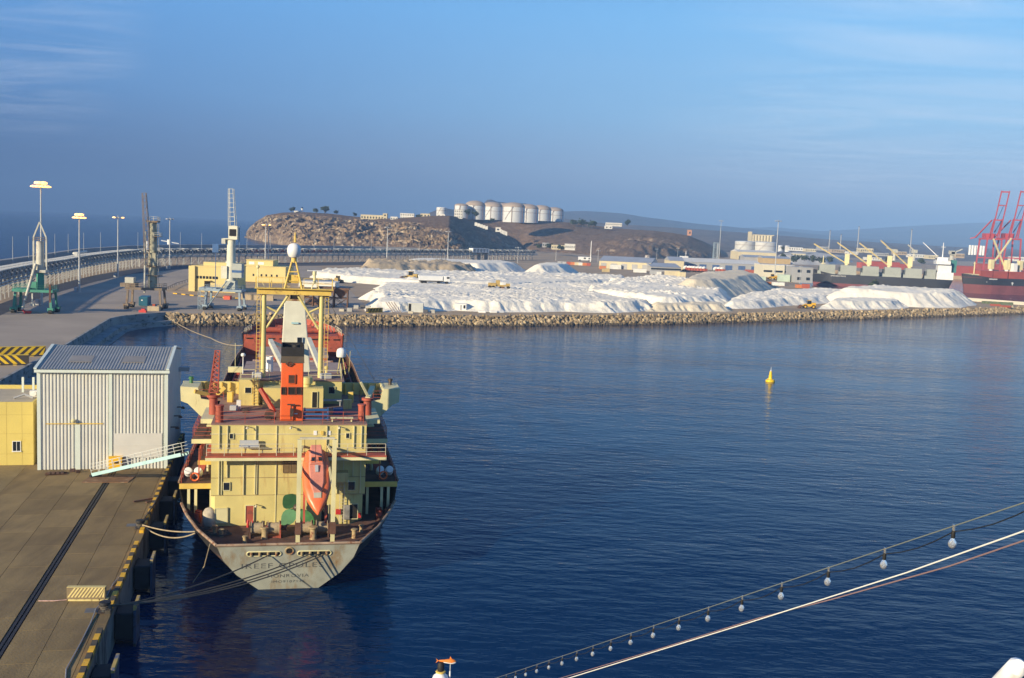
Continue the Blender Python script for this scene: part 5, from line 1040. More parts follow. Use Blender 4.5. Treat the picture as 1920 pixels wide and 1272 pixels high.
lattice(MB(), (-6, -2, 0), (-6, -2, 5.5), 2.0, 2.0, 4, .12).build('side_tower', M_CRBL, c3); MB().cyl((-3.2, 1, 6.4), (-3.2, 1, 16.5), .10, n=6).bb(-4.2, -2.4, .9, 1.1, 16.5, 19).build('blue_sign', M_BLUE, c3)
p = G(260, 574, 3); bc_ = thing('blue_container', 'blue steel container standing under the brown crane portal', 'container', p, R(10)); MB().bb(0, 2.45, 0, 6.0, .1, 2.7).build('body', mat('container_blue', (.02, .14, .22), .6, var=.15), bc_)
mb = MB()
for i in range(20): mb.bb(2.451, 2.49, .15+i*.29, .30+i*.29, .3, 2.5)
for i in range(8): mb.bb(.15+i*.29, .30+i*.29, -.04, -.001, .3, 2.5)
mb.build('rib', MATS['container_blue'], bc_); MB().bb(.7, 1.1, -.05, -.041, 1.5, 1.9).build('label_plate', M_WHITE, bc_)
p = G(289, 583, 3); rl = thing('winch_base', 'tan concrete winch base at the corner of the basin wall', 'winch', p, .1); MB().bb(-1.6, 1.6, -1, 1, 0, 1.3).build('plinth', mat('tan_concrete', (.44, .36, .24), .9, var=.15), rl, bev=.1); MB().bb(-.4, .3, -.4, .4, 1.3, 1.9).build('motor', M_RED, rl)
o = tag(MB().bb(-1, 1, -.5, .5, 0, .6).bb(-.4, .6, -.3, .3, .6, 1.0).build('machine', M_BRIGHTRED), 'small red machine beside the tan winch base', 'machine'); o.location = G(268, 586, 3)
# lamp masts
def mast_head(lit):
    mb = MB()
M_LAMP = mat('lamp_lit', (1, .75, .4), .5, var=0, emis=((1.0, .45, .09), 1.9)); M_LAMPO = mat('lamp_off', (.45, .45, .43), .4, var=0); M_MAST = mat('mast_grey', (.42, .43, .43), .5, .3, var=.08)
def lamp_mast(label, base, h, lit, cat='lamp mast', ns=8, rr=1.5, name='lamp_mast', group='high lamp masts'):
    t = thing(name, label, cat, base, 0, group)
    MB().cyl((0, 0, 0), (0, 0, h), .38 if h > 20 else .2, .17 if h > 20 else .1, 8).build('pole', M_MAST, t)
    MB().lathe([(rr*.9, 0), (rr, .08), (rr*.9, .16)], 14, (0, 0, h-.2)).cyl((0, 0, h-.2), (0, 0, h+.7), .12, n=6).build('head_ring', M_MAST, t)
    for i in range(ns):
        q = 2*math.pi*i/ns; lt = lit == 'all' or (lit == 'half' and i % 2 == 0) or (lit == 'some' and i in (0, 4))
        MB().lathe([(.1*(1.5 if lt else 1), .3), (.42*(1.5 if lt else 1), .12), (.48*(1.5 if lt else 1), -.15), (.05, -.28)], 8, (rr*math.cos(q), rr*.9*math.sin(q), h-.25)).build('lamp', M_LAMP if lt else M_LAMPO, t)
    if lit == 'all':
        for i in range(ns//2):
            q = 4*math.pi*(i+.5)/ns; MB().lathe([(.15, .4), (.7, .2), (.75, -.25), (.05, -.4)], 8, (rr*.5*math.cos(q), rr*.45*math.sin(q), h+.75)).build('lamp', M_LAMP, t)
    if h > 20: MB().bb(-1.6, -.6, -.5, .5, 0, 1.6).build('control_box', M_GREY, t)
    return t
def mast_px(label, px, ybase, ytop, lit, **k):
    b = G(px, ybase, 3); d = float((np.array(b)-CAM)@FW); h = W(px, ytop, d).z-3; return lamp_mast(label, b, h, lit, **k)
mast_px('tallest lamp mast with a full ring of lit lamps, rising behind the green crane', 78, 572, 349, 'all', ns=12, rr=2.1)
mast_px('lamp mast with lit lamps, right of the green crane', 149, 548, 407, 'all', ns=8, rr=1.7)
mast_px('lamp mast with only two lamps lit, left of the brown crane', 221, 520, 407, 'some', ns=6, rr=2.0)
mast_px('unlit lamp mast between the brown and the white crane', 318, 505, 410, 'no', ns=6, rr=1.7)
mast_px('lamp mast with dim lit lamps, left of a twin pole behind the yellow offices', 497, 508, 421, 'half', ns=6, rr=2.0)
mast_px('plain twin pole standing close beside the dim lit mast', 502.5, 508, 421, 'no', ns=4, rr=1.2)
mast_px('unlit lamp mast before the middle of the headland cliff', 725, 496, 426, 'no', ns=6, rr=1.8)
mast_px('unlit lamp mast before the dark end of the headland', 839, 491, 434, 'no', ns=6, rr=1.8)
mast_px('short unlit lamp mast at the end of the conveyor', 970.5, 494, 464, 'no', ns=4, rr=2.0)
mast_px('unlit lamp mast by the hill road', 1042, 489, 465, 'no', ns=4, rr=1.6)
mast_px('high lamp mast beside the grey lattice tower', 1347, 500, 414, 'no', ns=6, rr=1.8)
mast_px('high lamp mast beside the cream block left of the bulk carrier bow', 1452, 524, 414, 'no', ns=6, rr=2.0)
mast_px('low lamp mast left of the cream warehouse', 1121, 492, 470, 'no', ns=4, rr=1.5)
mast_px('low lamp mast behind the roof of the cream warehouse', 1231, 486, 467, 'no', ns=4, rr=1.5)
mast_px('low lamp mast behind the roof of the blue door warehouse', 1270, 488, 466, 'no', ns=4, rr=1.5)
mast_px('thin lamp mast in front of the grey block by the bulk carrier', 1499.5, 532, 500, 'no', ns=2, rr=.8)
xs_w = [q[0] for q in wall_px]
for i, (px, yt) in enumerate(((24, 444), (54, 443), (103, 439), (128, 439), (157, 437), (188.6, 436), (258.6, 436), (338, 436), (378, 437), (463, 441), (507, 441), (589, 443), (626, 446), (662, 447), (696, 449), (727, 450), (757, 452), (787, 454))):
    yb_ = float(np.interp(px, xs_w, [q[1] for q in wall_px])); b = G(px, yb_+3, 8.5); d = float((np.array(b)-CAM)@FW); h = W(px, yt, d).z-b.z+2.6
    t = thing('breakwater_post', 'thin bare post on the breakwater wall, %s from the left' % ('first', 'second', 'third', 'fourth', 'fifth', 'sixth', 'seventh', 'eighth', 'ninth', 'tenth', 'eleventh', 'twelfth', 'thirteenth', 'fourteenth', 'fifteenth', 'sixteenth', 'second last', 'last')[i], 'light post', (b.x, b.y, b.z-2.5), 0, 'posts along the breakwater'); MB().cyl((0, 0, 0), (0, 0, h), .17, .09, 6).build('pole', M_MAST, t); MB().bb(-.3, .3, -.3, .3, 0, .5).build('base', M_MAST, t)
# conveyor gallery
cp_px = [(-90, 592), (0, 558), (60, 541), (110, 530), (160, 517), (211, 507)]
cpts = [G(x, y, 3) for x, y in cp_px]; cpts += [G(250, 501, 3), G(330, 497, 3), G(480, 493.5, 3), G(700, 490.5, 3), G(850, 488.8, 3), G(1002, 487.5, 3)]
conv = thing('conveyor', 'long grey conveyor gallery on trestles curving along the breakwater road', 'conveyor', (0, 0, 0))
M_CV = mat('conveyor_grey', (.35, .35, .335), .6, var=.15, scale=.3, col2=(.25, .2, .15), f2=.62); M_CVC = mat('conveyor_cover', (.56, .55, .50), .5, var=.1, scale=.4)
M_CVR = mat('conveyor_red', (.38, .10, .07), .6, var=.15); M_CVT = mat('conveyor_teal', (.16, .34, .36), .6, var=.15)
def trestle(panel):
    mb = MB()
    for x in (-2.2, 2.2): mb.beam((x, 0, 0), (x, 0, 8.3), .34)
    for z in (4.2, 6.0, 8.3): mb.beam((-2.6, 0, z), (2.6, 0, z), .3)
    mb.beam((-2.2, 0, 0), (2.2, 0, 4.2), .18).beam((2.2, 0, 4.2), (3.4, 0, 5.3), .3).beam((2.2, 0, 8.3), (3.6, 0, 7.2), .34).beam((3.6, 0, 7.2), (3.6, 0, 5.0), .26)
    mb.beam((2.2, 0, 4.2), (2.2, 3.0, 8.3), .22).beam((2.2, 3.0, 8.3), (2.2, 6, 4.2), .22)
    return mb.mesh('trestle', M_CV)
tmesh = trestle(None); cmesh = MB().prism([(-2.7, -.8), (-.3, -.8), (-.3, .8), (-2.7, .8)], 8.75, 8.86).prism([(.2, -.8), (2.6, -.8), (2.6, .8), (.2, .8)], 8.70, 8.82).mesh('cover_plate', M_CVC)
pm = {c: MB().bb(1.7, 1.85, .4, 5.6, 6.15, 8.0).bb(-1.85, -1.7, .4, 5.6, 6.15, 8.0).mesh('belt_panel', m_) for c, m_ in (('r', M_CVR), ('t', M_CVT), ('g', mat('belt_dark', (.12, .12, .12), .8, var=.2)))}
dist = [0]
for a, b in zip(cpts, cpts[1:]): dist.append(dist[-1]+(b-a).length)
def cpos(s):
    i = max(0, min(len(cpts)-2, next((j for j in range(len(dist)-1) if dist[j+1] >= s), len(cpts)-2))); t = (s-dist[i])/(dist[i+1]-dist[i]); return cpts[i].lerp(cpts[i+1], t), math.atan2(*(lambda d: (-d.x, d.y))(cpts[i+1]-cpts[i]))
def pxx(p):
    v = np.array(p)-CAM; return 960+F*(v@RT)/(v@FW)
s = 0
def inst(name, me, parent, loc, rz):
    o = bpy.data.objects.new(name, me); COL.objects.link(o); o.parent = parent; o.location = loc; o.rotation_euler = (0, 0, rz); return o
while s < dist[-1]-6:
    p, rz = cpos(s); x = pxx(p); tr = inst('trestle', tmesh, conv, p, rz)
    c = 'r' if (455 < x < 625 and int(s/6) % 5) else 't' if (640 < x < 720) else 'g'
    inst('belt_panel', pm[c], tr, (0, 0, 0), 0)
    for q in (1.5, 4.5):
        if x < 250 or (s+q) % 12 < 6: inst('cover_plate', cmesh, tr, (0, q, 0), 0)
    s += 6.0
for off, z, r_, nm in ((-2.3, 8.55, .16, 'top_rail'), (2.3, 8.55, .16, 'top_rail'), (2.9, 5.2, .3, 'pipe'), (3.5, 4.6, .16, 'pipe'), (-2.3, 6.2, .16, 'rail'), (2.3, 6.2, .16, 'rail'), (2.3, 4.3, .14, 'rail')):
    P_ = []
    for i, p in enumerate(cpts):
        a = cpts[max(0, i-1)]; b = cpts[min(len(cpts)-1, i+1)]; d = (b-a).normalized(); n_ = Vector((d.y, -d.x, 0)); P_.append(p+n_*off+Vector((0, 0, z)))
    MB().tube(P_, r_, 6).build(nm, M_CVC if nm != 'rail' else M_CV, conv)
p, rz = cpos(dist[6]*.64); o = MB().cyl((-1, -6, 0), (1.5, 6, .5), .5, n=8).bb(-.6, .6, -6.6, -5.4, -2, .6).build('conveyor_head', M_CVC, conv); o.location = p+Vector((0, 0, 9.8)); o.rotation_euler = (0, 0, rz)
p = G(898, 482, 6); hh = thing('conveyor_house', 'small white drive house on top of the conveyor near the headland end', 'drive house', p, R(45)); MB().bb(-9, 9, -2.5, 2.5, 3.6, 4.0).bb(-9, 9, -2.5, 2.5, 6.6, 7).build('deck', M_WHITE, hh)
for x in (-8.5, -5, -1.5, 2, 5.5, 8.5): MB().bb(x-.7, x+.7, -2.4, 2.4, 4.0, 6.6).build('wall', M_WHITE, hh)
for x in (-8, 0, 8): MB().bb(x-.2, x+.2, -2, 2, -3, 3.6).build('leg', M_CV, hh)
# shuttle tower on the conveyor behind the brown crane
p = G(298, 497, 3); tw = thing('transfer_tower', 'small grey transfer frame with white drums behind the brown crane', 'transfer tower', p, .3); lattice(MB(), (0, 0, 0), (0, 0, 9), 4, 4, 3, .25).build('frame', M_CV, tw); MB().cyl((-6, 0, 8.5), (-6, 0, 12.5), 1.1, n=12).build('drum', M_WHITE, tw); MB().cyl((5, 0, 11), (5, 0, 13.6), .9, n=12).beam((1, 0, 13), (10, 0, 11.6), .5).build('chute', M_WHITE, tw)
# ------------------------------------------------------------------ generic small building set square to a photographed front
def bldg(name, label, pxl, pxr, yt, yb, dep, m, roofm=None, Dd=None, rz=None, nwin=0, rows=1, cat='building', wm=None, group=None, z=3.0, wsz=None, yb2=None, par=.4, gable=0, doors=0, dm=None):
    a = G(pxl, yb, z) if Dd is None else D(pxl, yb, Dd); k = px_m(a)
    dd = float((np.array(a)-CAM)@FW)
    if yb2 is not None: b = G(pxr, yb2, z)
    else:
        b = W(pxr, yb+(pxr-pxl)*math.tan(ROLL), dd); b.z = a.z
    v = b-a; wd_ = v.length; ang = math.atan2(v.y, v.x) if rz is None else rz; h = (yb-yt)/k
    t = thing(name, label, cat, a, ang, group)
    MB().bb(0, wd_, 0, dep, 0, h).build('wall', m, t)
    if gable: MB().add([(-.3, -.3, h+.01), (wd_+.3, -.3, h+.01), (wd_+.3, dep/2, h+gable), (-.3, dep/2, h+gable), (wd_+.3, dep+.3, h+.01), (-.3, dep+.3, h+.01)], [(0, 1, 2, 3), (3, 2, 4, 5), (0, 3, 5), (1, 4, 2)]).build('roof', roofm or m, t)
    else: MB().bb(-.12, wd_+.12, -.12, dep+.12, h+.003, h+par).build('roof', roofm or m, t)
    if nwin:
        ww, hh_ = wsz or (wd_/nwin*.42, h/rows*.38)
        wmesh = MB().bb(-ww/2, ww/2, -.07, .05, -hh_/2, hh_/2).mesh('window', wm or M_GLASS)
        for r_ in range(rows):
            for i in range(nwin):
                inst('window', wmesh, t, ((i+.5)*wd_/nwin, 0, (r_+.55)*h/rows), 0)
    for i in range(doors):
        w_ = wd_/doors; MB().bb(i*w_+w_*.18, i*w_+w_*.72, -.12, .02, 0, h*.72).build('door', dm or M_GREY, t)
    t['w'] = wd_; t['h'] = h; del t['w'], t['h']
    return t, wd_, h
M_OY = mat('office_yellow', (.66, .53, .22), .8, var=.06, scale=.2); M_BCREAM = mat('building_cream', (.56, .49, .32), .85, var=.08, scale=.1); M_BWHITE = mat('building_white', (.66, .64, .58), .8, var=.06, scale=.1)
M_TIN = mat('tin_roof', (.40, .41, .42), .5, .2, var=.1, scale=.1); M_WHGREY = mat('warehouse_grey', (.34, .34, .34), .7, var=.08, scale=.1); M_DOORB = mat('door_blue', (.06, .11, .24), .6, var=.1)
# the two yellow office buildings
t, w_, h = bldg('yellow_office', 'yellow port office with stepped roof behind the white crane', 359, 441, 500, 546, 14, M_OY)
k = w_/82
MB().bb(18*k, w_, 2.5, 12, h+.01, h+9*k).build('upper_storey', M_OY, t); MB().bb(-.8, 1.4, -.9, .0, 0, h+.3).build('buttress', M_OY, t)
for i in range(7): MB().bb((9+i*6)*k, (13.4+i*6)*k, -.06, .03, 24*k, 29*k).build('window', M_GLASS, t)
MB().bb(24*k, 35*k, -.07, .03, 9*k, 20*k).build('doorway', M_DARK, t); MB().bb(22*k, 37*k, -1.6, 0, 20.5*k, 21.5*k).build('canopy', M_OY, t)
for i in range(3): MB().beam((60*k+i*8*k, 3, h+9*k), (66*k+i*8*k, 1, h+12*k), .4).build('roof_light', M_WHITE, t)
t, w_, h = bldg('yellow_office', 'yellow port office with a row of small square windows, right of the white crane', 446, 535, 499.5, 527.5, 16, M_OY)
k = w_/89
MB().bb(12*k, 62*k, 3, 13, h+.01, h+12*k).build('upper_storey', M_OY, t); MB().bb(11*k, 63*k, 2.6, 13.4, h+12*k+.01, h+13*k).build('roof_slab', M_OY, t)
for i, x in enumerate((29, 44, 53, 63, 73)): MB().bb((x-1.5)*k, (x+1.5)*k, -.06, .03, 11*k, 15*k).build('window', M_GLASS, t)
for x0, x1 in ((17, 27), (34, 45)): MB().bb(x0*k, x1*k, 2.93, 3.02, h+4*k, h+9*k).build('window', M_WHITE, t)
bldg('wall_panel', 'low tan wall in front of the white crane', 452, 512, 553, 562, 1, mat('tan_wall', (.42, .33, .21), .9, var=.1), cat='wall', par=.2)
bldg('red_skip', 'orange red skip between the legs of the white crane', 419, 431, 555.5, 562, 2.4, mat('skip_red', (.62, .10, .05), .7, var=.1), cat='skip', par=.1)
# kerb round the sandy lot
kl = thing('kerb', 'yellow and dark striped kerb round the sandy office lot', 'kerb', (0, 0, 0)); pts = [G(325, 551, 3.05), G(372, 556, 3.05), G(440, 560, 3.05), G(520, 563, 3.05)]
kmesh = [MB().bb(-1, 1, -.2, .2, 0, .3).mesh('kerb_stone', m_) for m_ in (M_YELLINE, M_CHB)]
for a, b in zip(pts, pts[1:]):
    n = int((b-a).length/2.1)
    for i in range(n): inst('kerb_stone', kmesh[i % 2], kl, a.lerp(b, (i+.5)/n), math.atan2((b-a).y, (b-a).x))
fp = [G(x, y, 3) for x, y in ((312, 545), (330, 536), (352, 529))]; MB(); tag(MB().rail(fp, 1.0, .08, 1, 6).build('lot_fence', M_CHB), 'low dark fence along the sandy lot', 'fence')
# hoppers
M_HOP = mat('hopper_brown', (.16, .085, .05), .8, var=.25, col2=(.07, .05, .04), f2=.55)
def hopper(label, px, yb, s):
    t = thing('hopper', label, 'hopper', G(px, yb, 3), .1, 'rusty loading hoppers')
    for x in (-1, 1):
        for y in (-1, 1): MB().beam((x*2.2*s, y*2*s, 0), (x*2.2*s, y*2*s, 5.5*s), .35*s).build('leg', M_HOP, t)
    mb = MB()
    for y in (-2, 2): mb.beam((-2.2*s, y*s, 3*s), (2.2*s, y*s, 3*s), .25*s).beam((-2.2*s, y*s, 0), (2.2*s, y*s, 3*s), .15*s).beam((2.2*s, y*s, 0), (-2.2*s, y*s, 3*s), .15*s)
    mb.build('bracing', M_HOP, t)
    MB().hexa([Vector(q)*s for q in ((-.6, -.6, 3.2), (.6, -.6, 3.2), (.6, .6, 3.2), (-.6, .6, 3.2), (-2.7, -2.4, 5.9), (2.7, -2.4, 5.9), (2.7, 2.4, 5.9), (-2.7, 2.4, 5.9))]).bb(-2.75*s, 2.75*s, -2.45*s, 2.45*s, 5.9*s, 6.4*s).build('bin', M_HOP, t); return t
hopper('rusty brown hopper on legs, right of the freighter mast', 639, 576, .95); hopper('rusty brown hopper frame half hidden by the freighter mast', 612, 576, 1.0); hopper('rusty loading frame left of the freighter radar platform', 575, 574, .9)
o = tag(MB().lathe([(3.2, 0), (2.0, 1.2), (.9, 2.1), (.1, 2.6)], 12).build('stockpile', mat('ore_brown', (.26, .13, .07), .95, var=.3, scale=1, bump=.5, bscale=2)), 'small reddish brown heap under the hoppers', 'heap'); o.location = G(588, 571, 3)
bldg('low_shed', 'low white flat shed behind the freighter mast head', 560, 628, 529, 538, 10, M_BWHITE, cat='shed')
# ------------------------------------------------------------------ mineral piles
def vnoise(x, y, seed):
    xi = np.floor(x).astype(int); yi = np.floor(y).astype(int); xf = x-xi; yf = y-yi; xf = xf*xf*(3-2*xf); yf = yf*yf*(3-2*yf)
    def h(a, b):
        n = (a*374761393+b*668265263+seed*974711) & 0x7fffffff; n = ((n ^ (n >> 13))*1274126177) & 0x7fffffff; return ((n ^ (n >> 16)) & 0xffff)/65535.0
    return (h(xi, yi)*(1-xf)+h(xi+1, yi)*xf)*(1-yf)+(h(xi, yi+1)*(1-xf)+h(xi+1, yi+1)*xf)*yf
def fbm(x, y, seed, o=4): return sum(vnoise(x*2**i, y*2**i, seed+i)*.5**i for i in range(o))/sum(.5**i for i in range(o))
def pile_mat(name, c, dark=.8):
    m = mat(name, c, .95, var=.08, scale=.06, bump=.7, bscale=1.5, bdist=.3, spec=.2, col2=tuple(v*(dark-.06) for v in c), f2=.53, s2=.11, sharp=.2); return m
M_PW = pile_mat('white_mineral', (.86, .80, .665)); M_PB = pile_mat('beige_mineral', (.47, .375, .25), .85); M_PC = pile_mat('cream_mineral', (.70, .61, .45), .88)
def pile(label, foot, H, m=M_PW, seed=1, tan=.72, res=1.0, lump=0.0, lr=4.0, nl=0, rough=.6, z0=3.0, gully=.25, gs=9.0, rill=.5, rl=2.4, cones=()):
    P = [G(x, y, z0) for x, y in foot]; A = np.array([(p.x, p.y) for p in P]); x0, y0 = A.min(0)-1; x1, y1 = A.max(0)+1
    nx = int((x1-x0)/res)+2; ny = int((y1-y0)/res)+2; X, Y = np.meshgrid(np.linspace(x0, x1, nx), np.linspace(y0, y1, ny))
    ins = np.zeros_like(X, bool); d = np.full_like(X, 1e9); S_ = np.zeros_like(X); n = len(A); acc = 0
    for i in range(n):
        a, b = A[i], A[(i+1) % n]; ab = b-a; L_ = np.hypot(*ab); t = np.clip(((X-a[0])*ab[0]+(Y-a[1])*ab[1])/(ab@ab), 0, 1); di = np.hypot(X-a[0]-t*ab[0], Y-a[1]-t*ab[1]); S_ = np.where(di < d, acc+t*L_, S_); d = np.minimum(d, di); acc += L_
        c = ((a[1] > Y) != (b[1] > Y)); xx = (b[0]-a[0])*(Y-a[1])/(b[1]-a[1]+1e-9)+a[0]; ins ^= c & (X < xx)
    dd = np.where(ins, d, -d)+(fbm(X/gs, Y/gs, seed)-.5)*gs*gully*1.6
    Hm = H*(.85+.3*fbm(X/26, Y/26, seed+9, 2))
    # run-outs: the slope is ribbed down its fall line
    rb = 1-np.abs(vnoise(S_/rl+dd*.04, dd*.05, seed+21)*2-1); dd = dd-rill*rb*np.clip(dd/2, 0, 1)*np.clip((Hm/tan*1.3-dd)/2, 0, 1)*1.6
    hh = np.clip(dd*tan, -1, None); z = np.minimum(hh, Hm+np.clip(hh-Hm, 0, 2)*.12)
    if nl:
        ok = np.argwhere((hh > Hm*.85) & (fbm(X/20, Y/20, seed+77, 2) > .47)); rr = np.random.default_rng(seed); top = np.zeros_like(z)
        if len(ok):
            for iy, ix in ok[rr.integers(0, len(ok), nl)]:
                px_, py_, r_, hl = X[iy, ix], Y[iy, ix], lr*rr.uniform(.5, 1.4), lump*rr.uniform(.3, 1.4)
                j0, j1 = max(0, iy-int(r_/res)-2), iy+int(r_/res)+3; i0, i1 = max(0, ix-int(r_/res)-2), ix+int(r_/res)+3
                q = hl*np.clip(1-np.hypot(X[j0:j1, i0:i1]-px_, Y[j0:j1, i0:i1]-py_)/r_, 0, 1); top[j0:j1, i0:i1] = np.maximum(top[j0:j1, i0:i1], q)
        z = z+top
    for cx_, cy_, ch, cr_ in cones:
        c = G(cx_, cy_, z0); r_ = np.hypot(X-c.x, Y-c.y)*(1+.12*np.sin(np.arctan2(Y-c.y, X-c.x)*9+cx_)); z = np.maximum(z, ch-r_*ch/cr_+np.where(r_ < 1.2, -(1.2-r_)*.3, 0))
    z = z+(fbm(X/1.3, Y/1.3, seed+3, 3)-.5)*rough*np.clip(hh*.7, 0, 1)
    z = np.maximum(z, -.6)
    keep = z > -.55; V = np.stack([X, Y, z+z0], -1).reshape(-1, 3); idx = np.arange(nx*ny).reshape(ny, nx)
    q = np.stack([idx[:-1, :-1], idx[:-1, 1:], idx[1:, 1:], idx[1:, :-1]], -1); kq = (keep[:-1, :-1] | keep[:-1, 1:] | keep[1:, 1:] | keep[1:, :-1]); q = q[kq]
    used = np.unique(q); rm = np.zeros(nx*ny, int); rm[used] = np.arange(len(used))
    me = bpy.data.meshes.new('mineral_pile'); me.from_pydata(V[used].tolist(), [], rm[q].tolist()); me.materials.append(m); me.polygons.foreach_set('use_smooth', [True]*len(me.polygons))
    o = bpy.data.objects.new('mineral_pile', me); COL.objects.link(o); tag(o, label, 'pile', 'mineral stockpiles'); return o
pile('low beige stockpile in front of the conveyor, left of centre', [(655, 514), (690, 502), (760, 503), (830, 505), (880, 509), (905, 515), (860, 517), (780, 516), (720, 516)], 5.4, M_PB, 3, res=1.0, rough=1.4, gully=.5, gs=12, lump=1.2, lr=3, nl=120)
pile('bluish white stockpile behind the beige one', [(735, 505), (765, 499), (850, 501), (940, 504), (990, 509), (970, 513), (900, 514), (820, 509)], 5.6, M_PW, 5, res=1.2)
pile('round white mound standing alone behind the flat white stockpile', [(975, 515), (1000, 508), (1050, 509), (1092, 514), (1075, 519), (1030, 520), (990, 519)], 6.2, M_PW, 6, res=1.0)
pile('long white bank behind the earth movers, reaching left to the yellow offices', [(578, 521), (600, 514), (660, 513), (760, 517), (900, 519), (1050, 521), (1180, 527), (1180, 536), (1050, 540), (960, 543), (880, 541), (780, 540), (690, 533), (620, 527)], 2.8, M_PW, 8, res=.8, lump=.7, lr=1.9, nl=900, rill=.7)
pile('broad flat white stockpile along the middle of the quay front', [(680, 584), (697, 568), (685, 553), (705, 541), (790, 543), (900, 546), (1010, 543), (1120, 540), (1200, 547), (1232, 562), (1230, 583), (1150, 587), (1060, 585), (940, 586), (860, 583), (760, 586)], 2.9, M_PW, 11, res=.5, lump=.42, lr=1.2, nl=5200, gully=.3, gs=8, rill=.9, rl=3, cones=[(722, 575, 4.6, 6.2), (700, 562, 3.8, 5), (752, 578, 4.2, 5.6), (812, 577, 4.3, 5.8), (838, 576, 3.9, 5.4), (905, 579, 4.3, 6.4), (935, 580, 4.1, 6), (985, 579, 4.2, 6), (1028, 579, 4.0, 5.6), (1064, 580, 4.2, 6), (1096, 580, 3.9, 5.4), (1130, 581, 4.1, 5.8), (1165, 580, 3.9, 5.4), (1198, 578, 4.0, 5.6)])
pile('white mound with ragged top right of the flat stockpile', [(1080, 560), (1130, 538), (1230, 529), (1300, 537), (1375, 553), (1380, 570), (1340, 580), (1240, 582), (1150, 572)], 4.2, M_PW, 13, res=.6, lump=.8, lr=1.8, nl=800, gully=.5, gs=14, rill=.8)
pile('high cream mound with a broad conical face before the warehouses', [(1236, 553), (1270, 537), (1340, 527), (1420, 529), (1456, 542), (1420, 552), (1370, 560), (1300, 562)], 7.6, M_PC, 17, res=.8, gully=.2, rill=.6, rl=4)
pile('low white bank left of the yellow wheel loader', [(1350, 580), (1372, 564), (1440, 552), (1530, 549), (1600, 555), (1580, 566), (1500, 573), (1420, 578)], 2.6, M_PW, 19, res=.7, lump=.6, lr=1.8, nl=420, gully=.4, cones=[(1395, 566, 3.6, 7), (1440, 562, 3.8, 8), (1480, 560, 3.4, 7)])
pile('ribbed cream heaps at the water edge below the ragged mound', [(1203, 585), (1222, 576), (1290, 574), (1362, 578), (1372, 584), (1290, 585.5)], 2.4, M_PC, 23, res=.5, gully=.4, gs=6, rill=.9, rl=3, cones=[(1238, 580, 3.4, 5.5), (1268, 581, 3.0, 5), (1298, 581, 3.3, 5.2), (1330, 581.5, 2.9, 5)])
pile('long ribbed white heap right of the wheel loader', [(1532, 580), (1545, 571), (1620, 568), (1680, 571), (1705, 577), (1690, 580), (1610, 581)], 3.0, M_PW, 29, res=.5, gully=.2, gs=5, rill=1.0, rl=2.6)
pile('largest white stockpile with a smooth steep end near the bulk carrier', [(1535, 566), (1560, 557), (1640, 556), (1740, 560), (1815, 565), (1835, 573), (1800, 577), (1730, 577), (1660, 574), (1590, 571)], 6.0, M_PW, 31, res=.7, gully=.25, gs=12, rill=.5, rl=3.2, lump=.5, lr=2, nl=160)
# ------------------------------------------------------------------ machines
M_CAT = mat('loader_yellow', (.62, .36, .02), .5, var=.15, scale=1); M_CATD = mat('loader_dusty', (.42, .29, .09), .7, var=.2, scale=1)
def loader(label, p, rz, s, m):
    t = thing('wheel_loader', label, 'loader', p, rz, 'wheel loaders on the stockpiles')
    MB().bb(-3.0*s, .6*s, -1.0*s, 1.0*s, .9*s, 2.0*s).bb(.2*s, 2.2*s, -.8*s, .8*s, .8*s, 1.6*s).build('chassis', m, t, bev=.1*s); MB().bb(-3.1*s, -1.2*s, -.9*s, .9*s, 2.0*s, 2.6*s).build('engine_hood', m, t, bev=.1*s)
    cb = MB().bb(-1.1*s, .5*s, -.85*s, .85*s, 2.0*s, 3.4*s).build('cab', M_GLASS, t); MB().bb(-1.2*s, .6*s, -.95*s, .95*s, 3.41*s, 3.55*s).build('cab_roof', m, cb)
    for y in (-.6, .6): MB().beam((.8*s, y*s, 2.0*s), (3.2*s, y*s, .8*s), .28*s).build('lift_arm', m, t)
    MB().hexa([Vector(q)*s for q in ((3.0, -1.5, .15), (4.4, -1.5, .15), (4.4, 1.5, .15), (3.0, 1.5, .15), (2.9, -1.5, 1.5), (3.5, -1.5, 1.4), (3.5, 1.5, 1.4), (2.9, 1.5, 1.5))]).build('bucket', M_RUSTDK, t)
    for x in (-2.0, 1.4):
        for y in (-1.15, 1.15): w_ = MB().cyl((x*s, (y-.3)*s, .85*s), (x*s, (y+.3)*s, .85*s), .85*s, n=14).build('wheel', M_BLACK, t); MB().cyl((x*s, (y-.32)*s, .85*s), (x*s, (y+.32)*s, .85*s), .4*s, n=10).build('rim', m, w_)
    return t
loader('bright yellow wheel loader at the water edge', G(1515, 579, 3), R(175), .95, M_CAT)
loader('dusty wheel loader beside the white dump truck', G(769, 526, 5), R(170), 1.15, M_CATD)
loader('small dark loader on the bare ground left of the stockpiles', G(634, 531, 3), R(80), .9, M_CATD)
loader('yellow loader parked by the pale green container stack', G(1447, 525, 3.5), R(180), 1.1, M_CAT)
gr = thing('grader', 'dusty tan motor grader on the flat white stockpile', 'grader', G(934, 542, 6.2), R(4)); 
MB().bb(-4, 4, -.5, .5, 1.0, 1.6).bb(-4, -1, -1.1, 1.1, .9, 2.3).build('frame', M_CATD, gr); MB().bb(-1, .6, -.9, .9, 1.7, 3.4).build('cab', M_CATD, gr); MB().box((1.5, 0, .6), (.3, 4, .8), .4).build('blade', M_RUSTDK, gr); MB().bb(3, 4.6, -.8, .8, 1.2, 2.2).build('hood', M_CATD, gr)
for x in (-3.4, -2, 4):
    for y in (-1.1, 1.1): MB().cyl((x, y-.25, .65), (x, y+.25, .65), .65, n=12).build('wheel', M_BLACK, gr)
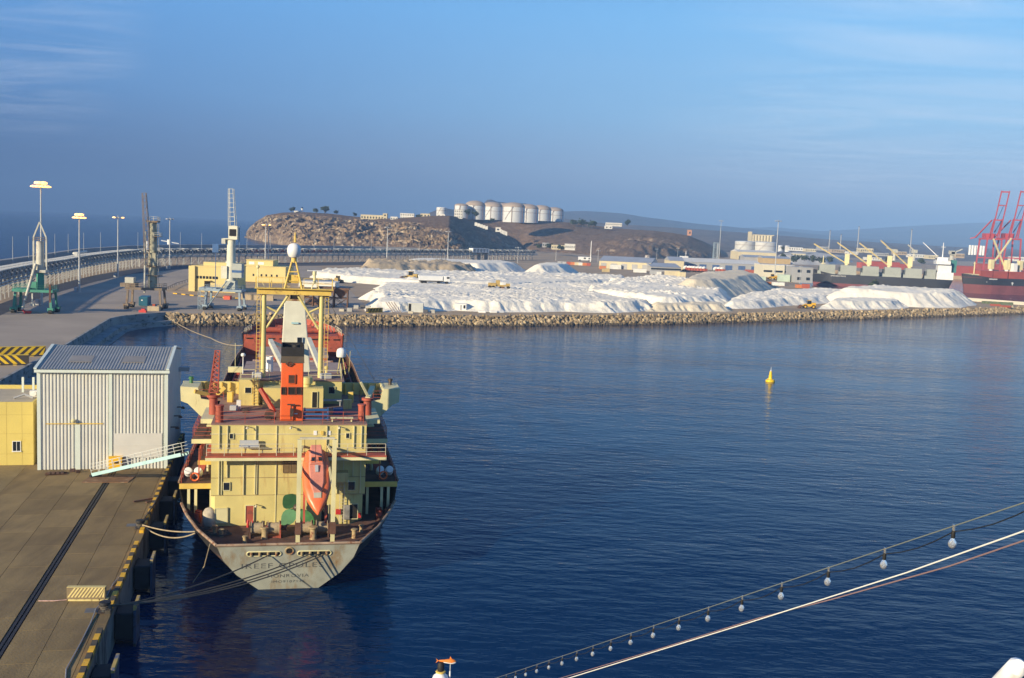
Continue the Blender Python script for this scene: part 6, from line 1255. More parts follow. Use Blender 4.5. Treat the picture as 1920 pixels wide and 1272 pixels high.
tk = thing('dump_truck', 'long white dump truck between the white banks', 'truck', G(786, 531, 6.3), R(14)); MB().hexa([Vector(q) for q in ((0, -1.25, 1.2), (9.5, -1.25, 1.2), (9.5, 1.25, 1.2), (0, 1.25, 1.2), (-.4, -1.4, 3.2), (9.6, -1.4, 3.2), (9.6, 1.4, 3.2), (-.4, 1.4, 3.2))]).build('tipper_body', M_WHITE, tk); MB().bb(10, 12.6, -1.25, 1.25, .9, 3.3).build('cab', M_WHITE, tk, bev=.15); MB().bb(12.45, 12.65, -1.0, 1.0, 2.1, 3.0).bb(11.2, 12.3, -1.27, 1.27, 2.1, 2.9).build('window', M_GLASS, tk); MB().bb(0, 12, -.6, .6, .7, 1.15).build('chassis', M_STEEL, tk)
for x in (1.2, 2.5, 8, 11.3):
    for y in (-1.05, 1.05): MB().cyl((x, y-.2, .5), (x, y+.2, .5), .52, n=12).build('wheel', M_BLACK, tk)
# cabins, blocks and clutter along the revetment
t, w_, h = bldg('site_cabin', 'grey white steel cabin with an open door, before the flat stockpile', 764, 793, 568, 585, 2.6, mat('cabin_grey', (.48, .50, .48), .5, var=.08), M_WHITE, cat='cabin', par=.12); MB().bb(.3, 1.1, -.05, .02, .2, h*.9).build('doorway', M_DARK, t)
t, w_, h = bldg('site_cabin', 'small white cabin with two windows, right of the grey cabin', 853, 874, 570, 582.5, 2.6, M_WHITE, M_WHITE, cat='cabin', par=.15); MB().bb(w_*.5, w_*.56, -.05, .02, .1, h*.85).bb(w_*.75, w_*.92, -.05, .02, h*.35, h*.85).build('window', M_GLASS, t)
bm_ = [mat('block_grey', (.36, .35, .32), .9, var=.15), mat('block_dark', (.10, .10, .11), .9, var=.2), mat('block_pale', (.50, .45, .34), .9, var=.1)]
blk = [('pale concrete block, first of three in a row at the water edge', 641, 584, 2), ('dark concrete block in the middle of three at the water edge', 648, 584, 1), ('grey concrete block, last of three at the water edge', 656, 584.5, 0), ('dark block left of two behind the revetment', 798, 587.5, 1), ('grey dark block right of two behind the revetment', 811, 587.5, 0), ('dark crate under the grey cabin front', 772, 583.8, 1), ('pale slab before the grey cabin', 770, 588, 2), ('grey block of the row behind the hopper', 668, 579, 0), ('dark block of the row behind the hopper', 680, 578, 1), ('second grey block of the row behind the hopper', 690, 580, 0)]
for lab, px, py, mi in blk: o = tag(MB().bb(-.75, .75, -.6, .6, 0, 1.1 if mi < 2 else .7).build('concrete_block', bm_[mi], bev=.05), lab, 'concrete block', 'blocks behind the revetment'); o.location = G(px, py, 3.0)
pa, pb = G(690, 587, 3), G(718, 586, 3)
for i in range(5):
    barrier('chevron_block', '%s from the left of the yellow black striped barrier blocks right of the hopper' % ('first', 'second', 'third', 'fourth', 'fifth')[i], pa.lerp(pb, i/5), pa.lerp(pb, (i+.85)/5)+Vector((0, .4, 0)), 1.35, .8, .6, 2, 'striped barrier blocks by the water')
for i in range(4): o = tag(MB().beam((0, 0, 0), (-2.4, .6, 3.0), .14).build('steel_pole', M_HOP), 'rusty steel pole, %s from the left of those leaning in the scrap heap' % ('first', 'second', 'third', 'fourth')[i], 'pole', 'leaning scrap poles'); o.location = G(737+i*5, 586, 3)
for i, (px, lab) in enumerate(((904, 'white sack pile nearest the small cabin'), (925, 'white sack pile beside the dark crate'), (938, 'rightmost white sack pile by the water'))): o = tag(MB().box((0, 0, .35), (2.4, 1.2, .7), .2*i).build('sack_pile', M_WHITE, bev=.15), lab, 'sacks', 'white sack piles'); o.location = G(px, 587, 3)
# buoy
bp_ = G(1444, 716, 0); by = thing('buoy', 'yellow navigation buoy floating alone on the harbour water', 'buoy', bp_); MB().lathe([(.3, -.8), (.9, -.3), (1.0, .1), (.95, .4), (.45, .55), (.4, .8)], 18).build('float', mat('buoy_yellow', (.75, .50, .01), .45, var=.08), by); MB().lathe([(.38, .75), (.36, 1.3), (.42, 1.32), (.42, 1.38), (.30, 1.4), (.24, 2.2), (.1, 2.25)], 14).build('tower', mat('buoy_yellow', (.75, .50, .01)), by); MB().lathe([(.10, 2.25), (.10, 2.5), (.04, 2.55), (.03, 3.1)], 8).build('lantern', M_WHITE, by)
for k in range(4): MB().beam((.85*math.cos(k*1.57+.5), .85*math.sin(k*1.57+.5), .35), (.85*math.cos(k*1.57+.5), .85*math.sin(k*1.57+.5), .62), .08).build('lifting_eye', mat('buoy_yellow', (.75, .50, .01)), by)
# ------------------------------------------------------------------ the viewing ship's own rigging: bulb string, two lines, wind vane, rail end
def BP(k): 
    c = .1124; return W((1787+57.4*k)/(1+c*k), (1005+158.6*k)/(1+c*k), 8.6*(1+c*k))
M_CORD = mat('bulb_cord', (.16, .17, .14), .7, var=.1); M_CORDB = mat('black_cord', (.012, .012, .012), .6, var=0)
stl = thing('string_lights', 'string of clear glass bulbs on a cable sloping down over the water', 'string lights', BP(0)); o0 = BP(0)
gl = bpy.data.materials.new('bulb_glass'); gl.use_nodes = True; b = gl.node_tree.nodes['Principled BSDF']; b.inputs['Base Color'].default_value = (.9, .92, .9, 1); b.inputs['Roughness'].default_value = .02; b.inputs['Transmission Weight'].default_value = .82; b.inputs['IOR'].default_value = 1.45; b.inputs['Specular IOR Level'].default_value = 1.0
M_CLIP = mat('clip_metal', (.6, .6, .58), .25, .8, var=0)
ks = [-2.2]+list(range(0, 24)); up_ = Vector((0, 0, 1))
def off(k): return BP(k)-o0
MB().tube([off(k)+up_*.085 for k in [x*.5-3 for x in range(0, 62)]], .005, 6).build('carrier_cable', M_CORD, stl)
P_ = []
for k in range(-3, 27):
    for q in (0, .25, .5, .75): P_.append(off(k+q)+up_*(.045-.045*math.sin(math.pi*q)-.01))
MB().tube(P_, .005, 6).build('power_cord', M_CORDB, stl)
sk_me = MB().lathe([(.010, .045), (.016, .04), (.0175, -.012), (.014, -.02)], 10).mesh('socket', M_CORDB); bu_me = MB().lathe([(.011, -.016), (.018, -.028), (.031, -.05), (.0355, -.071), (.031, -.092), (.018, -.106), (.002, -.111)], 14).mesh('bulb', gl); fi_me = MB().lathe([(.002, -.03), (.005, -.07), (.012, -.08), (.003, -.085)], 6).mesh('filament', M_CLIP); cl_me = MB().bb(-.006, .006, -.012, .012, .045, .095).mesh('clip', M_CLIP)
for k in [-2, -1]+list(range(0, 27)):
    s_ = inst('socket', sk_me, stl, off(k), 0); inst('bulb', bu_me, s_, (0, 0, 0), 0); inst('filament', fi_me, s_, (0, 0, 0), 0); inst('clip', cl_me, s_, (0, 0, 0), 0)
tag(MB().tube([W(1990, 968, 6.6), W(1920, 996, 7.0), W(1700, 1074, 8.6), W(1420, 1163, 11.8), W(1040, 1280, 20), W(960, 1304, 24)], [.006]*4+[.009, .011], 6).build('white_line', mat('line_white', (.78, .76, .68), .6, var=.05)), 'taut white line sloping down below the bulb string', 'rope')
tag(MB().tube([W(1990, 992, 6.6), W(1920, 1014, 7.0), W(1780, 1062, 8.0), W(1560, 1124, 10), W(1420, 1160, 11.9), W(1240, 1216, 15), W(1010, 1284, 21)], .006, 6).build('brown_line', mat('line_brown', (.26, .16, .15), .7, var=.05)), 'thin brown line crossing the taut white line', 'rope')
tag(MB().tube([W(1860, 1300, 2.6), W(1893, 1266, 2.5), W(1908, 1250, 2.45), W(1912, 1245, 2.44)], [.024, .024, .023, .012], 12).build('rail_end', mat('rail_white', (.85, .85, .82), .4, var=0)), 'white rounded rail end poking into the lower corner', 'rail')
dv = 33.0; q0 = W(826, 1268, dv); k = F/dv
pd = thing('mast_lantern', 'white bow lantern housing with a dark lamp on top, below the fish vane', 'lantern', q0); MB().lathe([(.30, -.9), (.27, -.1), (.24, .0), (.14, .08), (.12, .16)], 14).build('housing', M_WHITE, pd); MB().lathe([(.09, .16), (.11, .22), (.11, .40), (.07, .46)], 10).build('lamp', M_TAR, pd); MB().lathe([(.15, .12), (.17, .15), (.15, .18)], 12).build('collar', M_YELL, pd)
v0 = W(844.5, 1240, dv); vn = thing('wind_vane', 'orange and white fish shaped wind vane on a thin pole', 'wind vane', v0); MB().cyl((0, 0, -.9), (0, 0, -.34), .026, n=8).cyl((0, 0, -.34), (0, 0, 0), .010, n=6).build('pole', M_WHITE, vn)
body = [(.17, .045), (.14, .075), (.05, .095), (-.05, .06), (-.2, .02), (-.36, .01), (-.42, .055), (-.40, -.03), (-.42, -.07), (-.33, -.05), (-.18, -.06), (0, -.06), (.1, -.045), (.16, .0)]
rx = Matrix.Rotation(R(-3), 3, 'Z')
M_VO = mat('vane_orange', (.72, .20, .02), .5, var=.05)
MB().lathe([(.004, -.40), (.03, -.33), (.045, -.2), (.07, -.05), (.08, .05), (.06, .12), (.03, .17), (.004, .185)], 12, ax=Matrix.Rotation(R(90), 3, 'Y')).build('fish_body', M_VO, vn)
MB().lathe([(.004, -.26), (.03, -.2), (.05, -.05), (.06, .05), (.05, .12), (.02, .175)], 12, (0, -.012, -.03), ax=Matrix.Rotation(R(90), 3, 'Y')).build('belly', M_WHITE, vn)
MB().extr([(-.38, -.012, 0), (-.47, -.012, .08), (-.43, -.012, 0), (-.47, -.012, -.08)], (0, .024, 0)).build('tail_fin', M_VO, vn); MB().extr([(-.03, -.01, .06), (.05, -.01, .07), (-.01, -.01, .17)], (0, .02, 0)).build('dorsal_fin', M_VO, vn)
# ------------------------------------------------------------------ the headland: tanks, houses, trees
M_TANK = mat('tank_white', (.60, .61, .60), .55, var=.05, scale=.05, col2=(.52, .50, .46), f2=.62); M_TROOF = mat('tank_roof', (.36, .29, .23), .8, var=.1, scale=.08); M_TST = mat('tank_stair', (.22, .16, .14), .7, var=0)
def tank(label, px, wpx, yeave, ydome, ybase, dd, m=M_TANK, dome=True, group='domed storage tanks on the hill', ribs=6, rm=None):
    c = D(px, ybase, dd); k = px_m(c); r = wpx/2/k; h = (ybase-yeave)/k; dh = max(.3, (yeave-ydome)/k)
    t = thing('storage_tank', label, 'tank', (c.x, c.y, c.z-3), 0, group); MB().lathe([(r, 0), (r, h+3)], 36).build('shell', m, t)
    pr = [(r*1.01*math.cos(q), h+3.01+dh*math.sin(q)) for q in np.linspace(0, math.pi/2-.03, 7)]; MB().lathe([(r*1.015, h+2.7)]+pr, 36).build('roof', rm or M_TROOF, t)
    for i in range(ribs):
        q = 2*math.pi*(i+.35)/ribs-math.pi; MB().box((r*1.01*math.cos(q), r*1.01*math.sin(q), (h+3)/2), (.7, .7, h+3), q).build('rib', M_TST, t)
    MB().lathe([(r*1.004, h*.62+3), (r*1.008, h*.62+3.2), (r*1.004, h*.62+3.5)], 36).build('wind_girder', M_TST, t)
    mb = MB(); n = 16
    for i in range(n):
        q0_, q1_ = -2.4+i*.05, -2.4+(i+1)*.05; mb.beam((r*1.02*math.cos(q0_), r*1.02*math.sin(q0_), 3+h*i/n), (r*1.02*math.cos(q1_), r*1.02*math.sin(q1_), 3+h*(i+1)/n), .5, .3)
    mb.build('stair', M_TST, t); return t
tank('biggest domed tank in front of the hill group', 962.5, 42, 388.5, 380, 413, 1345)
tank('domed tank right after the biggest one', 989, 40, 391.5, 383, 414, 1440)
tank('domed tank second right of the biggest one', 1014, 38, 393.5, 385, 415, 1510)
tank('rightmost domed tank of the hill group', 1038, 36, 396, 389, 418, 1570)
tank('domed tank left of centre behind the white house', 890.5, 38, 386, 376.5, 408, 1420)
tank('domed tank between the left group and the biggest tank', 923, 38, 388, 379, 411, 1500)
tank('domed tank farthest back, half hidden in the middle', 948, 36, 389, 381, 412, 1580)
tank('small domed tank at the left end above the white house', 864.5, 26, 386, 382, 408, 1400)
tank('small plain white tank left of the hill group', 827.5, 19, 390, 388.6, 404, 1330, dome=False, ribs=0, rm=M_TANK, group='small tanks')
tank('pale drum tank left of the far tank farm', 1396, 37, 453.5, 452, 470, 1500, mat('tank_grey', (.52, .52, .50), .6, var=.05), group='far tank farm', ribs=0, rm=M_TANK)
tank('broad pale tank at the right of the far tank farm', 1433, 44, 455, 453.5, 473, 1500, mat('tank_grey', (.52, .52, .50)), group='far tank farm', ribs=0, rm=M_TANK)
tank('small drum tank behind the cream warehouse', 1214, 10, 479.5, 478.8, 487.5, 800, mat('tank_grey', (.52, .52, .50)), group='small tanks', ribs=0, rm=M_TROOF)
tank('squat white tank far behind the bulk carrier', 1463, 9, 461, 460, 469, 1550, M_TANK, group='small tanks', ribs=0, rm=M_TANK); tank('squat white tank second far behind the bulk carrier', 1476, 9, 461.5, 460.5, 469, 1550, M_TANK, group='small tanks', ribs=0, rm=M_TANK)
def hb(label, l, r_, yt, yb, dd, m, n=0, rows=1, dep=9, **k): return bldg('house', label, l, r_, yt, yb+3, dep, m, Dd=dd, nwin=n, rows=rows, cat='house', **k)
hb('long cream barrack on the headland rim', 676, 719, 403, 410, 1280, M_BCREAM, 8); hb('small cream tower house at the end of the barrack', 717.5, 725.5, 401, 411, 1270, M_BCREAM, 1, 2)
hb('low cream house between two barracks', 732, 745, 407, 411, 1250, M_BWHITE, 3); hb('white flat house left of the plain white tank', 750, 776, 400.5, 408, 1260, M_BWHITE, 6, 2); hb('cream house below the plain white tank', 788, 806, 401, 405, 1290, M_BCREAM, 3); hb('white block on the rim before the plain white tank', 819, 834, 402, 406, 1245, M_BWHITE, 2)
hb('white three storey house before the smallest domed tank', 851.5, 867, 394, 407, 1250, M_BWHITE, 4, 3); hb('tiny white hut beside the lighthouse', 551, 564, 396, 399, 1400, M_BWHITE, 1); hb('white hut on the dark headland slope', 929, 938.5, 427, 432, 1200, M_BWHITE, 1, 1, 6)
def stepped(label, n, px, dx, py, dy, dd, w_, h_):
    a = D(px, py, dd); t = thing('garden_wall', label, 'wall', a)
    for i in range(n):
        q = D(px+dx*i, py+dy*i, dd)-a; k = px_m(a); MB().bb(q.x, q.x+w_/k, 0, 1.2, q.z-3, q.z+h_/k).build('wall_step', M_BWHITE, t)
stepped('white stepped stair wall on the dark slope below the tanks', 5, 890, 5, 419, 1.7, 1235, 4.9, 1.6); stepped('white battlement wall below the hut on the dark slope', 5, 938.5, 2.6, 433, 1.1, 1195, 2.2, 2.6)
hb('long low pale house on the plateau right of the trees', 1136, 1166, 418, 421, 1490, M_BWHITE, 8); hb('low white house beside the plateau trees', 1134, 1148, 424, 426.5, 1440, M_BWHITE, 2); hb('square orange hut on the far end of the hill', 1290, 1296.5, 432, 439, 1400, mat('hut_orange', (.52, .26, .15), .8, var=.1), 1)
hb('white house row at the foot of the hill', 1059, 1078, 458, 466, 1090, M_BWHITE, 5, 1, 8); hb('long pale house row at the foot of the hill', 1034, 1060, 460, 465, 1100, M_BCREAM, 6); hb('small grey house above the hill road', 1017, 1029, 456, 461, 1120, M_WHGREY, 3)
p = D(566.5, 399, 1400); k = px_m(p); lh = thing('lighthouse', 'small white lighthouse on the headland top', 'lighthouse', (p.x, p.y, p.z-1), 0); MB().lathe([(2.0, 0), (1.5, 6), (2.1, 6.05), (2.1, 6.5)], 12).build('tower', M_WHITE, lh); MB().lathe([(1.1, 6.5), (1.1, 8), (.1, 8.8)], 10).build('lantern', M_GLASS, lh)
# trees
M_LEAF = [mat('leaf_%d' % i, c, .9, var=.4, scale=.4) for i, c in enumerate(((.035, .055, .030), (.055, .075, .035), (.045, .06, .028)))]; M_TRUNK = mat('trunk', (.10, .07, .05), .9, var=.2)
def tree(label, p, h, r, nleaf=220, m=0, low=False, group='trees on the headland', name='tree'):
    t = thing(name, label, 'tree' if name == 'tree' else 'bush', p, 0, group); rr = random.Random(int(p.x*7+p.y))
    tm = MB().tube([(0, 0, -1), (.1*r, 0, h*.3), (0, .1*r, h*.6)], [.07*r+.1, .05*r+.08, .03*r], 6)
    for i in range(4): q = i*1.6; tm.tube([(0, 0, h*.35), (math.cos(q)*r*.4, math.sin(q)*r*.4, h*.65)], [.04*r, .015*r], 5)
    tm.build('trunk', M_TRUNK, t); mb = MB(); cl = [(rr.uniform(-.6, .6)*r, rr.uniform(-.6, .6)*r, h*rr.uniform(.25 if low else .5, .88), r*rr.uniform(.35, .6)) for _ in range(9)]
    for i in range(nleaf):
        cx_, cy_, cz, cr_ = rr.choice(cl); v = Vector((rr.gauss(0, 1), rr.gauss(0, 1), rr.gauss(0, .8))).normalized()*cr_*rr.uniform(.55, 1.1); c = Vector((cx_, cy_, cz))+v; s_ = r*rr.uniform(.10, .2)
        a = Vector((rr.gauss(0, 1), rr.gauss(0, 1), rr.gauss(0, 1))).normalized(); b = a.cross(Vector((.3, .5, .8))).normalized(); mb.add([c-a*s_-b*s_, c+a*s_-b*s_*.6, c+a*s_*.8+b*s_, c-a*s_*.7+b*s_], [(0, 1, 2, 3)], 0)
    o = mb.build('crown', M_LEAF[m], t, fix=False); o['kind'] = 'stuff'; return t
for lab, px, yb, dd, hpx, rpx, m in (('dark spiky tree on the headland nose left of the lighthouse', 547, 400, 1390, 11, 6, 0), ('wide dark tree, left of two right of the lighthouse', 592, 400, 1370, 8, 6, 1), ('tallest round tree right of the lighthouse', 608, 401, 1370, 12.5, 9, 1), ('low bush right of the tallest headland tree', 630, 402, 1360, 6, 5, 2), ('narrow dark tree left of the long barrack', 665, 408, 1330, 9, 4, 0), ('dark tree before the smallest domed tank', 876, 409, 1245, 16, 6, 0), ('dark tree right of the white three storey house', 891, 410, 1245, 14, 7, 0), ('dark bush on the shaded rim below the tanks', 923, 417, 1290, 6, 5, 0), ('bushy tree between the barracks', 785, 408, 1265, 4, 6, 2), ('dark tree cluster left end on the plateau', 1076, 423, 1450, 9, 8, 0), ('middle tree of the dark plateau cluster', 1092, 424, 1440, 10, 9, 0), ('right tree of the dark plateau cluster', 1110, 425, 1440, 8.5, 9, 0), ('lone dark tree right of the plateau house', 1176, 424, 1480, 10, 7, 0), ('low dark scrub at the road in the gully', 1030, 466, 1120, 7, 8, 0), ('dark scrub beside the white house row', 1052, 468, 1095, 6, 7, 0)):
    p = D(px, yb, dd); k = px_m(p); tree(lab, p, hpx/k, rpx/k, 200, m)
p = D(1638, 543, 640); k = px_m(p); tree('round olive bush on the stockpile crest before the bulk carrier', p, 17/k, 10.5/k, 420, 1, True, None, 'bush')
# ------------------------------------------------------------------ warehouses and yard behind the stockpiles
t, w_, h = bldg('warehouse', 'cream warehouse with grey doors and a long grey roof', 1123, 1220, 489, 503, 38, M_BCREAM, M_TIN, cat='warehouse', gable=3.5, doors=5, dm=M_WHGREY, yb2=508)
t, w_, h = bldg('warehouse', 'low grey shed joined to the right of the cream warehouse', 1221, 1276, 500, 509, 30, M_WHGREY, M_TIN, cat='warehouse', nwin=5, gable=2.5, yb2=511, wsz=(5, 1.2))  # separate grey block; its walls carry the warehouse side's shade in the colour
t, w_, h = bldg('warehouse', 'long warehouse with blue doors and a pale roof', 1282, 1428, 491, 504, 40, M_WHGREY, M_BWHITE, cat='warehouse', gable=3, doors=6, dm=M_DOORB, yb2=510)
bldg('warehouse', 'cream gable wing at the left of the blue door warehouse', 1255, 1282, 489, 505, 30, M_BCREAM, M_TIN, cat='warehouse', gable=3)
bldg('block_building', 'tall cream white block left of the bulk carrier bow', 1429, 1488, 497, 522, 26, mat('block_cream', (.60, .56, .43), .8, var=.05), M_BWHITE, nwin=3, rows=1, wsz=(6, 1.4)); bldg('block_building', 'grey block beside the cream block at the bulk carrier bow', 1489, 1523, 502, 530, 22, M_WHGREY, M_WHGREY, nwin=2, rows=2)
bldg('warehouse', 'pale yellow hall below the far tank farm', 1383, 1455, 472, 487, 40, M_BCREAM, M_BWHITE, Dd=1150, cat='warehouse', gable=2); bldg('warehouse', 'tan shed right of the pale yellow hall', 1430, 1482, 484, 494, 25, mat('tan_shed', (.46, .33, .16), .8, var=.1), M_TIN, Dd=1000, cat='warehouse', gable=2); bldg('warehouse', 'grey shed left of the tan shed', 1395, 1432, 482, 492, 25, M_WHGREY, M_TIN, Dd=1020, cat='warehouse', gable=2)
sil = thing('silo_block', 'pale grain silo battery far behind the tank farm', 'silo', D(1403, 455, 1800), 0)
for i in range(7): MB().cyl((i*5.2+8, 0, 0), (i*5.2+8, 0, 13), 2.6, n=12).build('silo', M_BCREAM, sil)
MB().bb(-1, 5, -3, 3, 0, 19).bb(5, 44, -1.5, 1.5, 13, 14.5).build('head_house', M_BCREAM, sil)
sil2 = thing('silo_block', 'white silo row left of the red gantry cranes', 'silo', D(1815, 478, 1500), 0)
for i in range(6): MB().cyl((i*4+2, 0, 0), (i*4+2, 0, 14), 1.7, n=12).build('silo', M_WHITE, sil2)
lt = thing('lattice_tower', 'grey lattice tower beside the high lamp mast', 'tower', G(1340, 497, 3)); lattice(MB(), (0, 0, 0), (0, 0, 22), 4.2, 4.0, 9, .35, diag=True).build('frame', M_CRBL, lt); MB().bb(-2.4, 2.4, -2.4, 2.4, 0, 4).build('base_house', mat('base_blue', (.15, .28, .42), .6, var=.1), lt); MB().bb(1.3, 2.6, -1, 1, 4, 21).build('shaft', M_GREY, lt)
wp = thing('chimney', 'slim white pole rising by the hill foot', 'chimney', G(1107, 491, 3)); MB().cyl((0, 0, 0), (0, 0, 19), .5, .25, 8).build('pole', M_WHITE, wp)
cols_ = {'red': (.38, .09, .05), 'orange': (.52, .18, .06), 'cream': (.60, .52, .34), 'white': (.68, .68, .64), 'green': (.45, .55, .46), 'grey': (.40, .41, .42), 'blue': (.08, .16, .30), 'tan': (.46, .36, .18)}
CM = {k: mat('container_'+k+'_paint', c, .6, var=.1, scale=.3) for k, c in cols_.items()}
rowc = [('red', 1066), ('orange', 1073.5), ('cream', 1081), ('white', 1088.5), ('orange', 1096), ('red', 1103.5), ('grey', 1058), ('grey', 1049)]
def cont(label, px, yb, wpx, hpx, c, rz=None):
    t, w_, h = bldg('shipping_container', label, px-wpx/2, px+wpx/2, yb-hpx, yb, 3.0, CM[c], CM[c], cat='container', par=.08, group='shipping containers in the yard')
    rb = MB(); n = max(4, int(w_/.7))
    for i in range(n): rb.bb(i*w_/n+.1, i*w_/n+.1+w_/n*.5, -.05, -.002, .2, h-.2)
    rb.build('rib', CM[c], t); return t
ordn = ('first', 'second', 'third', 'fourth', 'fifth', 'sixth', 'seventh', 'eighth')
for i, (c, px) in enumerate(sorted(rowc, key=lambda q: q[1])): cont('%s container, %s from the left in the row before the hill road' % (c, ordn[i]), px, 495.5+(px-1049)*.06, 7.2, 5.2, c)
for lab, px, yb, w_, h_, c in (('white box trailer before the cream warehouse', 1154, 504.5, 21, 8, 'white'), ('orange container beside the white box trailer', 1130, 505, 12, 6, 'orange'), ('tan container in front of the orange one', 1136, 510, 14, 6, 'tan'), ('low white container row end left of the cream pair', 1200, 511, 24, 7, 'white'), ('blue grey container before the grey shed', 1226, 514, 14, 6, 'grey'), ('small white container left of the cream pair', 1236, 516.5, 8, 7, 'white'), ('long cream container pair at the yard edge', 1260, 519, 27, 11, 'cream'), ('cream container right half of the yard edge pair', 1280, 520.5, 11, 10, 'cream'), ('long red container behind the conical mound', 1366, 521, 28, 6, 'red'), ('blue grey cabin container behind the conical mound', 1398, 523, 24, 7, 'grey'), ('dark red container below the blue doors', 1408, 512, 22, 6, 'red'), ('pale green container, upper left of the stack by the loader', 1430, 519, 24, 8, 'green'), ('pale green container, lower left of the stack by the loader', 1426, 526, 20, 7, 'green'), ('pale green container right of the loader', 1470, 528, 22, 13, 'green'), ('orange container at the end of the stockpiles', 1440, 534, 12, 5, 'orange'), ('white low container row beside the orange one', 1460, 535.5, 22, 6, 'white'), ('red container near the bulk carrier bow', 1512, 541, 12, 8, 'red'), ('orange container near the bulk carrier bow', 1498, 540, 10, 6, 'orange')):
    cont(lab, px, yb, w_, h_, c)
mx = thing('mixer_truck', 'white drum mixer truck in the row before the blue doors', 'truck', (0, 0, 0), 0, 'row of mixer trucks'); MB().lathe([(.4, -2.2), (1.3, -.8), (1.4, .4), (.7, 2.2)], 10, (0, 0, 2.9), ax=Matrix.Rotation(R(60), 3, 'Y')).build('drum', M_WHITE, mx); MB().bb(-2.5, 4, -1.1, 1.1, .8, 1.3).build('chassis', M_STEEL, mx); MB().bb(2.6, 4.4, -1.2, 1.2, 1.0, 3.0).build('cab', CM['red'], mx)
for x in (-1.6, -.4, 3.2):
    for y in (-1, 1): MB().cyl((x, y-.2, .55), (x, y+.2, .55), .55, n=10).build('wheel', M_BLACK, mx)
index_kids()
for i, px in enumerate((1284, 1290, 1295, 1300, 1306, 1312, 1318, 1340, 1346, 1352)):
    o = mx if i == 0 else copy_tree(mx); o['label'] = 'white drum mixer truck, %s from the left of the row before the blue doors' % ('first', 'second', 'third', 'fourth', 'fifth', 'sixth', 'seventh', 'third last', 'second last', 'last')[i]; o.location = G(px, 509+i*.35, 3); o.rotation_euler = (0, 0, R(-70))
bt = thing('service_boat', 'small white ship superstructure behind the blue door warehouse', 'boat', G(1281, 489, 3)); MB().bb(-7, 7, -2, 2, 0, 3).bb(-4, 5, -2, 2, 3, 5).build('house', M_WHITE, bt); MB().cyl((2.5, 0, 5), (2.5, 0, 11), .25, n=6).beam((1, 0, 8), (4, 0, 8), .2).build('mast', M_WHITE, bt)
cpv = thing('car_carrier', 'white lorry cabin parked by the cream warehouse', 'lorry', G(1096, 490, 3)); MB().bb(-6, 6, -2, 2, .8, 4).build('body', M_WHITE, cpv); MB().bb(-1, 1, -2.1, 2.1, 2, 3.4).bb(3.5, 5.4, -2.1, 2.1, 2, 3.4).build('window', M_GLASS, cpv)
for x in (-4.5, 4): MB().cyl((x, -2, .7), (x, 2, .7), .7, n=10).build('wheel', M_BLACK, cpv)
mats3 = [M_BWHITE, M_BCREAM, M_WHGREY, mat('far_tan', (.40, .31, .21), .9, var=.1)]
wd3 = ['white', 'cream', 'grey', 'tan']; rr = random.Random(5)
spots = [(1492, 470, 26, 6), (1520, 472, 20, 5), (1545, 470, 16, 7), (1572, 474, 26, 6), (1600, 477, 18, 5), (1625, 474, 24, 8), (1655, 480, 22, 5), (1690, 478, 20, 6), (1720, 483, 26, 6), (1750, 486, 18, 7), (1780, 489, 24, 6), (1800, 484, 16, 8), (1912, 490, 22, 8), (1500, 482, 20, 6), (1530, 486, 28, 5), (1565, 487, 20, 7), (1640, 488, 26, 5)]
for i, (px, yb, w_, h_) in enumerate(spots):
    k = i % 4; nb = ('below the hills', 'near the far water', 'beyond the deck cranes', 'in the far industrial yard')[(i//4) % 4]
    bldg('far_building', '%s flat far building %s, %s' % (wd3[k], nb, 'with a tin roof' if i < 16 else 'the last one on the right'), px-w_/2, px+w_/2, yb-h_, yb, 18, mats3[k], M_TIN if k != 1 else M_BWHITE, Dd=1250+rr.random()*300, nwin=6, rows=1, group='far industrial buildings', z=3)
for i, (px, yb, yt) in enumerate(((1554, 470, 432), (1607, 476, 425), (1706, 478, 430), (1575, 472, 440))): t = thing('far_chimney', ('slim chimney left of the deck cranes', 'thin tall mast behind the second deck crane', 'dark derrick pole far behind the ship', 'short chimney in the far yard')[i], 'chimney', D(px, yb, 1600)); h = (yb-yt)/px_m(D(px, yb, 1600)); MB().cyl((0, 0, 0), (0, 0, h), .9, .6, 8).build('stack', M_WHGREY, t); MB().lathe([(1.0, h-1), (1.0, h)], 8).build('rim', M_STEEL, t)
wm_ = pile('pale quarry heap far beyond the cream block', [(1445, 489), (1475, 482), (1540, 484), (1600, 492), (1560, 498), (1480, 496)], 9, mat('quarry_white', (.50, .47, .42), .95, var=.1), 41, res=3, gs=14)
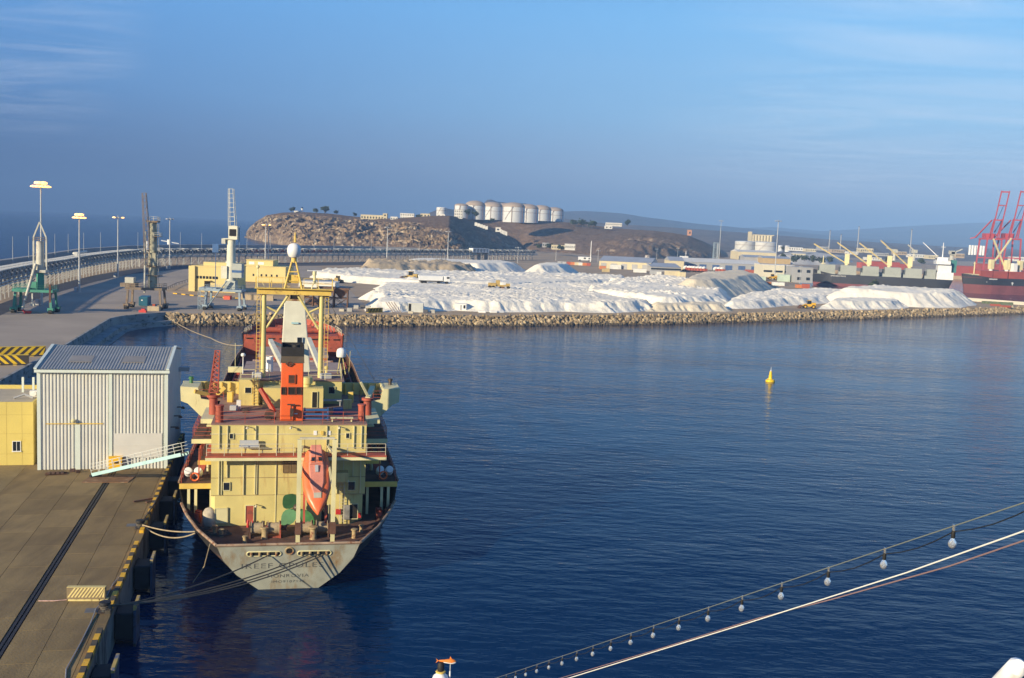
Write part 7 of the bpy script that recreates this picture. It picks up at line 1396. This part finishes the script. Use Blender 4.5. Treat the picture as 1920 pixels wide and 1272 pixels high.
# ------------------------------------------------------------------ the bulk carrier
M_BHULL = mat('carrier_black', (.022, .022, .028), .6, var=.2, scale=.1); M_BRED = mat('carrier_red', (.17, .045, .045), .7, var=.2, scale=.15); M_BGREY = mat('carrier_grey', (.30, .32, .29), .7, var=.1, scale=.15); M_BCRANE = mat('carrier_crane', (.66, .58, .32), .6, var=.08, scale=.2)
def carrier(name, label, bow, stern, beam, zdeck, zbow, zred, hold, sup=True):
    v = bow-stern; L = v.length; t = thing(name, label, 'ship', stern, math.atan2(v.y, v.x)); 
    st = [(-2, .62, 1.02, zdeck), (.0, .80, 1, zdeck), (L*.1, .97, 1, zdeck), (L*.5, 1, 1, zdeck), (L*.86, .98, 1, zdeck), (L*.86+.1, .98, 1, zdeck+.1), (L*.93, .66, .86, (zdeck+zbow)/2), (L*.985, .16, .5, zbow), (L*1.02, .01, .08, zbow+.4)]
    for zz0, zz1, m, nm in ((-2, zred, M_BRED, 'lower_hull'), (zred, None, M_BHULL, 'hull')):
        mb = MB()
        for sg in (-1, 1):
            vs = []
            for x, a, b, zt in st:
                z1_ = zt if zz1 is None else zz1; f0 = (zz0+2)/(zt+2); f1 = (z1_+2)/(zt+2); s0 = x-(max(0, x-L*.9)*.22)*(1-f0)+(3.5*(1-f0) if x < 1 else 0); s1 = x-(max(0, x-L*.9)*.22)*(1-f1)+(3.5*(1-f1) if x < 1 else 0)
                vs += [(s0, sg*beam/2*(a+(b-a)*f0**1.5), zz0), (s1, sg*beam/2*(a+(b-a)*f1**1.5), z1_)]
            n = len(st); mb.add(vs, [(2*i, 2*i+2, 2*i+3, 2*i+1) for i in range(n-1)], 0, True)
        x, a, b, zt = st[0]; z1_ = zt if zz1 is None else zz1; f0 = (zz0+2)/(zt+2); f1 = (z1_+2)/(zt+2)
        mb.add([(x+3.5*(1-f), sg*beam/2*(a+(b-a)*f**1.5), z) for f, z in ((f0, zz0), (f1, z1_)) for sg in (-1, 1)], [(0, 1, 3, 2)]); mb.build(nm, m, t, fix=False)
    MB().prism([(x, beam/2*b*.99) for x, a, b, z in st]+[(x, -beam/2*b*.99) for x, a, b, z in st[::-1]], zdeck-.3, zdeck-.1).build('deck', M_BRED if name == 'ore_ship' else mat('deck_grey', (.2, .2, .19), .8, var=.15), t); return t, L
bow, stn = G(1524, 533.5, 0), G(1776, 547, 0)
bc1, L = carrier('bulk_carrier', 'black bulk carrier with four pale deck cranes and a white bridge', bow, stn, 17, 8.2, 10.6, 2.0, None)
U = L/252.0                                            # metres per pixel along the ship
def along(px): return (1776-px)*U
for i, px in enumerate((1548, 1588, 1630, 1671, 1709, 1741)):
    w_ = (34 if i < 5 else 20)*U; hb_ = MB().bb(along(px)-w_/2, along(px)+w_/2, -6.2, 6.2, 8.1, 10.2).build('hatch_coaming', M_BGREY, bc1); MB().bb(along(px)-w_/2+.2, along(px)+w_/2-1.2, -6.4, 6.4, 10.2, 14.6).build('bin_wall', M_BGREY, bc1)
    MB().bb(along(px)+w_/2-1.1, along(px)+w_/2-.2, -5, 5, 8.2, 13).build('dark_gap', mat('gap_dark', (.06, .07, .075), .8, var=.1), bc1)
for px, tx, ty in ((1586, 1526, 457.5), (1628, 1571, 455), (1666, 1613, 456), (1704, 1653, 451)):
    x = along(px); MB().cyl((x, 0, 8.2), (x, 0, 15.5), 1.3, n=12).build('crane_post', M_BCRANE, bc1); hd = MB().bb(x-1.6, x+1.6, -1.5, 1.5, 15.5, 22.5).build('crane_house', M_BCRANE, bc1, bev=.25)
    tip = W(tx, ty, float((np.array(bc1.location)+np.array((QE*0))-CAM)@FW)+0); mw = Matrix.Rotation(-bc1.rotation_euler.z, 3, 'Z'); tl = mw @ (tip-Vector(bc1.location)); tl.y = 0
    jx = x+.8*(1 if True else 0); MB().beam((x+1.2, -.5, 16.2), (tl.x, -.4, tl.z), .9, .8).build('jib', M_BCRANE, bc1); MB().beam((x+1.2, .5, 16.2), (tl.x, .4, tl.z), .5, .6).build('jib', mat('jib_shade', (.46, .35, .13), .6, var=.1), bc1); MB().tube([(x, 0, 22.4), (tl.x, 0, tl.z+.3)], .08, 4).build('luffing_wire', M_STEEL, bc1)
sx = along(1765)
MB().bb(sx-6, sx+4.5, -7.2, 7.2, 8.1, 13).build('accommodation', M_WHITE, bc1); MB().bb(sx-4.5, sx+4, -6.4, 6.4, 13.01, 18.4).build('accommodation', M_WHITE, bc1); MB().bb(sx-3.5, sx+5.5, -8.9, 8.9, 18.41, 20.6).build('bridge', M_WHITE, bc1); MB().bb(sx-2, sx+4.8, -6, 6, 20.61, 23.0).build('wheelhouse', M_WHITE, bc1)
for i in range(9): MB().bb(sx+4.75, sx+4.86, -5.6+i*1.26, -4.7+i*1.26, 21.3, 22.5).build('bridge_window', M_GLASS, bc1)
for i in range(6): MB().bb(sx-1.6+i*1.05, sx-.8+i*1.05, -6.08, -5.98, 21.3, 22.5).build('bridge_window', M_GLASS, bc1)
for z in (10, 12, 15, 17):
    for i in range(5): MB().bb(sx-4+i*1.6, sx-3.4+i*1.6, -(7.26 if z < 13 else 6.46), -(7.18 if z < 13 else 6.38), z-.4, z+.4).build('porthole', M_GLASS, bc1)
MB().bb(sx-8, sx-4.6, -3, 3, 13.02, 21.5).build('funnel', mat('funnel_teal', (.03, .16, .15), .6, var=.1), bc1); MB().cyl((sx+1, 0, 23), (sx+1, 0, 33), .35, .2, 8).beam((sx+1, -2, 28), (sx+1, 2, 28), .3).beam((sx-.4, 0, 30), (sx+2.4, 0, 30), .3).build('radar_mast', M_WHITE, bc1); MB().beam((sx+4.5, -1, 24), (sx+14, -1, 32.5), .4).build('stores_crane', M_WHITE, bc1)
MB().cyl((along(1541), 0, 8.2), (along(1541), 0, 20.5), .5, .35, 8).beam((along(1541)-1.5, 0, 15), (along(1541)+1.5, 0, 15), .3).build('foremast', M_BCRANE, bc1); MB().bb(along(1560), along(1530), -4, 4, 8.2, 10).build('windlass', M_BGREY, bc1)
MB().rail([(along(1740), -8.2, 8.2), (along(1560), -8.2, 8.2)], 1.1, .07, 2, 5).build('deck_rail', M_BGREY, bc1)
MB().beam((along(1762), -9.5, 2.0), (along(1772)+5.5, -8.9, 8.0), 1.0, .5).build('gangway', M_WHITE, bc1)
def hull_text(t, body, x, z, size, beam, m, w=None):
    M_ = Matrix(((-1, 0, 0, x), (0, 0, 1, 0), (0, 1, 0, z), (0, 0, 0, 1)))
    M_ = Matrix(((-1, 0, 0, x), (0, 0, -1, -beam), (0, 1, 0, z), (0, 0, 0, 1)))
    return text_mesh('lettering', body, size, m, t, M_, .02, 1.1)
# port side faces the camera at local -y or +y depending on the heading: bow left means +y is away
side = -1 if (Matrix.Rotation(bc1.rotation_euler.z, 3, 'Z') @ Vector((0, -1, 0))).dot(Vector(bc1.location)) < 0 else 1
def hull_text2(t, body, x, y, z, size, m, sgn, rot=0.0):
    # text right = towards the stern (-x) seen from the camera side
    n = Vector((0, sgn, 0)); r_ = Vector((-1, 0, 0)); u = n.cross(r_); u = u if u.z > 0 else -u
    M_ = Matrix(((r_.x, u.x, n.x, x), (r_.y, u.y, n.y, y), (r_.z, u.z, n.z, z), (0, 0, 0, 1))) @ Matrix.Rotation(rot, 4, 'Y'); return text_mesh('lettering', body, size, m, t, M_, .25, 1.05)
hull_text2(bc1, 'APAGEON WAVE', along(1571), side*8.35, 7.0, 1.25, M_WHITE, side); hull_text2(bc1, '•:•  ••', along(1572), side*8.35, 8.2, 1.1, M_WHITE, side)
o = MB().bb(-.8, .8, -.3, .3, -1, 1).bb(-.3, .3, -.3, .3, 1, 1.9).build('anchor', M_RED, bc1); o.location = (along(1551), side*6.9, 6.0)
# the second ship, bow in frame
bow2 = G(1806, 549, 0); stn2 = bow2+Vector((1, .16, 0)).normalized()*105
bc2, L2 = carrier('ore_ship', 'black and red ship with crossed yellow cranes at the right edge', bow2, stn2, 18, 10.8, 12.6, 6.0, None)
k2 = px_m(bow2); X2 = lambda px: L2-(px-1806)/k2*1.02
for a, b in ((1826, 1850), (1852, 1880), (1884, 1918)): MB().bb(X2(b), X2(a), -6.5, 6.5, 10.7, 15.5).build('hatch', mat('hatch_red', (.32, .065, .045), .6, var=.12, scale=.2), bc2)
for px, tx, ty in ((1857, 1895.5, 447), (1889, 1859.5, 448), (1915, 1960, 452)):
    x = X2(px); MB().cyl((x, 0, 10.7), (x, 0, 16.5), 1.2, n=12).build('crane_post', M_WHITE, bc2); MB().bb(x-1.5, x+1.5, -1.4, 1.4, 16.5, 23).build('crane_house', M_BCRANE, bc2, bev=.2)
    dz = W(tx, ty, float((np.array(bow2)-CAM)@FW)).z; MB().beam((x, -1.6, 17), (X2(tx), -1.6, dz), .8, .9).build('jib', M_BCRANE, bc2)
MB().bb(X2(1903), X2(1895), -4, 4, 15.5, 21).build('deck_house', M_WHITE, bc2); MB().cyl((X2(1824), 0, 12), (X2(1824), 0, 21), .4, n=8).beam((X2(1824)-1, 0, 20), (X2(1824)+1, 0, 20), .3).build('foremast', M_BCRANE, bc2); MB().bb(X2(1838), X2(1812), -5, 5, 12.2, 12.9).build('forecastle', M_BCREAM, bc2)
side2 = -1 if (Matrix.Rotation(bc2.rotation_euler.z, 3, 'Z') @ Vector((0, -1, 0))).dot(Vector(bc2.location)) < 0 else 1
hull_text2(bc2, 'HEUN JOHN', X2(1847), side2*9.1, 10.0, 1.0, M_WHITE, side2); o = MB().bb(-.8, .8, -.3, .3, -.9, .9).build('anchor', M_GREY, bc2); o.location = (X2(1838), side2*8.0, 8.6)
o = MB().bb(-.25, .25, -.1, .1, -1, 1).bb(-.8, .8, -.1, .1, .2, .6).build('draught_mark', M_WHITE, bc2); o.location = (X2(1886), side2*9.02, 7.5)
rs = thing('red_barge', 'red hulled ship lying behind the two carriers', 'ship', D(1775, 511, 1000), R(2)); MB().prism([(0, 0), (4, -6), (95, -6), (95, 6), (4, 6)], -4, 7).build('hull', mat('barge_red', (.34, .07, .055), .6, var=.1), rs); MB().bb(30, 60, -4, 4, 7, 10).build('hatch', MATS['hatch_red'], rs)
rs2 = thing('red_barge', 'long low red hull behind the bulk carrier deck cranes', 'ship', D(1606, 498, 980), R(0)); MB().prism([(0, 0), (3, -5), (50, -5), (53, 0), (50, 5), (3, 5)], -2, 3.2).build('hull', MATS['barge_red'], rs2); MB().bb(10, 40, -3, 3, 3.2, 4.6).build('hatch', MATS['hatch_red'], rs2)
# red gantry cranes
M_GANT = mat('gantry_red', (.42, .06, .07), .55, var=.08, scale=.1)
def gantry(label, px, yb, dd, s=1.0, tilt=R(0)):
    c = D(px, yb, dd); t = thing('gantry_crane', label, 'crane', c, R(-4), 'red gantry cranes'); kx = 1/px_m(c)
    for x in (-8.5, 6.5):
        for y in (-9, 9): MB().beam((x, y, 0), (x+(1.8 if x < 0 else -.8), y, 30), 1.1).build('leg', M_GANT, t)
    for y in (-9, 9): MB().beam((-8, y, 13), (6.5, y, 13), .9).beam((-7, y, 30), (6, y, 30), 1.2).build('cross_beam', M_GANT, t)
    for x in (-7, 5.5): MB().beam((x, -9, 30), (x, 9, 30), 1.5).build('sill_beam', M_GANT, t)
    for x in (-1.6, 5.2):
        MB().beam((x-.4, -4, 31), (x+3.4, -9, 73), .85).build('boom_girder', M_GANT, t); MB().beam((x, 2, 30), (x+1.2, -4, 48), .8).build('apex_leg', M_GANT, t)
    for z in (47, 60, 72): f = (z-31)/42; MB().beam((-2+3.8*f, -4-5*f, z), (4.8+3.8*f, -4-5*f, z), 1.2 if z != 60 else .9).build('tie_beam', M_GANT, t)
    MB().beam((-1, 0, 47), (-9, 14, 31), .9).beam((-9, 14, 31), (-12, 18, 30), .8).build('back_stay', M_GANT, t); MB().bb(-4, 4, 2, 12, 31, 35).build('machinery_house', M_GANT, t); MB().beam((2, -4, 47), (5, -8, 60), .4).beam((5.5, -4, 46), (2, 0, 36), .7).build('hoist_arm', M_BLUE, t)
    MB().bb(-9.5, 8, -10, -8, 0, 1.6).bb(-9.5, 8, 8, 10, 0, 1.6).build('bogie', M_STEEL, t); return t
gantry('left of the two tall red gantry cranes with raised booms', 1853, 511, 930); gantry('right of the two tall red gantry cranes with raised booms', 1888.5, 511, 930)
for i, (px, yb, tx, ty, lab) in enumerate(((1676, 489, 1660, 466, 'pale grey quay crane with a raised jib behind the bulk carrier hatches'), (1713, 490, 1700, 460, 'pale quay crane left of the bulk carrier bridge'), (1785, 494, 1802, 467, 'grey yard crane right of the bulk carrier bridge'), (1783, 492, 1778, 473, 'small white yard crane by the grey yard crane'))):
    c = D(px, yb, 900); k = px_m(c); t = thing('quay_crane', lab, 'crane', c, 0, 'distant quay cranes'); MB().cyl((0, 0, 0), (0, 0, 7), 1.4, 1.0, 8).bb(-2, 2, -2, 2, 7, 10).build('tower', M_CRP, t); MB().beam((0, 0, 9), ((tx-px)/k, 0, (yb-ty)/k), .9).build('jib', M_CRP, t)
sp = thing('causeway_wall', 'low pale wall along the spit beyond the largest stockpile', 'wall', (0, 0, 0)); a, b = G(1808, 564, 3), G(1990, 578, 3); d = (b-a); MB().prism([(a.x, a.y), (b.x, b.y), (b.x-1, b.y+2.5), (a.x-1, a.y+2.5)], 3, 4.6).build('wall', mat('pale_wall', (.52, .48, .40), .9, var=.08), sp)
for i, (px, py, lab) in enumerate(((1866, 574, 'small orange red crate on the spit'), (1885, 576.5, 'long low red pipe on the spit'))): o = tag(MB().bb(-2.2, 2.2, -.8, .8, 0, .9).build('crate', CM['red']), lab, 'crate'); o.location = G(px, py, 3.05)
for i, px in enumerate((1850, 1861, 1874, 1890)): o = tag(MB().bb(-2.2, 2.2, -.8, .8, 0, 1.2).build('hedge_block', mat('net_green', (.12, .15, .08), .9, var=.3)), 'dark green netted bale, %s from the left by the pale spit wall' % ('first', 'second', 'third', 'last')[i], 'bale', 'netted bales on the spit'); o.location = G(px, 569.5+i*.7, 3)

for i, (px, yb, h_, r_) in enumerate(((1492, 490, 9, 9), (1508, 488, 7, 8), (1524, 490, 8, 9), (1541, 491, 6, 8), (1556, 490, 8, 7), (1470, 484, 6, 7), (1668, 492, 7, 8), (1728, 493, 6, 8), (1468, 470, 9, 4), (1012, 465, 5, 6))):
    p = D(px, yb, 1080); k = px_m(p); tree('%s dark tree from the left among the far port trees' % ('first', 'second', 'third', 'fourth', 'fifth', 'low', 'far', 'last', 'tall narrow', 'small')[i], p, h_/k, r_/k, 150, i % 3, True, 'trees of the far port')
